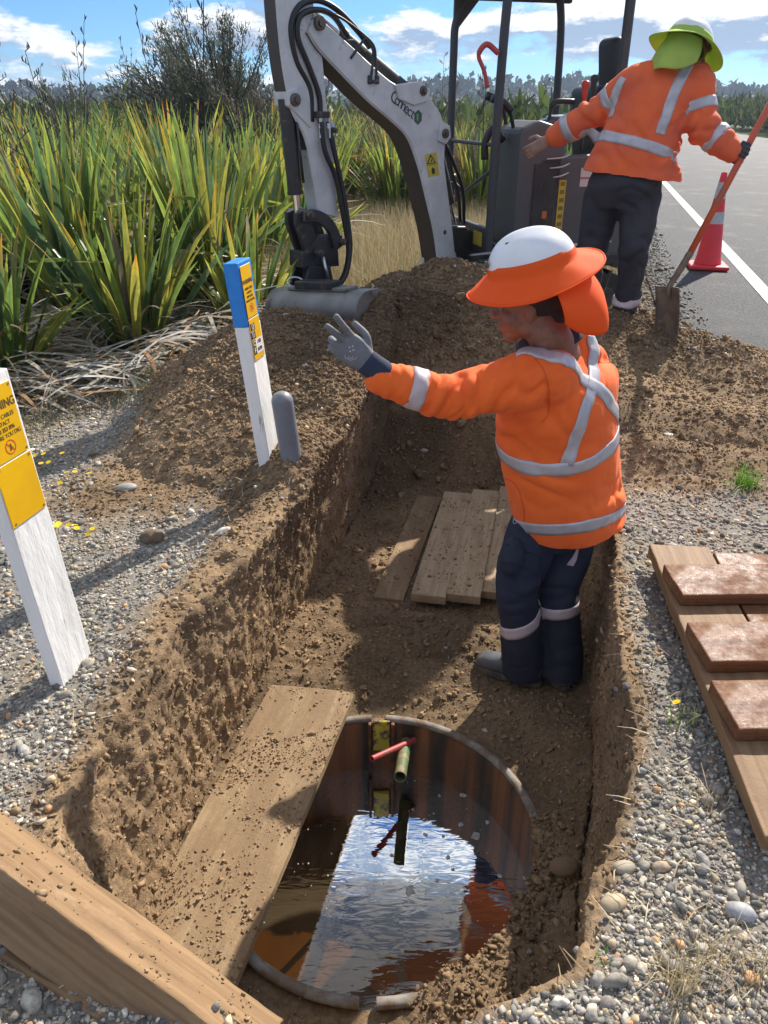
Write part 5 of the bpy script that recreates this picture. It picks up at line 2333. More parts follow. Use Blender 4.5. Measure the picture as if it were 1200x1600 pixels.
def helmet(parent, c, M3, m_b, drop=.045, ab=(.215, .188), flap=(118, 242, .175), s=1.0, badge=True, wav=.012, seed=0, flap_out=.03):
    """hard hat with a cloth sun brim and neck flap; M3 columns forward, left, up"""
    def T(x, y, z):
        return Vector(c) + M3 @ Vector((x, y, z)) * s
    # shell
    n, V, F = 64, [], []
    rings_ = []
    for i in range(19):
        t = i / 18 * math.pi / 2
        rings_.append((math.cos(t) ** .93, math.sin(t) ** .97))
    for (r_, h) in rings_:
        for j in range(n):
            a = 2 * math.pi * j / n
            x, y = .136 * r_ * math.cos(a), .114 * r_ * math.sin(a)
            z = .108 * h
            # raised ridge along the crown
            z += .006 * math.exp(-(y / .022) ** 2) * sstep(.2, .9, h)
            V.append(T(x - .004, y, z))
    for i in range(18):
        for j in range(n):
            F.append((i * n + j, i * n + (j + 1) % n, (i + 1) * n + (j + 1) % n, (i + 1) * n + j))
    mb = MB()
    mb.add(V, F)
    bmesh.ops.remove_doubles(mb.bm, verts=mb.bm.verts, dist=.0004)
    hel = mb.build('hard_hat', m_helm, parent, smooth=True)
    # brim
    V, F = [], []
    nr = 12
    g = np.random.default_rng(seed)
    ph = g.uniform(0, 6, 4)
    for i in range(nr + 1):
        t = i / nr
        for j in range(n):
            a = 2 * math.pi * j / n
            ca, sa = math.cos(a), math.sin(a)
            if t < .25:
                u = t / .25
                kx, ky, z = .1375 + .0015 * u, .1165 + .001 * u, .036 * (1 - u) + .002
                kx -= .010 * (1 - u) ** 1.5
                ky -= .008 * (1 - u) ** 1.5
            else:
                u = (t - .25) / .75
                kx = .139 + (ab[0] - .139) * u
                ky = .1175 + (ab[1] - .1175) * u
                z = .002 - drop * u ** 1.15 + wav * u * (math.sin(2 * a + ph[0]) + .5 * math.sin(3 * a + ph[1])) + .016 * u * u * (ca < 0) * (-ca)
                z += .002 * math.sin(9 * a + ph[2]) * math.sin(math.pi * u)
            V.append(T(kx * ca - .004, ky * sa, z))
    for i in range(nr):
        for j in range(n):
            F.append((i * n + j, i * n + (j + 1) % n, (i + 1) * n + (j + 1) % n, (i + 1) * n + j))
    mb = MB()
    mb.add(V, F)
    br = mb.build('sun_brim', m_b, hel, smooth=True)
    sol = br.modifiers.new('s', 'SOLIDIFY')
    sol.thickness = .003
    # hem of the brim
    mb = MB()
    rim = [V[nr * n + j] for j in range(n)]
    mb.tube(rim + [rim[0]], .0028, n=6)
    mb.build('brim_hem', m_b, br, smooth=True)
    # neck flap
    V, F = [], []
    a0, a1, L_ = flap
    nj, ni = 40, 18
    for i in range(ni + 1):
        v = i / ni
        for j in range(nj + 1):
            uu = j / nj
            a = R(a0 + (a1 - a0) * uu)
            edge = 1 - abs(2 * uu - 1) ** 3.2 * .38
            ln_ = L_ * edge * v
            rx = .128 + flap_out * math.sin(v * 2.1) + .010 * math.sin(uu * 15 + ph[3]) * v
            ry = .110 + (flap_out + .005) * math.sin(v * 2.1) + .010 * math.sin(uu * 15 + ph[3]) * v
            V.append(T(rx * math.cos(a) - .004, ry * math.sin(a), -.004 - ln_))
    for i in range(ni):
        for j in range(nj):
            q = i * (nj + 1) + j
            F.append((q, q + 1, q + nj + 2, q + nj + 1))
    mb = MB()
    mb.add(V, F)
    fl = mb.build('neck_flap', m_b, hel, smooth=True)
    sol = fl.modifiers.new('s', 'SOLIDIFY')
    sol.thickness = .002
    # vents and badge
    for k in range(3):
        mb = MB()
        z = .1
        q = T(.045 - .040 * k, .040, .096 - .004 * abs(k - .6))
        mb.box(q, (.022, .004, .004), rot=M3 @ Matrix.Rotation(R(-38), 3, 'X'), bevel=.001)
        mb.build('vent_slot', m_black, hel)
    if badge:
        mb = MB()
        q = T(.126, .030, .045)
        nrm = M3 @ Vector((.9, .35, .25)).normalized()
        mb.cyl(q - nrm * .004, q + nrm * .004, .011, n=18, bevel=.001)
        mb.build('badge', mat('dark_badge', (.09, .09, .09), rough=.5), hel, smooth=True)
    return hel


def boot(parent, heel, toe, top, m=m_boot, s=1.0):
    heel, toe, top = Vector(heel), Vector(toe), Vector(top)
    d = (toe - heel)
    d.z = 0
    L_ = d.length
    f = d.normalized()
    l = Vector((0, 0, 1)).cross(f)
    b = heel.copy()
    z0 = min(heel.z, toe.z)

    def Q3(x, y, z):
        return Vector((b.x, b.y, z0)) + f * x * L_ + l * y + Vector((0, 0, z))
    secs = []
    for x, w, h, zc in ((-.02, .030, .040, .052), (.10, .040, .050, .060), (.28, .041, .052, .066), (.48, .041, .045, .058), (.66, .046, .038, .050), (.84, .046, .033, .046), (.96, .036, .026, .040), (1.02, .018, .015, .034)):
        secs.append((Q3(x, 0, zc), l * w, Vector((0, 0, h))))
    pieces = [trunk(secs, k=4, n=24, e=2.4)]
    pieces.append(limb([Q3(.22, 0, .07), Q3(.20, 0, .15), top + Vector((0, 0, .04))], [.044, .046, .050], k=4, n=20))
    o, _ = union('boot', pieces, .006, 3, m, parent, disp=lambda p: .0015 * fbm(p, 18, 3))
    V, F = [], []
    out = []
    for t in np.linspace(0, 2 * math.pi, 40)[:-1]:
        x = .5 + .54 * math.cos(t)
        w = .047 * (1.0 + .10 * math.cos(t)) * (1 - .18 * math.exp(-((x - .38) / .15) ** 2))
        out.append((x, w * math.copysign(abs(math.sin(t)) ** .75, math.sin(t))))
    mb = MB()
    mb.prism([Q3(x, y, .014) for x, y in out], Vector((0, 0, 1)), .030, .004)
    mb.build('sole', m_sole, o)
    mb = MB()
    for k in range(5):
        mb.tube(catmull([Q3(.60 - .07 * k, -.030, .083 + .012 * k), Q3(.58 - .07 * k, 0, .098 + .014 * k), Q3(.60 - .07 * k, .030, .083 + .012 * k)], 4), .0025, n=6)
    return o


def finger(root, dirs, lens, r, n=12):
    p = Vector(root)
    pts, rr = [p.copy()], [r * 1.08]
    for i, (d, l_) in enumerate(zip(dirs, lens)):
        p = p + Vector(d).normalized() * l_
        pts.append(p.copy())
        rr.append(r * (1.0 - .07 * (i + 1)))
    return limb(pts, rr, k=4, n=n)


# ---- the man in the trench ------------------------------------------------------------
f1 = Vector((-.75, .66, 0)).normalized()
l1 = Vector((0, 0, 1)).cross(f1)
Z = Vector((0, 0, 1))
pA = P(868, 790, y=2.60)
w1 = empty('person', Vector((.66, 2.52, -.62)))
tag(w1, 'man in bright orange jacket standing in the trench with his left arm stretched out', 'person')
LS = P(848, 588, y=2.39)
LE = P(706, 622, y=2.40)
LW = P(590, 590, y=2.37)
RS = P(905, 572, y=2.74)
RE = Vector((.73, 3.02, .52))
RW = Vector((.64, 3.20, .76))
hipL, kneeL, ankL = P(838, 815, y=2.56), P(807, 915, y=2.49), P(819, 1040, y=2.49)
hipR, kneeR, ankR = P(893, 800, y=2.68), P(873, 918, y=2.56), P(878, 1043, y=2.49)
Hc = P(826, 472, y=2.44)
HM = fr3(Vector((-.955, .18, -.20)), up=(0.0, -.06, 1))
hp, HT = head_pieces(Hc, HM, 1.02)
neck = limb([HT(-.02, 0, -.04), HT(-.050, 0, -.12), P(872, 565, y=2.56)], [.066, .068, .085], k=5, n=20)
W = P(574, 566, y=2.36)
body = hp + [neck,
             trunk([(P(872, 800, y=2.6), l1 * .15, f1 * .11), (P(868, 700, y=2.58), l1 * .15, f1 * .13), (P(872, 600, y=2.56), l1 * .17, f1 * .11), (P(874, 575, y=2.56), l1 * .10, f1 * .07)], n=24),
             limb([LS, LE, LW, W], [.06, .042, .03, .026]), limb([RS, RE, RW], [.06, .042, .03]),
             ell(RW + Vector((-.05, .01, .01)), (.05, .025, .035)),
             limb([hipL, kneeL, ankL], [.075, .05, .035]), limb([hipR, kneeR, ankR], [.075, .05, .035]),
             ell(P(868, 800, y=2.6), (.15, .12, .10))]
union('body', body, .0055, 2, m_skin, w1)
# eyes
for q in (-1, 1):
    mb = MB()
    mb.sphere(HT(.080, q * .030, .006), .0125, u=14, v=10)
    mb.build('eye', m_eye, w1, smooth=True)
# hair on the back and sides of the head
hair = [ell(HT(-.030, 0, .020), (.092, .083, .085), HM), ell(HT(-.075, 0, -.045), (.036, .058, .055), HM)]
union('hair', hair, .005, 2, m_hair, w1, disp=lambda p: .002 * fbm(p, 60, 2), cut=[(HT(.022, 0, 0), HM @ Vector((1, 0, .25)))])
# jacket
J = [(P(894, 885, y=2.64), l1 * .215, f1 * .172),
     (P(893, 845, y=2.64), l1 * .222, f1 * .180),
     (P(888, 800, y=2.62), l1 * .235, f1 * .200),
     (P(878, 740, y=2.60), l1 * .235, f1 * .200),
     (P(872, 680, y=2.58), l1 * .235, f1 * .202),
     (P(872, 625, y=2.57), l1 * .245, f1 * .185),
     (P(880, 585, y=2.57), l1 * .225, f1 * .155),
     (P(873, 562, y=2.56), l1 * .130, f1 * .105),
     (P(868, 548, y=2.55), l1 * .090, f1 * .085)]
jack = [trunk(J, n=40, e=2.2),
        ell(P(884, 550, y=2.60), (.125, .095, .075)), ell(P(888, 528, y=2.60), (.085, .075, .06)),
        limb([P(868, 600, y=2.50), LS + Vector((-.01, 0, 0)), LS.lerp(LE, .5), LE, LE.lerp(LW, .5), LW + Vector((.0, 0, 0))], [.095, .102, .084, .073, .066, .053], k=6, n=26, cap=True),
        limb([P(885, 585, y=2.66), RS, RE, RW], [.10, .10, .075, .058], k=6, n=24)]
armd = (LE - LS).normalized()
fold1 = [(LE + Vector((.03, -.05, .02)), (LW - LE), .13, .013, .050), (LS + Vector((-.05, -.08, -.02)), (armd + Vector((0, 0, .5))), .13, .011, .060),
         (LE.lerp(LW, .75), (LW - LE), .07, .006, .03), (P(850, 700, y=2.40), (0.4, 0, 1), .20, .009, .085), (P(940, 780, y=2.55), (.25, 0, 1), .16, .010, .07), (P(950, 560, y=2.6), (1, .3, .1), .12, .007, .05),
         (P(800, 660, y=2.40), (-.3, 0, 1), .12, .010, .07)]
cuff_n = (LW - LE).normalized()
jo, jb = union('jacket', jack, .0075, 3, m_org, w1, disp=cloth_disp(fold1, .0085, seed=2, freq=4.2), cut=[(P(890, 850, y=2.44), Vector((.06, 0, -1)))])
# yoke and cuffs
R_ = []


def tape(bvh, pxs, w_, parent, m=m_refl, name='reflective_tape', **kw):
    pts = [hit(bvh, *q) for q in pxs]
    pts = [p for p in pts if p is not None]
    return ribbon(name, bvh, pts, w_, m, parent, **kw)


tape(jb, [(806, 552), (835, 548), (868, 556), (905, 580), (935, 607), (958, 636), (966, 655)], .050, jo)
tape(jb, [(924, 522), (929, 555), (928, 592), (914, 640), (897, 690), (884, 728)], .046, jo)
cpt = (hit(jb, 830, 730) + Vector((0, .2, 0)))
h1 = [hit(jb, 800, 722), hit(jb, 885, 733), hit(jb, 962, 690)]
nrm = (h1[1] - h1[0]).cross(h1[2] - h1[0]).normalized()
hc = (h1[0] + h1[1] + h1[2]) / 3 + f1 * .0 + Vector((.02, .16, 0))
hc = hc - nrm * (hc - h1[1]).dot(nrm)
ribbon('reflective_tape', jb, hoop_pts(jb, hc, nrm, .5), .052, m_refl, jo, closed=True)
h2 = [hit(jb, 835, 826), hit(jb, 890, 826), hit(jb, 958, 806)]
nrm = (h2[1] - h2[0]).cross(h2[2] - h2[0]).normalized()
hc = h2[1] + Vector((.05, .16, 0))
hc = hc - nrm * (hc - h2[1]).dot(nrm)
ribbon('reflective_tape', jb, hoop_pts(jb, hc, nrm, .5), .050, m_refl, jo, closed=True)
ac = LE.lerp(LW, .50)
ribbon('reflective_tape', jb, hoop_pts(jb, ac, LW - LE, .14, n=40), .052, m_reflp, jo, closed=True)
# collar
col_c = P(868, 548, y=2.55)
cv, cf = [], []
cu_ = (HT(-.03, 0, -.02) - P(874, 575, y=2.56)).normalized()
cm = fr3(Vector((-.90, .30, -.50)), up=Vector((-.42, .12, .86)))
n_ = 40
for i in range(7):
    t = i / 6
    for j in range(n_):
        a = 2 * math.pi * j / n_
        rr_ = .112 - .020 * t + .004 * math.sin(3 * a)
        gap = .012 * math.exp(-((a if a < math.pi else a - 2 * math.pi) / .3) ** 2)
        cv.append(P(856, 532, y=2.53) + cm @ Vector(((rr_ + gap) * math.cos(a), (rr_ - .002) * math.sin(a), -.03 + .088 * t - .03 * t * math.exp(-((a if a < math.pi else a - 2 * math.pi) / .7) ** 2))))
for i in range(6):
    for j in range(n_):
        cf.append((i * n_ + j, i * n_ + (j + 1) % n_, (i + 1) * n_ + (j + 1) % n_, (i + 1) * n_ + j))
mb = MB()
mb.add(cv, cf)
co_ = mb.build('collar', m_navy, jo, smooth=True)
sd = co_.modifiers.new('s', 'SOLIDIFY')
sd.thickness = .009
# shoulder yoke seam and sleeve seam (raised stitching)


def seam(bvh, pxs, parent, m, r=.0016):
    pts = [hit(bvh, *q) for q in pxs]
    pts = catmull([p for p in pts if p is not None], 8)
    q = []
    for p in pts:
        h = bvh.find_nearest(p, .1)
        q.append(h[0] + h[1] * .0008 if h[0] is not None else p)
    mb = MB()
    mb.tube(q, r, n=6)
    return mb.build('seam', m, parent, smooth=True)


m_seam = mat('orange_seam', (.62, .10, .014), rough=.85)
seam(jb, [(836, 560), (850, 580), (858, 610), (857, 640), (848, 660)], jo, m_seam)
seam(jb, [(935, 566), (950, 567), (962, 565)], jo, m_seam)
seam(jb, [(780, 744), (800, 752), (818, 790), (818, 822)], jo, m_seam)
# trousers
tr = [trunk([(P(872, 770, y=2.62), l1 * .155, f1 * .125), (P(868, 800, y=2.61), l1 * .165, f1 * .130), (P(862, 838, y=2.60), l1 * .150, f1 * .12)], n=30),
      limb([hipL, hipL.lerp(kneeL, .5), kneeL, kneeL.lerp(ankL, .5), ankL + Vector((0, 0, -.025))], [(.098, .098), (.100, .096), (.088, .084), (.082, .080), (.088, .086)], n=26),
      limb([hipR, hipR.lerp(kneeR, .5), kneeR, kneeR.lerp(ankR, .5), ankR + Vector((0, 0, -.03))], [(.112, .112), (.106, .104), (.088, .088), (.082, .082), (.090, .092)], n=26),
      ell(P(800, 872, y=2.45), (.050, .05, .09))]
foldt = [(kneeL + Vector((0, -.05, 0)), kneeL - ankL, .10, .008, .075), (kneeR + Vector((0, -.05, 0)), kneeR - ankR, .10, .008, .075), (ankL + Vector((0, 0, .05)), ankL - kneeL, .10, .007, .07),
         (ankR + Vector((0, 0, .05)), ankR - kneeR, .10, .007, .07), (P(820, 800, y=2.45), (.5, 0, 1), .12, .008, .06)]
to, tb = union('trousers', tr, .0075, 3, m_navy, w1, disp=cloth_disp(foldt, .0070, seed=5, stretch=(1, 1, .7), freq=5.5),
               cut=[(Vector((.65, 2.45, -.553)), Vector((.03, .03, -1)))])
ribbon('reflective_tape', tb, hoop_pts(tb, kneeL.lerp(ankL, .42), (ankL - kneeL) + Vector((.14, 0, 0)), .115, n=40), .052, m_reflp, to, closed=True, reach=.1)
ribbon('reflective_tape', tb, hoop_pts(tb, kneeR.lerp(ankR, .22), (ankR - kneeR) + Vector((.02, 0, 0)), .105, n=40), .050, m_reflp, to, closed=True, reach=.1)
m_seam2 = mat('navy_seam', (.012, .015, .03), rough=.9)
seam(tb, [(776, 868), (800, 880), (838, 894)], to, m_seam2, .0022)
seam(tb, [(790, 850), (822, 862), (846, 868)], to, m_seam2, .0022)
seam(tb, [(842, 870), (846, 905), (842, 950)], to, m_seam2, .0018)
# small white tag under the hem, ring logo on the pocket
mb = MB()
q = hit(tb, 893, 872)
if q is not None:
    q = q + Vector((0, -.01, 0))
    mb.prism([q + Vector((.012, 0, .045)), q + Vector((.02, 0, .045)), q + Vector((.018, 0, .0)), q + Vector((.008, 0, -.03)), q + Vector((-.018, 0, -.024)), q + Vector((.0, 0, .01))], (0, -1, 0), .002)
    mb.build('cloth_tag', m_reflp, to)
q = hit(tb, 806, 814)
if q is not None:
    mb = MB()
    h = tb.find_nearest(q)
    nn = h[1]
    u_ = Vector((0, 0, 1)).cross(nn).normalized()
    v_ = nn.cross(u_)
    mb.tube([q + nn * .003 + (u_ * math.cos(a) + v_ * math.sin(a)) * .0115 for a in np.linspace(0, 2 * math.pi, 21)], .0012, n=5)
    mb.tube([q + nn * .003 - u_ * .035 + v_ * .022, q + nn * .003 - u_ * .012 + v_ * .006], .0014, n=5)
    mb.build('pocket_logo', m_reflp, to, smooth=True)
# boots
boot(w1, P(842, 1070, z=-.59), P(746, 1038, z=-.585), ankL + Vector((0, 0, .06)))
hb = P(884, 1078, z=-.595)
boot(w1, hb, hb + Vector((-.10, .27, 0)), ankR + Vector((0, 0, .06)))
# helmet
HC2 = P(829, 415, y=2.44)
HM2 = fr3(Vector((-.93, .20, -.28)), up=(0.06, -.13, 1))
helmet(w1, HC2, HM2, m_hat, drop=.050, ab=(.214, .186), flap=(112, 250, .235), seed=3, wav=.010, flap_out=.075)
# glove: five fingers
K = P(534, 534, y=2.35)
dF = (K - W).normalized()
nB = Vector((.05, -1, .1)).normalized()
nB = (nB - dF * nB.dot(dF)).normalized()       # back of the hand, towards us
sD = dF.cross(nB).normalized()
if sD.dot(Vector((1, 0, 1))) < 0:
    sD = -sD                                     # towards the index/thumb side (up-right)


def HP(a, b, c):
    return W + dF * a + sD * b + nB * c


g = [trunk([(HP(-.035, 0, 0), sD * .033, nB * .028), (HP(.0, 0, 0), sD * .036, nB * .027), (HP(.05, .0, 0), sD * .047, nB * .022), (HP(.095, -.002, 0), sD * .046, nB * .018), (HP(.108, -.002, 0), sD * .038, nB * .012)], n=26, e=2.6)]
up_l = (P(512, 492, y=2.33) - P(540, 528, y=2.35)).normalized()
idx = (P(518, 488, y=2.32) - HP(.098, .030, 0)).normalized()
mid = (P(502, 503, y=2.31) - HP(.104, .006, 0)).normalized()
g.append(finger(HP(.088, .031, .0), [idx + nB * .15, idx, idx - nB * .12], [.040, .028, .024], .0125))
g.append(finger(HP(.092, .007, .0), [mid + nB * .1, mid, mid - nB * .1], [.038, .028, .024], .0125))
g.append(finger(HP(.092, -.017, .0), [dF + nB * .1, dF * .3 - nB, -dF * .8 - nB * .5], [.030, .030, .022], .0125))
g.append(finger(HP(.084, -.037, .0), [dF, dF * .3 - nB, -dF * .8 - nB * .5], [.026, .025, .018], .0112))
g.append(finger(HP(.020, .030, -.006), [dF * .8 + sD * .8 - nB * .3, dF + sD * .15 - nB * .5, dF * .9 - nB * .6], [.042, .032, .026], .0135))
go, gb = union('glove', g, .0032, 2, m_glove, w1, disp=lambda p: .0012 * fbm(p, 30, 3))
cu, cub = union('glove_cuff', [trunk([(HP(.010, 0, 0), sD * .040, nB * .033), (HP(-.02, 0, 0), sD * .041, nB * .036), (HP(-.06, 0, 0), sD * .044, nB * .042), (LW.lerp(LE, .1), sD * .042, nB * .042)], n=28)], .004, 1, m_cuff, go,
                disp=lambda p: .0012 * np.sin((p @ np.array(dF[:])) * 900))
# pale finger tips and the print on the back of the hand
for tip, dd in ((HP(.088, .031, 0) + idx * .080, idx), (HP(.092, .007, 0) + mid * .078, mid)):
    mb = MB()
    mb.tube([tip - dd * .016 + nB * .0035, tip - dd * .004 + nB * .003, tip + dd * .004 + nB * .001], [.0095, .0098, .006], n=12)
    mb.build('dusty_fingertip', m_glove_t, go, smooth=True)
lp = mat('glove_print', (.50, .50, .52), rough=.6)
for (x, y) in ((546, 543), (551, 541), (547, 549), (552, 547)):
    q = hit(gb, x, y)
    if q is not None:
        mb = MB()
        mb.sphere(q, .0028, scale=(1, .3, 1), u=10, v=6)
        mb.build('glove_dot', lp, go, smooth=True)
for rr_, a0, a1 in ((6.5, 200, 330), (3.6, 190, 350), (9, 170, 215), (9, 320, 350)):
    pts = []
    for a in np.linspace(R(a0), R(a1), 12):
        q = hit(gb, 548 + rr_ * math.cos(a), 556 - rr_ * math.sin(a))
        if q is not None:
            pts.append(q + nB * .0006)
    if len(pts) > 3:
        mb = MB()
        mb.tube(pts, .0009, n=5)
        mb.build('glove_logo', lp, go, smooth=True)

# ---- the man leaning on the shovel ------------------------------------------------------
Y2 = 5.18
f2 = Vector((.30, .95, 0)).normalized()
l2 = Vector((0, 0, 1)).cross(f2)
w2 = empty('person', Vector((1.55, 5.15, .22)))
tag(w2, 'man with lime neck flap seen from behind, reaching into the excavator and holding a shovel', 'person')
ls, le, lw_ = P(992, 132, y=5.22), P(928, 178, y=5.38), P(866, 214, y=5.52)
rs, re, rw = P(1086, 128, y=5.16), P(1098, 200, y=5.08), P(1146, 240, y=4.98)
hl, kl, al = P(943, 305, y=5.26), P(926, 395, y=5.24), P(912, 478, y=5.26)
hr_, kr, ar = P(1002, 305, y=5.16), P(990, 395, y=5.06), P(978, 480, y=5.12)
hc2 = P(1078, 92, y=5.20)
HM3 = fr3(Vector((.72, .60, -.34)), up=(0.25, .1, 1))
hp2, HT2 = head_pieces(hc2, HM3, 1.0)
tors = [(P(978, 300, y=5.2), l2 * .165, f2 * .12), (P(990, 240, y=5.2), l2 * .16, f2 * .12), (P(1020, 170, y=5.2), l2 * .18, f2 * .12), (P(1042, 118, y=5.2), l2 * .12, f2 * .08)]
union('body', hp2 + [limb([HT2(-.02, 0, -.04), HT2(-.055, 0, -.11), P(1050, 118, y=5.2)], [.064, .066, .08], k=5),
                     trunk(tors, n=24), limb([ls, le, lw_], [.055, .042, .030]), limb([rs, re, rw], [.055, .042, .030]),
                     limb([hl, kl, al], [.08, .055, .04]), limb([hr_, kr, ar], [.08, .055, .04])], .007, 2, m_skin, w2)
union('hair', [ell(HT2(-.030, 0, .020), (.092, .083, .085), HM3), ell(HT2(-.06, 0, -.04), (.045, .062, .055), HM3)], .006, 2, m_hair, w2, cut=[(HT2(.015, 0, 0), HM3 @ Vector((1, 0, .25)))])
J2 = [(P(984, 292, y=5.19), l2 * .285, f2 * .19), (P(984, 262, y=5.19), l2 * .275, f2 * .18), (P(998, 220, y=5.19), l2 * .245, f2 * .17), (P(1018, 170, y=5.19), l2 * .235, f2 * .16),
      (P(1034, 132, y=5.19), l2 * .225, f2 * .14), (P(1044, 108, y=5.19), l2 * .14, f2 * .10), (P(1054, 92, y=5.19), l2 * .09, f2 * .085)]
jack2 = [trunk(J2, n=40, e=2.3),
         limb([P(1020, 125, y=5.2), ls, ls.lerp(le, .5), le, le.lerp(lw_, .5), lw_], [.105, .108, .098, .092, .088, .070], n=24),
         limb([P(1060, 125, y=5.18), rs, rs.lerp(re, .5), re, re.lerp(rw, .5), rw], [.105, .112, .102, .098, .090, .062], n=24),
         ell(P(1046, 285, y=5.10), (.08, .08, .12))]
folds2 = [(re, rw - re, .14, .018, .055), (le, lw_ - le, .16, .014, .07), (P(960, 230, y=5.05), (1, 0, 1), .22, .012, .10), (P(1060, 230, y=5.05), (-.4, 0, 1), .16, .014, .07), (P(1010, 150, y=5.0), (1, 0, -.3), .2, .009, .09)]
jo2, jb2 = union('jacket', jack2, .010, 3, m_org2, w2, disp=cloth_disp(folds2, .012, seed=8, freq=4.0),
                 cut=[(P(980, 276, y=5.05), Vector((-.10, .0, -1)))])
tape(jb2, [(1084, 92), (1072, 108), (1058, 135), (1044, 172), (1030, 212)], .062, jo2, m=m_refl, n=40)
tape(jb2, [(975, 120), (966, 135), (958, 160), (952, 185)], .055, jo2, m=m_refl, n=24)
hh = [hit(jb2, 945, 212), hit(jb2, 1000, 224), hit(jb2, 1055, 248)]
nrm = (hh[1] - hh[0]).cross(hh[2] - hh[0]).normalized()
hc_ = hh[1] + Vector((0, .16, 0))
hc_ = hc_ - nrm * (hc_ - hh[1]).dot(nrm)
ribbon('reflective_tape', jb2, hoop_pts(jb2, hc_, nrm, .42), .062, m_refl, jo2, closed=True)
for a_, b_, t in ((ls, le, .55), (le, lw_, .60), (rs, re, .55), (re, rw, .42)):
    c = a_.lerp(b_, t)
    ribbon('reflective_tape', jb2, hoop_pts(jb2, c, b_ - a_, .17, n=40), .058, m_refl, jo2, closed=True, reach=.12)
tr2 = [trunk([(P(985, 255, y=5.2), l2 * .195, f2 * .16), (P(976, 290, y=5.2), l2 * .225, f2 * .18), (P(974, 325, y=5.2), l2 * .20, f2 * .15)], n=30),
       limb([hl, hl.lerp(kl, .5), kl, kl.lerp(al, .5), al], [.122, .112, .092, .084, .084], n=24),
       limb([hr_, hr_.lerp(kr, .5), kr, kr.lerp(ar, .5), ar], [.130, .118, .098, .088, .086], n=24)]
ft2 = [(kr + Vector((0, -.06, 0)), kr - ar, .14, .014, .07), (kl + Vector((0, -.06, 0)), kl - al, .14, .014, .07), (ar + Vector((0, 0, .08)), ar - kr, .14, .014, .06), (P(985, 320, y=5.05), (.5, 0, 1), .16, .012, .07)]
to2, tb2 = union('trousers', tr2, .010, 3, m_blackc, w2, disp=cloth_disp(ft2, .010, seed=12, stretch=(1, 1, .7), freq=4.5))
ribbon('reflective_tape', tb2, hoop_pts(tb2, kr.lerp(ar, .86), ar - kr, .14, n=40), .055, m_reflp, to2, closed=True, reach=.1)
hb = P(972, 512, y=5.08)
boot(w2, hb, hb + Vector((.05, .28, .0)), ar + Vector((0, 0, .05)))
hb = P(910, 500, y=5.22)
boot(w2, hb, hb + Vector((-.03, .28, .0)), al + Vector((0, 0, .05)))
HC3 = P(1078, 66, y=5.2)
HM4 = fr3(Vector((.74, .55, -.38)), up=(0.22, .12, 1))
helmet(w2, HC3, HM4, m_lime, drop=.055, ab=(.222, .198), flap=(85, 250, .200), seed=9, badge=False, s=1.08)


def fist(parent, c, axis, wrist, m, r=.013, side=None, name='glove'):
    """hand closed round a bar through c along axis; arm comes from wrist"""
    c, axis, wrist = Vector(c), Vector(axis).normalized(), Vector(wrist)
    d = (c - wrist)
    d = (d - axis * d.dot(axis)).normalized()
    nrm = axis.cross(d).normalized()
    if nrm.dot(Vector((0, -1, .2))) < 0:
        nrm = -nrm
    k = c - d * .030 + nrm * .028         # knuckle line above the bar
    pcs = [trunk([(wrist, axis * .028, nrm * .024), (wrist.lerp(k, .5), axis * .038, nrm * .022), (k, axis * .042, nrm * .017)], n=22, e=2.5)]
    for i in range(4):
        b = k + axis * (.033 - .022 * i)
        l_ = (.034, .038, .036, .030)[i]
        pcs.append(finger(b, [d + nrm * .1, d * .35 - nrm, -d * .9 - nrm * .5], [l_, l_ * .95, l_ * .7], .0115 - .0006 * (i == 3)))
    pcs.append(finger(wrist.lerp(k, .45) + axis * .034, [axis * .6 + d - nrm * .7, d * .5 - nrm * .6 - axis * .3, d - axis * .5], [.036, .030, .024], .0125))
    return union(name, pcs, .0038, 2, m, parent)


# shovel ---------------------------------------------------------------------------------
tipS = P(1040, 545, z=.13)
hand = P(1164, 236, y=4.96)
dv = (P(1075, 402, y=4.90) - hand).normalized()
topS = hand - dv * .55
botS = P(1075, 402, y=4.90)
sh = empty('shovel', botS)
tag(sh, 'long-handled shovel with an orange shaft and muddy blade dug into the spoil', 'shovel')
mb = MB()
mb.tube([topS, hand, botS], .0195, n=16)
mb.build('shaft', mat('orange_fibreglass', (.62, .10, .03), rough=.5, var=(.5, .10, .05), vscale=10, spots=(.3, .15, .1), sscale=20), sh, smooth=True)
neckS = P(1046, 448, y=4.88)
m_shov = mat('muddy_steel', (.10, .085, .07), rough=.65, metal=.3, var=(.19, .14, .095), vscale=9, spots=(.22, .155, .10), sscale=11, spotband=(.45, .6), bump=.5, bscale=60)
mb = MB()
mb.tube(catmull([botS - dv * .03, botS.lerp(neckS, .5), neckS, neckS + (tipS - neckS) * .15], 6), [.023, .022, .021, .021, .021, .021, .020, .020, .019, .019, .018, .018, .017, .016, .015, .014, .013, .012, .010], n=14)
mb.build('socket', m_shov, sh, smooth=True)
ax_ = (tipS + Vector((0, .0, -.05)) - neckS)
bl = ax_.length
ax_.normalize()
wv = Vector((.40, -.90, .05))
wv = (wv - ax_ * wv.dot(ax_)).normalized()
nb = ax_.cross(wv)
V, F = [], []
for i in range(15):
    v = i / 14
    hwid = .105 * (1 - .30 * max(0, (v - .6) / .4) ** 2) * (1 if v > .0 else 1)
    for j in range(13):
        u = j / 12 * 2 - 1
        V.append(neckS + ax_ * bl * v + wv * hwid * u + nb * (.030 * u * u - .02 * math.sin(v * 3) - .012))
for i in range(14):
    for j in range(12):
        F.append((i * 13 + j, i * 13 + j + 1, i * 13 + j + 14, i * 13 + j + 13))
mb = MB()
mb.add(V, F)
bo_ = mb.build('blade', m_shov, sh, smooth=True)
sd = bo_.modifiers.new('s', 'SOLIDIFY')
sd.thickness = .005
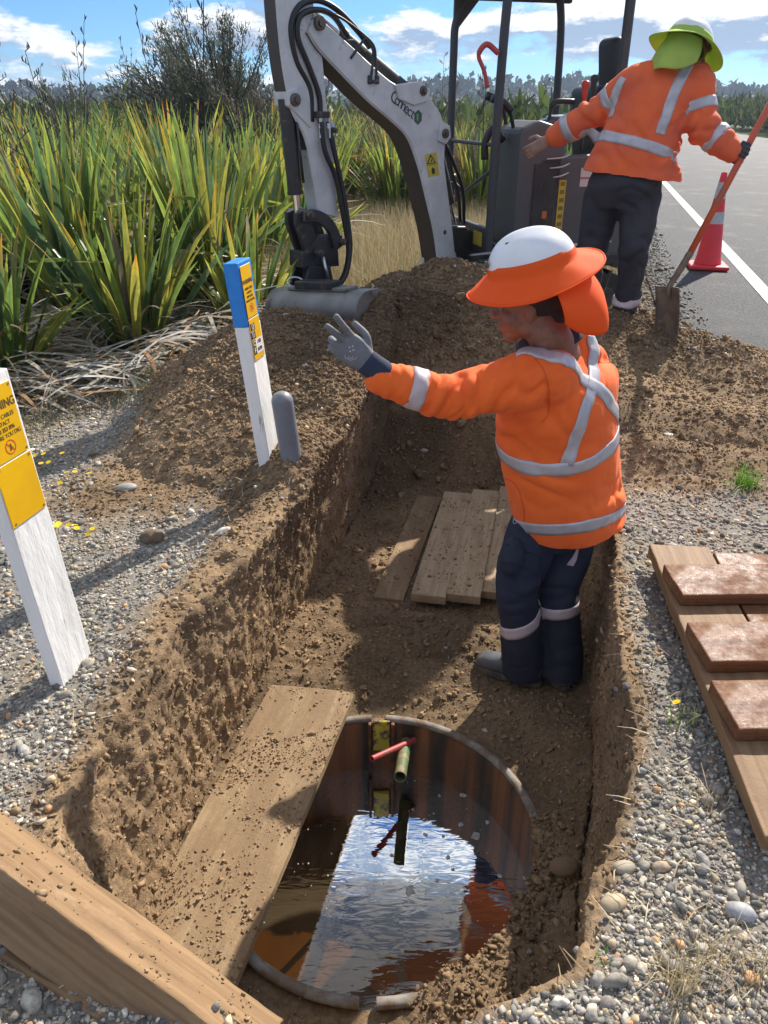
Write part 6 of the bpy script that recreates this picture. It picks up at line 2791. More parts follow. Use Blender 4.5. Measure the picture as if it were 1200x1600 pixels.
m_dkglove = mat('dark_glove', (.035, .036, .042), rough=.7, var=(.05, .05, .055), vscale=25, bump=.5, bscale=220, bdist=.001)
fg, _ = fist(w2, hand, dv, P(1140, 240, y=4.99), m_dkglove)
mb = MB()
mb.tube([rw.lerp(hand, .45), rw, re.lerp(rw, .78)], [.036, .042, .048], n=18)
mb.build('glove_cuff', m_cuff, fg, smooth=True)
# reaching hand: bare fingers bent round the grab wires
hw_ = P(836, 232, y=5.60)
dd = (hw_ - lw_).normalized()
nb_ = Vector((0, -1, .2))
nb_ = (nb_ - dd * nb_.dot(dd)).normalized()
sd_ = dd.cross(nb_).normalized()
pcs = [trunk([(lw_, sd_ * .030, nb_ * .026), (lw_.lerp(hw_, .6), sd_ * .042, nb_ * .022), (hw_ + dd * .02, sd_ * .042, nb_ * .018)], n=22, e=2.5)]
for i in range(4):
    b = hw_ + dd * .015 + sd_ * (.033 - .022 * i)
    pcs.append(finger(b, [dd + nb_ * .1, dd * .9 - nb_ * .4, dd * .5 - nb_ * .8], [.040 - .003 * i, .026, .020], .0105))
pcs.append(finger(lw_.lerp(hw_, .6) + sd_ * .035, [dd * .7 + sd_ * .9, dd + sd_ * .3, dd], [.034, .028, .022], .012))
union('hand_glove', pcs, .0045, 2, mat('tan_glove', (.28, .16, .12), rough=.7, var=(.35, .22, .17), vscale=20), w2)

# ------------------------------------------------------------------ cone
cb = P(1104, 418, z=.035)
cone = empty('traffic_cone', cb)
tag(cone, 'tall red traffic cone with two grey reflective bands on the road edge', 'cone')
m_cone = mat('red_cone_plastic', (.78, .035, .045), rough=.45, var=(.68, .04, .05), vscale=6, spots=(.35, .1, .09), sscale=14, spotband=(.62, .75), transl=.12)
m_cband = mat('cone_band', (.50, .50, .50), rough=.5, var=(.40, .39, .39), vscale=15, spots=(.25, .22, .2), sscale=14, spotband=(.6, .75))
H_c = .90
mb = MB()
prof_c = [(.133, .05), (.120, .10), (.028, H_c - .01), (.022, H_c), (.012, H_c)]
V, F = [], []
n = 48
for r_, z_ in prof_c:
    for j in range(n):
        a = 2 * math.pi * j / n
        V.append(cb + Vector((r_ * math.cos(a), r_ * math.sin(a), z_)))
for i in range(len(prof_c) - 1):
    for j in range(n):
        F.append((i * n + j, i * n + (j + 1) % n, (i + 1) * n + (j + 1) % n, (i + 1) * n + j))
mb.add(V, F)
mb.build('cone_body', m_cone, cone, auto=40)


def cr(z):
    return .120 + (.028 - .120) * (z - .10) / (H_c - .11)


for z0, z1 in ((.66, .81), (.43, .54)):
    V, F = [], []
    for z_ in (z0, z1):
        for j in range(n):
            a = 2 * math.pi * j / n
            V.append(cb + Vector(((cr(z_) + .0015) * math.cos(a), (cr(z_) + .0015) * math.sin(a), z_)))
    for j in range(n):
        F.append((j, (j + 1) % n, n + (j + 1) % n, n + j))
    mb = MB()
    mb.add(V, F)
    mb.build('reflective_band', m_cband, cone, smooth=True)
mb = MB()
mb.box(cb + Vector((0, 0, .022)), (.37, .37, .04), rot=Matrix.Rotation(R(-12), 3, 'Z'), bevel=.012)
mb.build('cone_base', m_cone, cone)

# ------------------------------------------------------------------ plants
def zg(x, y):
    return float(surf_z(np.array([x]), np.array([y]))[0])


m_leaf = mat('flax_leaf', col=True, rough=.36, var=.16, vscale=14, spec=.6, transl=.48, bump=.25, bscale=90, bdist=.001)
m_dead = mat('dead_leaf', col=True, rough=.7, var=.22, vscale=25, transl=.22, spec=.4)
m_stalk = mat('dark_stalk', (.035, .024, .020), rough=.8)
GREENS = [(.105, .19, .060), (.135, .235, .065), (.175, .265, .065), (.085, .165, .085), (.22, .29, .065), (.28, .31, .07)]


def blades(n, H, spread, w, g, lean=.29, bend=.30, dead=0.0, rows=9, r0=.09, fan=None):
    """sword leaves as folded tapering strips; returns V, F, C"""
    V, F, C = [], [], []
    for i in range(n):
        az = g.uniform(0, 2 * math.pi)
        rad = r0 * math.sqrt(g.random()) * 2
        h = H * g.uniform(.62, 1.08)
        tilt = abs(g.normal(0, lean)) * spread
        tilt = min(tilt, 1.05)
        curl = g.uniform(.1, 1) * bend + tilt * .35
        p = np.array([math.cos(az) * rad, math.sin(az) * rad, 0.0])
        out = np.array([math.cos(az + g.normal(0, .35)), math.sin(az + g.normal(0, .35)), 0])
        out /= np.linalg.norm(out)
        side0 = np.array([-out[1], out[0], 0])
        tw = g.normal(0, .8)
        ww = w * g.uniform(.7, 1.2)
        base = np.array(GREENS[g.integers(0, len(GREENS))]) * g.uniform(.62, 1.15)
        isdead = g.random() < dead
        broken = g.random() < .07
        tipc = np.array((.42, .22, .03)) if g.random() < .17 else base * 1.3
        b0 = len(V)
        ang = tilt
        step = h / (rows - 1)
        for k in range(rows):
            t = k / (rows - 1)
            a = ang + curl * t ** 2.2
            if broken and t > .7:
                a += 1.2
            d = out * math.sin(a) + np.array([0, 0, math.cos(a)])
            if k:
                p = p + d * step
            wd = ww * (.42 + 1.5 * t - 1.1 * t * t) if t < .5 else ww * (.895) * (1 - ((t - .5) / .5) ** 1.8) ** .8
            wd = max(wd, .001)
            th = tw * (1 - .4 * t)
            nrm = np.cross(side0, d)
            s = side0 * math.cos(th) + nrm * math.sin(th)
            q = np.cross(s, d)
            V += [p - s * wd / 2 + q * wd * .16, p, p + s * wd / 2 + q * wd * .16]
            if isdead:
                c = np.array((.30, .24, .15)) * g.uniform(.8, 1.2)
                C += [c, c * .8, c]
            else:
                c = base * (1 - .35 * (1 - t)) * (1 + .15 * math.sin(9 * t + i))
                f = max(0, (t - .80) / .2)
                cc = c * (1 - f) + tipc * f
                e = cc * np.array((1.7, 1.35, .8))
                C += [e, cc, e]
        for k in range(rows - 1):
            a0 = b0 + 3 * k
            F += [(a0, a0 + 1, a0 + 4, a0 + 3), (a0 + 1, a0 + 2, a0 + 5, a0 + 4)]
    return np.array(V), np.array(F), np.clip(np.array(C), .005, 1)


def droop(n, L_, g, r0=.15, rows=7):
    """dead straw-coloured leaves collapsed round the foot of a clump"""
    V, F, C = [], [], []
    for i in range(n):
        az = g.uniform(0, 2 * math.pi)
        out = np.array([math.cos(az), math.sin(az), 0])
        side0 = np.array([-out[1], out[0], 0])
        p = out * g.uniform(.02, r0) + np.array([0, 0, g.uniform(.05, .35)])
        l_ = L_ * g.uniform(.5, 1.1)
        a = g.uniform(.5, 1.3)
        w = g.uniform(.012, .032)
        c0 = np.array([(.46, .41, .32), (.34, .27, .17), (.26, .19, .11), (.50, .47, .40)][g.integers(0, 4)]) * g.uniform(.75, 1.1)
        b0 = len(V)
        for k in range(rows):
            t = k / (rows - 1)
            d = out * math.sin(a + 1.0 * t) + np.array([0, 0, math.cos(a + 1.0 * t)])
            if k:
                p = p + d * l_ / (rows - 1)
            p[2] = max(p[2], .015 + .03 * g.random())
            wd = w * (1 - t ** 3) + .001
            V += [p - side0 * wd / 2, p + side0 * wd / 2 + np.array([0, 0, .004])]
            C += [c0, c0 * .9]
        for k in range(rows - 1):
            q = b0 + 2 * k
            F.append((q, q + 1, q + 3, q + 2))
    return np.array(V), np.array(F), np.array(C)


def stalk_mesh(H, g, curve=.15, pods=True):
    pts = []
    a = g.uniform(0, 6.28)
    for k in range(9):
        t = k / 8
        pts.append(Vector((math.cos(a) * curve * t * t * H, math.sin(a) * curve * t * t * H, H * t)))
    mb = MB()
    mb.tube(pts, [.008 * (1 - .6 * k / 8) for k in range(9)], n=6)
    if pods:
        for k in range(9):
            t = .60 + .40 * k / 8
            i = min(int(t * 8), 7)
            p = pts[i].lerp(pts[i + 1], t * 8 - i)
            s = -1 if k % 2 else 1
            d = Vector((s * math.cos(a + 1.3), s * math.sin(a + 1.3), .55)).normalized()
            l_ = .13 * (1.15 - t) * 2 + .03
            e = p + d * l_
            mb.tube([p, p.lerp(e, .5), e], [.005, .004, .003], n=5)
            for j in range(3):
                q = p.lerp(e, .45 + .27 * j)
                up = Vector((g.normal(0, .3), g.normal(0, .3), 1)).normalized()
                mb.tube([q, q + up * .015, q + up * .035, q + up * .05], [.003, .006, .005, .0015], n=5)
    return mb.mesh('stalk')


protos = []
for k, (n, H, sp, w) in enumerate(((80, 1.62, 1.0, .074), (70, 1.45, 1.15, .080), (88, 1.75, .85, .070), (62, 1.25, 1.3, .076), (76, 1.55, 1.0, .072))):
    g = np.random.default_rng(100 + k)
    a = blades(n, H, sp, w, g, dead=.06)
    b = droop(46, 1.0, g)
    protos.append((a, b))


def mesh_only(name, V, F, C, m):
    o = mesh_np(name, V, F, C, m, smooth=True)
    me = o.data
    bpy.data.objects.remove(o)
    return me


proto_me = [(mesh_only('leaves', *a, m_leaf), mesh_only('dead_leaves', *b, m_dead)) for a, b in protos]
stalks = [stalk_mesh(h, np.random.default_rng(60 + i), c) for i, (h, c) in enumerate(((2.55, .06), (2.3, .16), (2.75, .10), (2.1, .25)))]


def flax(x, y, s, rz, k, label, stalk=None, group='flax bushes growing along the verge', sink=0.0):
    root = empty('flax_bush', Vector((x, y, zg(x, y) - .02 - sink)), rz)
    root.scale = (s, s, s)
    tag(root, label, 'bush', group)
    for nm, me in zip(('leaves', 'dead_leaves'), proto_me[k % 5]):
        o = bpy.data.objects.new(nm, me)
        COL.objects.link(o)
        o.parent = root
    if stalk is not None:
        st_ = stalks[stalk % 4]
        if not st_.materials:
            st_.materials.append(m_stalk)
        o = bpy.data.objects.new('flower_stalk', st_)
        COL.objects.link(o)
        o.parent = root
        o.location = (.05, .02, 0)
        o.rotation_euler = (0, 0, rz * 2.3)
    return root


g = np.random.default_rng(5)
flax(-1.72, 5.25, .82, .3, 1, 'front flax bush with wide green blades fanning up behind the near gravel', None)
flax(-.98, 5.55, .70, 1.9, 3, 'low flax bush with leaning blades just left of the blue-topped post', None)
flax(-2.95, 4.0, .85, 2.2, 1, 'broad-leaved flax bush cut by the left edge of the picture', None)
flax(-2.45, 4.75, .80, 1.2, 3, 'flax bush at the left edge just above the near warning post', None)
flax(-2.35, 5.9, .92, 4.0, 0, 'tall flax bush at the left with a bare dark stalk', 1)
flax(-1.35, 6.1, .86, 5.1, 2, 'tall upright flax bush with seed-pod stalk above the others', 0)
SPOT = []
yy = 6.5
while yy < 24:
    st = .70 + .035 * (yy - 6.5)
    for xx in np.arange(-11 - (yy - 6.5) * .55, -.55 + (yy - 7) * .17, st):
        x = xx + g.normal(0, .22)
        y = yy + g.normal(0, .22)
        if abs(x / y) > .62:
            continue
        if x > -.75 and y < 8.6:
            continue
        # the straw-coloured clearing behind the boom
        if -.75 < x < 1.6 + .1 * y and y < 11.0:
            continue
        SPOT.append((x, y))
    yy += st * .92
for xx in np.arange(.2, 6.0, .85):
    for yy in (11.6, 13.2, 15.2, 17.6):
        x, y = xx * yy / 12 + g.normal(0, .2), yy + g.normal(0, .3)
        if x < line_x(y) - 2.0:
            SPOT.append((x, y))
SPOT.sort(key=lambda q: q[1])
print('flax', len(SPOT))
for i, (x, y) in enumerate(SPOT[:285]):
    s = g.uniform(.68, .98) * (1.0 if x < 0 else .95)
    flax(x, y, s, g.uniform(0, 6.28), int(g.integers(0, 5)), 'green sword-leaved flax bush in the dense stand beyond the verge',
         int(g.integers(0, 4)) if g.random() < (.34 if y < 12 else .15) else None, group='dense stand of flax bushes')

# far scrub as one mass
V, F, C = [], [], []
off = 0
gs = np.random.default_rng(9)
pts = []
for _ in range(900):
    y = gs.uniform(22, 120)
    x = gs.uniform(-.62, .62) * y
    if line_x(y) - 2.5 < x < line_x(y) + 8.5:
        continue
    pts.append((x, y))
for _ in range(160):
    y = gs.uniform(34, 95)
    x = float(line_x(y)) + 9.0 + abs(gs.normal(0, 2.5))
    pts.append((x, y))
allV, allF, allC = [], [], []
for x, y in pts:
    right = x > line_x(y) + 5
    h = gs.uniform(1.1, 1.9) * (1.0 if not right else 1.25)
    r = gs.uniform(.9, 1.9)
    n = 90
    th = gs.uniform(0, 6.28, n)
    rr = r * np.sqrt(gs.random(n))
    zz = h * (1 - (rr / r) ** 2 * .7) * gs.uniform(.35, 1.0, n)
    c = np.stack([x + rr * np.cos(th), y + rr * np.sin(th), zz], 1)
    d = gs.normal(0, 1, (n, 3))
    d[:, 2] = np.abs(d[:, 2]) + 1.2
    d /= np.linalg.norm(d, axis=1)[:, None]
    s = np.cross(d, gs.normal(0, 1, (n, 3)))
    s /= np.linalg.norm(s, axis=1)[:, None]
    L_ = gs.uniform(.25, .6, n)[:, None]
    w = gs.uniform(.04, .12, n)[:, None]
    v = np.stack([c - s * w, c + s * w, c + d * L_ + s * w * .3, c + d * L_ - s * w * .3], 1)
    base = np.array([(.055, .085, .025), (.085, .12, .03), (.12, .13, .05), (.045, .065, .03)][gs.integers(0, 4)])
    col = base[None] * gs.uniform(.6, 1.5, (n, 1))
    allV.append(v.reshape(-1, 3))
    allC.append(np.repeat(col, 4, 0))
    allF.append(np.arange(n * 4).reshape(-1, 4) + off)
    off += n * 4
o = mesh_np('scrub', np.concatenate(allV), np.concatenate(allF), np.concatenate(allC), mat('scrub_leaf', col=True, rough=.6, transl=.3), smooth=False)
tag(o, 'low green scrub stretching to the foot of the distant hills', kind='stuff')

# distant wooded hills: terrain with a mass of tree crowns on it
hx = np.linspace(-420, 520, 160)
V, F = [], []
for i, x in enumerate(hx):
    h = 6.6 + 2.0 * math.sin(x / 95 + 1) + 1.2 * math.sin(x / 41)
    y0 = 330 + 20 * math.sin(x / 120)
    for k, (dy, f) in enumerate(((-40, -.1), (-12, .35), (10, .75), (45, 1.0), (120, 1.15), (400, .5))):
        V.append((x, y0 + dy, h * f))
    if i:
        for k in range(5):
            a = (i - 1) * 6 + k
            F.append((a, a + 1, a + 7, a + 6))
o = mesh_np('hills', np.array(V), np.array(F), None, mat('hill', (.030, .045, .030), rough=.95, var=(.045, .06, .035), vscale=.06))
tag(o, 'low dark wooded hills along the horizon', kind='structure')
allV, allF, allC, off = [], [], [], 0
nT = 2600
xs = gs.uniform(-400, 480, nT)
ts = gs.random(nT)
for x, t in zip(xs, ts):
    h = 6.6 + 2.0 * math.sin(x / 95 + 1) + 1.2 * math.sin(x / 41)
    y0 = 330 + 20 * math.sin(x / 120)
    y = y0 - 38 + 84 * t
    zb = h * np.interp(t, [0, .33, .6, 1], [-.05, .35, .75, 1.0])
    H = gs.uniform(2.2, 5.2) * (.8 + .3 * math.sin(x / 17) ** 2)
    r = H * gs.uniform(.28, .5)
    m = 14
    th = gs.uniform(0, 6.28, m)
    f = gs.random(m)
    rr = r * (1 - .75 * f)
    c = np.stack([x + rr * np.cos(th) * .7, y + rr * np.sin(th) * .7, zb + H * f], 1)
    s1 = gs.normal(0, 1, (m, 3)) * r * .42
    s2 = gs.normal(0, 1, (m, 3)) * r * .42
    v = np.stack([c - s1, c - s2, c + s1, c + s2], 1)
    col = np.array((.022, .036, .022))[None] * gs.uniform(.7, 1.5, (m, 1))
    allV.append(v.reshape(-1, 3)); allC.append(np.repeat(col, 4, 0)); allF.append(np.arange(m * 4).reshape(-1, 4) + off)
    off += m * 4
o = mesh_np('forest', np.concatenate(allV), np.concatenate(allF), np.concatenate(allC), mat('forest_leaf', col=True, rough=.8), smooth=False)
tag(o, 'far dark forest covering the hills on the horizon', kind='stuff')

# ---- the small feathery tree and its neighbours
def feather_tree(root, H, Rr, seed, n_br=46, leaf=(.045, .058, .030), density=95, wind=.25, twig=.10):
    g = np.random.default_rng(seed)
    base = root.location
    br = MB()
    tips = []
    trunk_top = Vector((.04, 0, H * .34))
    br.tube([Vector((0, 0, -.1)), Vector((.05, .02, H * .18)), trunk_top], [H * .030, H * .026, H * .02], n=8)
    for i in range(n_br):
        az = g.uniform(0, 6.28)
        el = g.uniform(.12, 1.35)
        L_ = Rr * g.uniform(.65, 1.1) * (1.1 - .25 * math.sin(el)) + H * .38 * math.sin(el) * g.uniform(.7, 1.1)
        d = Vector((math.cos(az) * math.cos(el), math.sin(az) * math.cos(el), math.sin(el)))
        s0 = Vector((0, 0, H * g.uniform(.08, .34)))
        mid = s0 + d * L_ * .5 + Vector((0, 0, L_ * .06))
        e = s0 + d * L_ + Vector((-wind * .3 * L_, 0, L_ * .08))
        c = catmull([s0, mid, e], 4)
        br.tube(c, [H * .010 * (1 - .8 * k / (len(c) - 1)) for k in range(len(c))], n=5)
        tips.append((c, L_))
    me = br.mesh('trunk')
    me.materials.append(mat('kanuka_bark', (.07, .055, .045), rough=.9))
    o = bpy.data.objects.new('trunk', me)
    COL.objects.link(o)
    o.parent = root
    V, F, C = [], [], []
    off = 0
    for c, L_ in tips:
        m = density
        t = g.uniform(.30, 1.05, m)
        idx = np.clip(t * (len(c) - 1), 0, len(c) - 1.001)
        i0 = idx.astype(int)
        fr_ = (idx - i0)[:, None]
        A = np.array([c[i][:] for i in i0])
        B = np.array([c[i + 1][:] for i in i0])
        p = A * (1 - fr_) + B * fr_ + g.normal(0, 1, (m, 3)) * Rr * .055
        bd = np.array((c[-1] - c[0]).normalized()[:])
        d = bd[None] * .9 + g.normal(0, .55, (m, 3)) + np.array([-wind, 0, .35])
        d /= np.linalg.norm(d, axis=1)[:, None]
        s = np.cross(d, g.normal(0, 1, (m, 3)))
        s /= np.linalg.norm(s, axis=1)[:, None]
        ll = twig * g.uniform(.5, 1.4, (m, 1))
        w = .0062 * g.uniform(.6, 1.5, (m, 1)) * H / 2.4
        v = np.stack([p - s * w, p + s * w, p + d * ll + s * w * .3, p + d * ll - s * w * .3], 1)
        col = np.array(leaf)[None] * g.uniform(.6, 1.7, (m, 1)) * np.array((1, 1, 1))[None]
        V.append(v.reshape(-1, 3)); C.append(np.repeat(col, 4, 0)); F.append(np.arange(m * 4).reshape(-1, 4) + off)
        off += m * 4
    o = mesh_np('crown', np.concatenate(V), np.concatenate(F), np.concatenate(C), mat('feathery_leaf', col=True, rough=.6, transl=.25), parent=None, smooth=False)
    o.parent = root
    return root


def tree_at(px, pyb, y, H, Rr, seed, label, name='small_tree', cat='tree', **kw):
    q = P(px, pyb, y=y)
    root = empty(name, Vector((q.x, y, 0)))
    tag(root, label, cat)
    return feather_tree(root, H, Rr, seed, **kw)


tree_at(330, 150, 13.5, 2.78, 1.05, 1, 'small feathery grey-green tree standing above the flax against the sky', n_br=120, density=420, leaf=(.085, .095, .060), twig=.065)
tree_at(395, 150, 12.5, 2.0, .75, 2, 'low twiggy bush right of the small feathery tree', name='twiggy_bush', cat='bush', n_br=46, density=90, leaf=(.085, .065, .045))
tree_at(300, 260, 8.6, 1.25, .55, 3, 'brownish dry bush poking up between the flax below the small tree', name='twiggy_bush', cat='bush', n_br=40, density=90, leaf=(.13, .095, .060))
tree_at(90, 170, 9.8, 1.75, .7, 6, 'grey twiggy bush between flax at the left edge of the stand', name='twiggy_bush', cat='bush', n_br=40, density=80, leaf=(.075, .075, .05))
tree_at(610, 280, 12.2, 1.1, 1.1, 4, 'reddish brown bracken thicket behind the excavator boom', name='bracken', cat='bush', n_br=50, density=110, leaf=(.17, .095, .060))
tree_at(735, 290, 12.0, 1.0, 1.0, 5, 'reddish brown bracken thicket seen through the excavator frame', name='bracken', cat='bush', n_br=50, density=110, leaf=(.17, .095, .060))

# ---- dry grass
def grass(name, centres, per, H, spread, cols, label, m, seed=0, lean=.35, w=.0035, kind='stuff', seg=3):
    g = np.random.default_rng(seed)
    c = np.repeat(np.array(centres, float), per, 0)
    n = len(c)
    c[:, 0] += g.normal(0, spread, n)
    c[:, 1] += g.normal(0, spread, n)
    c[:, 2] = surf_z(c[:, 0], c[:, 1]) - .01
    h = H * g.uniform(.45, 1.15, n)
    az = g.uniform(0, 6.28, n)
    ln_ = np.abs(g.normal(0, lean, n)) + .05
    out = np.stack([np.cos(az), np.sin(az), 0 * az], 1)
    side = np.stack([-out[:, 1], out[:, 0], 0 * az], 1)
    ww = w * g.uniform(.6, 1.5, n)
    pts = []
    for k in range(seg + 1):
        t = k / seg
        p = c + out * (h * np.sin(ln_) * t ** 1.6)[:, None] + np.array([0, 0, 1]) * (h * np.cos(ln_ * t) * t)[:, None]
        wk = (ww * (1 - t * .9))[:, None]
        pts += [p - side * wk, p + side * wk]
    V = np.stack(pts, 1)
    K = 2 * (seg + 1)
    base = np.array(cols)[g.integers(0, len(cols), n)] * g.uniform(.75, 1.25, (n, 1))
    F = []
    for k in range(seg):
        q = np.arange(n) * K + 2 * k
        F.append(np.stack([q, q + 1, q + 3, q + 2], 1))
    o = mesh_np(name, V.reshape(-1, 3), np.concatenate(F), np.repeat(base, K, 0), m, smooth=False)
    if kind:
        tag(o, label, kind=kind)
    return o


m_dry = mat('dry_grass', col=True, rough=.6, transl=.3)
STRAW = [(.46, .37, .20), (.38, .30, .16), (.52, .44, .28), (.30, .22, .12), (.33, .30, .14)]
cs = []
for _ in range(3000):
    y = g.uniform(6.2, 13.5)
    x = g.uniform(-1.1, min(1.9 + .12 * y, line_x(y) - 1.4))
    cs.append((x, y, 0))
for _ in range(500):
    y = g.uniform(13, 26)
    x = float(line_x(y)) - g.uniform(1.3, 3.5)
    cs.append((x, y, 0))
grass('dry_grass', cs, 15, .46, .055, STRAW, 'pale dry grass covering the verge behind the excavator boom', m_dry, seed=3, w=.0032, lean=.48)
cs = [(g.uniform(-3.2, -.9), g.uniform(3.3, 6.0), 0) for _ in range(330)]
cs = [q for q in cs if q[0] < -1.30 - .0 * q[1] and q[1] > 3.4 + .5 * max(0, q[0] + 2.2)]
grass('rough_grass', cs, 12, .14, .08, [(.22, .20, .09), (.13, .16, .05), (.30, .25, .14), (.16, .12, .07)], 'short rough grass and dead stems at the foot of the flax', m_dry, seed=4, w=.0022, lean=.6)


# ---- dead leaves lying about under the flax
def litter(n, seed):
    g = np.random.default_rng(seed)
    V, F, C = [], [], []
    for i in range(n):
        x = g.uniform(-3.4, -.6)
        y = g.uniform(3.7, 6.0)
        if x > -1.15 and y < 4.9:
            continue
        if y < 4.0 + .45 * (x + 2.2) * (x > -2.2):
            continue
        a = g.normal(-.55, .8)
        L_ = g.uniform(.25, .95)
        w = g.uniform(.008, .026)
        dx, dy = math.cos(a), math.sin(a)
        tl = g.uniform(-.05, .28)
        arch = g.uniform(.02, .16)
        c0 = np.array([(.56, .52, .44), (.46, .40, .30), (.33, .24, .14), (.62, .58, .52), (.42, .24, .12)][g.choice(5, p=[.3, .27, .15, .2, .08])]) * g.uniform(.7, 1.1)
        b0 = len(V)
        z0 = zg(x, y) + g.uniform(.01, .09)
        for k in range(6):
            t = k / 5
            px_, py_ = x + dx * L_ * (t - .5), y + dy * L_ * (t - .5)
            z = z0 + tl * L_ * (t - .3) + arch * L_ * math.sin(t * math.pi)
            wd = w * (1 - abs(2 * t - 1) ** 3) + .001
            V += [(px_ + dy * wd / 2, py_ - dx * wd / 2, z), (px_ - dy * wd / 2, py_ + dx * wd / 2, z + .004)]
            C += [c0, c0 * .92]
        for k in range(5):
            q = b0 + 2 * k
            F.append((q, q + 1, q + 3, q + 2))
    return np.array(V), np.array(F), np.array(C)


o = mesh_np('leaf_litter', *litter(1500, 3), m_dead, smooth=False)
tag(o, 'bleached dead flax leaves heaped on the ground below the flax', kind='stuff')


# ---- small plants one can point at
def tuft(name, x, y, n, H, spread, cols, label, cat, seed, lean=.6, w=.0022, group=None, z=None):
    g = np.random.default_rng(seed)
    o = grass(name, [(x, y, 0)], n, H, spread, cols, None, m_dry, seed=seed, lean=lean, w=w, kind=None)
    tag(o, label, cat, group)
    return o


def at0(px, py, z=0.0):
    return P(px, py, z=z)


q = at0(1163, 762)
tuft('grass_tuft', q.x, q.y, 110, .13, .028, [(.16, .34, .03), (.22, .42, .05), (.12, .26, .03)], 'bright green grass tuft on the dirt at the right edge', 'grass', 21, lean=.7)
q = at0(1062, 1130)
tuft('grass_tuft', q.x, q.y, 22, .09, .02, [(.14, .26, .04), (.40, .34, .18)], 'thin green weed beside the timber cover under a yellow flower', 'weed', 22)
q = at0(895 + 45, 1505)
tuft('weed', q.x, q.y, 16, .035, .006, [(.14, .32, .05)], 'tiny green seedling at the near right lip of the trench', 'weed', 23, lean=1.0, w=.003)
for i, (px, py, n, H, lab) in enumerate(((1100, 1255, 46, .07, 'dry grass tuft on the gravel below the timber cover'), (1060, 1545, 90, .13, 'straw-coloured grass tuft at the bottom right on the gravel'),
                                         (1110, 1500, 44, .15, 'dry wispy grass tuft leaning over pebbles at the right'), (1175, 1530, 34, .16, 'sparse dry stems at the bottom right corner'),
                                         (1045, 960, 26, .08, 'small dry tuft in the shade left of the timber cover'))):
    q = at0(px, py)
    tuft('dry_tuft', q.x, q.y, n, H, .022, STRAW[:3], lab, 'dry grass', 30 + i, lean=.8, w=.0011, group='dry tufts on the gravel')

# bits of straw and twig over the gravel and the lips of the trench
V, F, C = [], [], []
gs2 = np.random.default_rng(44)
for i in range(520):
    y = gs2.uniform(.85, 3.6)
    if i % 2:
        x = float(np.interp(y, *XR)) + abs(gs2.normal(0, .16)) + .01
    else:
        x = float(np.interp(y, *XL)) - abs(gs2.normal(0, .35)) - .02
    a = gs2.uniform(0, 3.14)
    L_ = gs2.uniform(.02, .09)
    z = zg(x, y) + gs2.uniform(.008, .018)
    d = np.array([math.cos(a), math.sin(a), gs2.normal(0, .22)]) * L_
    s_ = np.array([-math.sin(a), math.cos(a), 0]) * gs2.uniform(.0006, .0016)
    c0 = np.array([(.50, .42, .28), (.36, .27, .16), (.20, .13, .08)][gs2.integers(0, 3)])
    p = np.array([x, y, z])
    b0 = len(V)
    m_ = p + d * .5 + np.array([0, 0, L_ * .12]) + s_ * 3
    V += [p - s_, p + s_, m_ - s_, m_ + s_, p + d - s_ * .5, p + d + s_ * .5]
    C += [c0] * 6
    F += [(b0, b0 + 1, b0 + 3, b0 + 2), (b0 + 2, b0 + 3, b0 + 5, b0 + 4)]
o = mesh_np('straw_bits', np.array(V), np.array(F), np.array(C), m_dead, smooth=False)
tag(o, 'short bits of straw and twig lying on the gravel along both lips of the trench', kind='stuff')

# yellow hawkbit flowers
m_pet = mat('yellow_petal', (.85, .62, .01), rough=.6, transl=.3)
m_stem = mat('flower_stem', (.10, .13, .04), rough=.7)


def flower_mesh():
    V, F = [], []
    n = 14
    for k in range(n):
        a = 2 * math.pi * k / n
        for (r, w, z) in ((.0012, .0014, 0), (.0105, .0022, .0015)):
            V += [(r * math.cos(a) - w * math.sin(a), r * math.sin(a) + w * math.cos(a), z), (r * math.cos(a) + w * math.sin(a), r * math.sin(a) - w * math.cos(a), z)]
        b = 4 * k
        F.append((b, b + 1, b + 3, b + 2))
    V += [(0, 0, .002)] + [(.004 * math.cos(t), .004 * math.sin(t), .0015) for t in np.linspace(0, 5.5, 8)]
    b = 4 * n
    F2 = [(b, b + 1 + k, b + 1 + (k + 1) % 8) for k in range(8)]
    mb = MB()
    mb.add(V, F)
    mb.add(V[b:], [(0, 1 + k, 1 + (k + 1) % 8) for k in range(8)])
    return mb.mesh('petals')


fl_me = flower_mesh()
fl_me.materials.append(m_pet)
mb = MB()
mb.tube([Vector((.012, 0, -.13)), Vector((.004, 0, -.06)), Vector((0, 0, 0))], .0009, n=5)
st_me = mb.mesh('stem')
st_me.materials.append(m_stem)
FLW = [(54, 712), (68, 709), (97, 708), (64, 724), (76, 722), (104, 738), (117, 737), (122, 722), (140, 739), (94, 754), (88, 822), (107, 820), (92, 818), (117, 820), (120, 825), (145, 826), (138, 834), (156, 813), (112, 866)]
for i, (px, py) in enumerate(FLW):
    q = P(px, py, z=.12)
    root = empty('yellow_flower', q, random.uniform(0, 6))
    root.scale = (1.05,) * 3
    root.rotation_euler = (random.uniform(-.5, .3), random.uniform(-.4, .4), random.uniform(0, 6))
    tag(root, 'small yellow flower on a thin stem at the gravel edge beside the near post', 'flower', 'yellow flowers at the gravel edge')
    for nm, me in (('petals', fl_me), ('stem', st_me)):
        o = bpy.data.objects.new(nm, me)
        COL.objects.link(o)
        o.parent = root
q = P(1057, 1097, z=.10)
root = empty('yellow_flower', q)
root.rotation_euler = (-.5, 0, 1)
tag(root, 'single yellow flower on a thin stem between the trench and the timber cover', 'flower')
for nm, me in (('petals', fl_me), ('stem', st_me)):
    o = bpy.data.objects.new(nm, me)
    COL.objects.link(o)
    o.parent = root


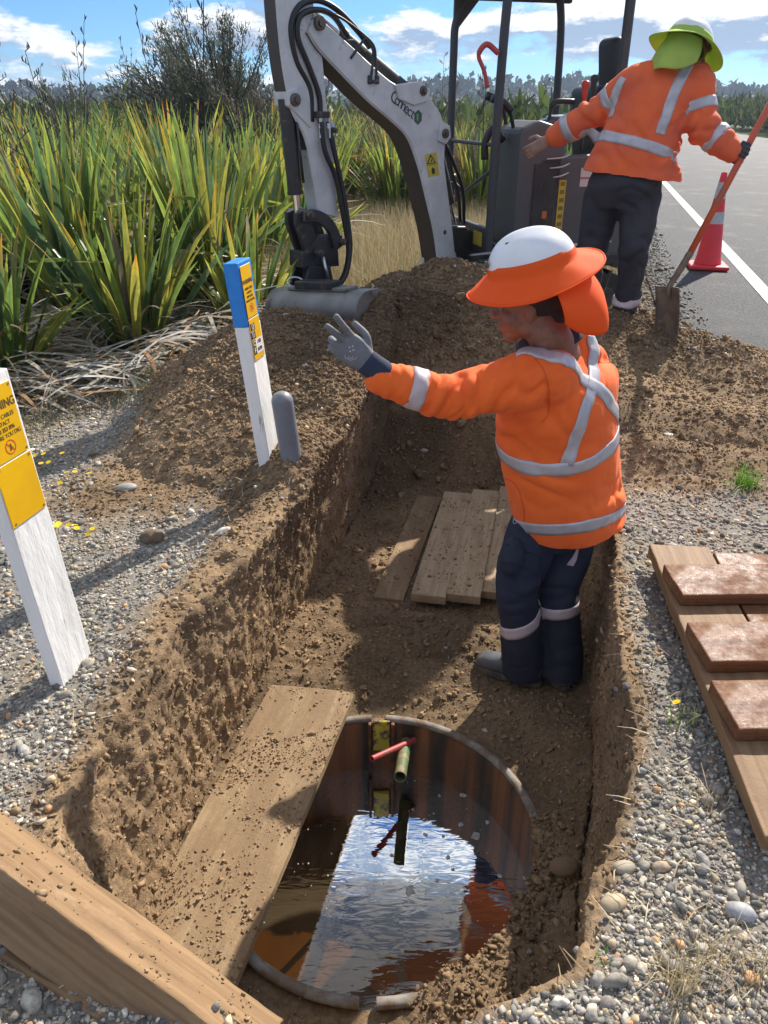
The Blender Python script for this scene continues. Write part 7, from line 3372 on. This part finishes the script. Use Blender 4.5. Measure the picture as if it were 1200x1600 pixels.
# ---- single stones
def stone(px, py, z, r, sc, col, label, seed, rz=0.0, rough=.6, lump=.02):
    v, f = ICO3
    d = 1 + .14 * fbm(v + seed * 3.3, 1.0, 3) + lump * fbm(v + seed, 3.2, 3)
    V = v * d[:, None] * np.array(sc) * r
    c, s = math.cos(rz), math.sin(rz)
    V = V @ np.array([[c, s, 0], [-s, c, 0], [0, 0, 1]])
    p = P(px, py, z=z)
    V += np.array([p.x, p.y, z + r * sc[2] * .35])
    o = mesh_np('stone', V, f, None, mat('stone_surface', col, rough=rough, var=tuple(np.array(col) * .75), vscale=20, bump=.4, bscale=120), smooth=True)
    tag(o, label, 'stone')


stone(207, 996, .01, .030, (1.15, .85, .6), (.42, .38, .29), 'large pale oval stone on the left gravel', 1)
stone(958, 1414, .005, .026, (1.2, .8, .6), (.42, .33, .21), 'tan oval cobble at the right lip of the trench', 2, .4)
stone(1156, 1428, .005, .027, (1.15, .8, .65), (.36, .36, .37), 'smooth pale grey cobble on the right gravel', 3, -.3)
stone(974, 1358, .005, .022, (1.2, .8, .6), (.34, .29, .21), 'brownish cobble above the tan one at the right lip', 4, .2)
stone(881, 1357, -.50, .040, (1.1, .8, .55), (.21, .13, .075), 'reddish brown stone on the soil right of the tank', 5, .3, .9, .16)
stone(1043, 684, .05, .035, (1.3, .8, .5), (.34, .33, .29), 'pale flat stone on the brown dirt behind the jacket', 6, -.2)
stone(198, 764, .0, .035, (1.3, .9, .55), (.33, .32, .29), 'grey flat stone at the foot of the spoil heap', 7, .2)
stone(663, 705, -.32, .020, (1.2, .8, .6), (.30, .27, .22), 'small grey stone in the dark far end of the trench', 8)
stone(238, 845, -.005, .045, (1.1, .9, .7), (.16, .11, .07), 'dark earth clod on the shaded gravel', 9, 0, .95, .45)

# ------------------------------------------------------------------ air
def haze():
    me = bpy.data.meshes.new('haze')
    b = bmesh.new()
    bmesh.ops.create_cube(b, size=1, matrix=Matrix.Translation((40, 0, 8.5)) @ Matrix.Diagonal((1400, 1400, 23, 1)))
    b.to_mesh(me)
    b.free()
    m = bpy.data.materials.new('air')
    m.use_nodes = True
    nt = m.node_tree
    nt.nodes.remove(nt.nodes['Principled BSDF'])
    v = nt.nodes.new('ShaderNodeVolumePrincipled')
    v.inputs['Color'].default_value = (.62, .78, 1.0, 1)
    v.inputs['Density'].default_value = .00055
    v.inputs['Anisotropy'].default_value = .3
    nt.links.new(v.outputs[0], nt.nodes['Material Output'].inputs['Volume'])
    me.materials.append(m)
    o = bpy.data.objects.new('haze', me)
    COL.objects.link(o)
    tag(o, 'thin blue haze over the far forest and hills', kind='stuff')


haze()
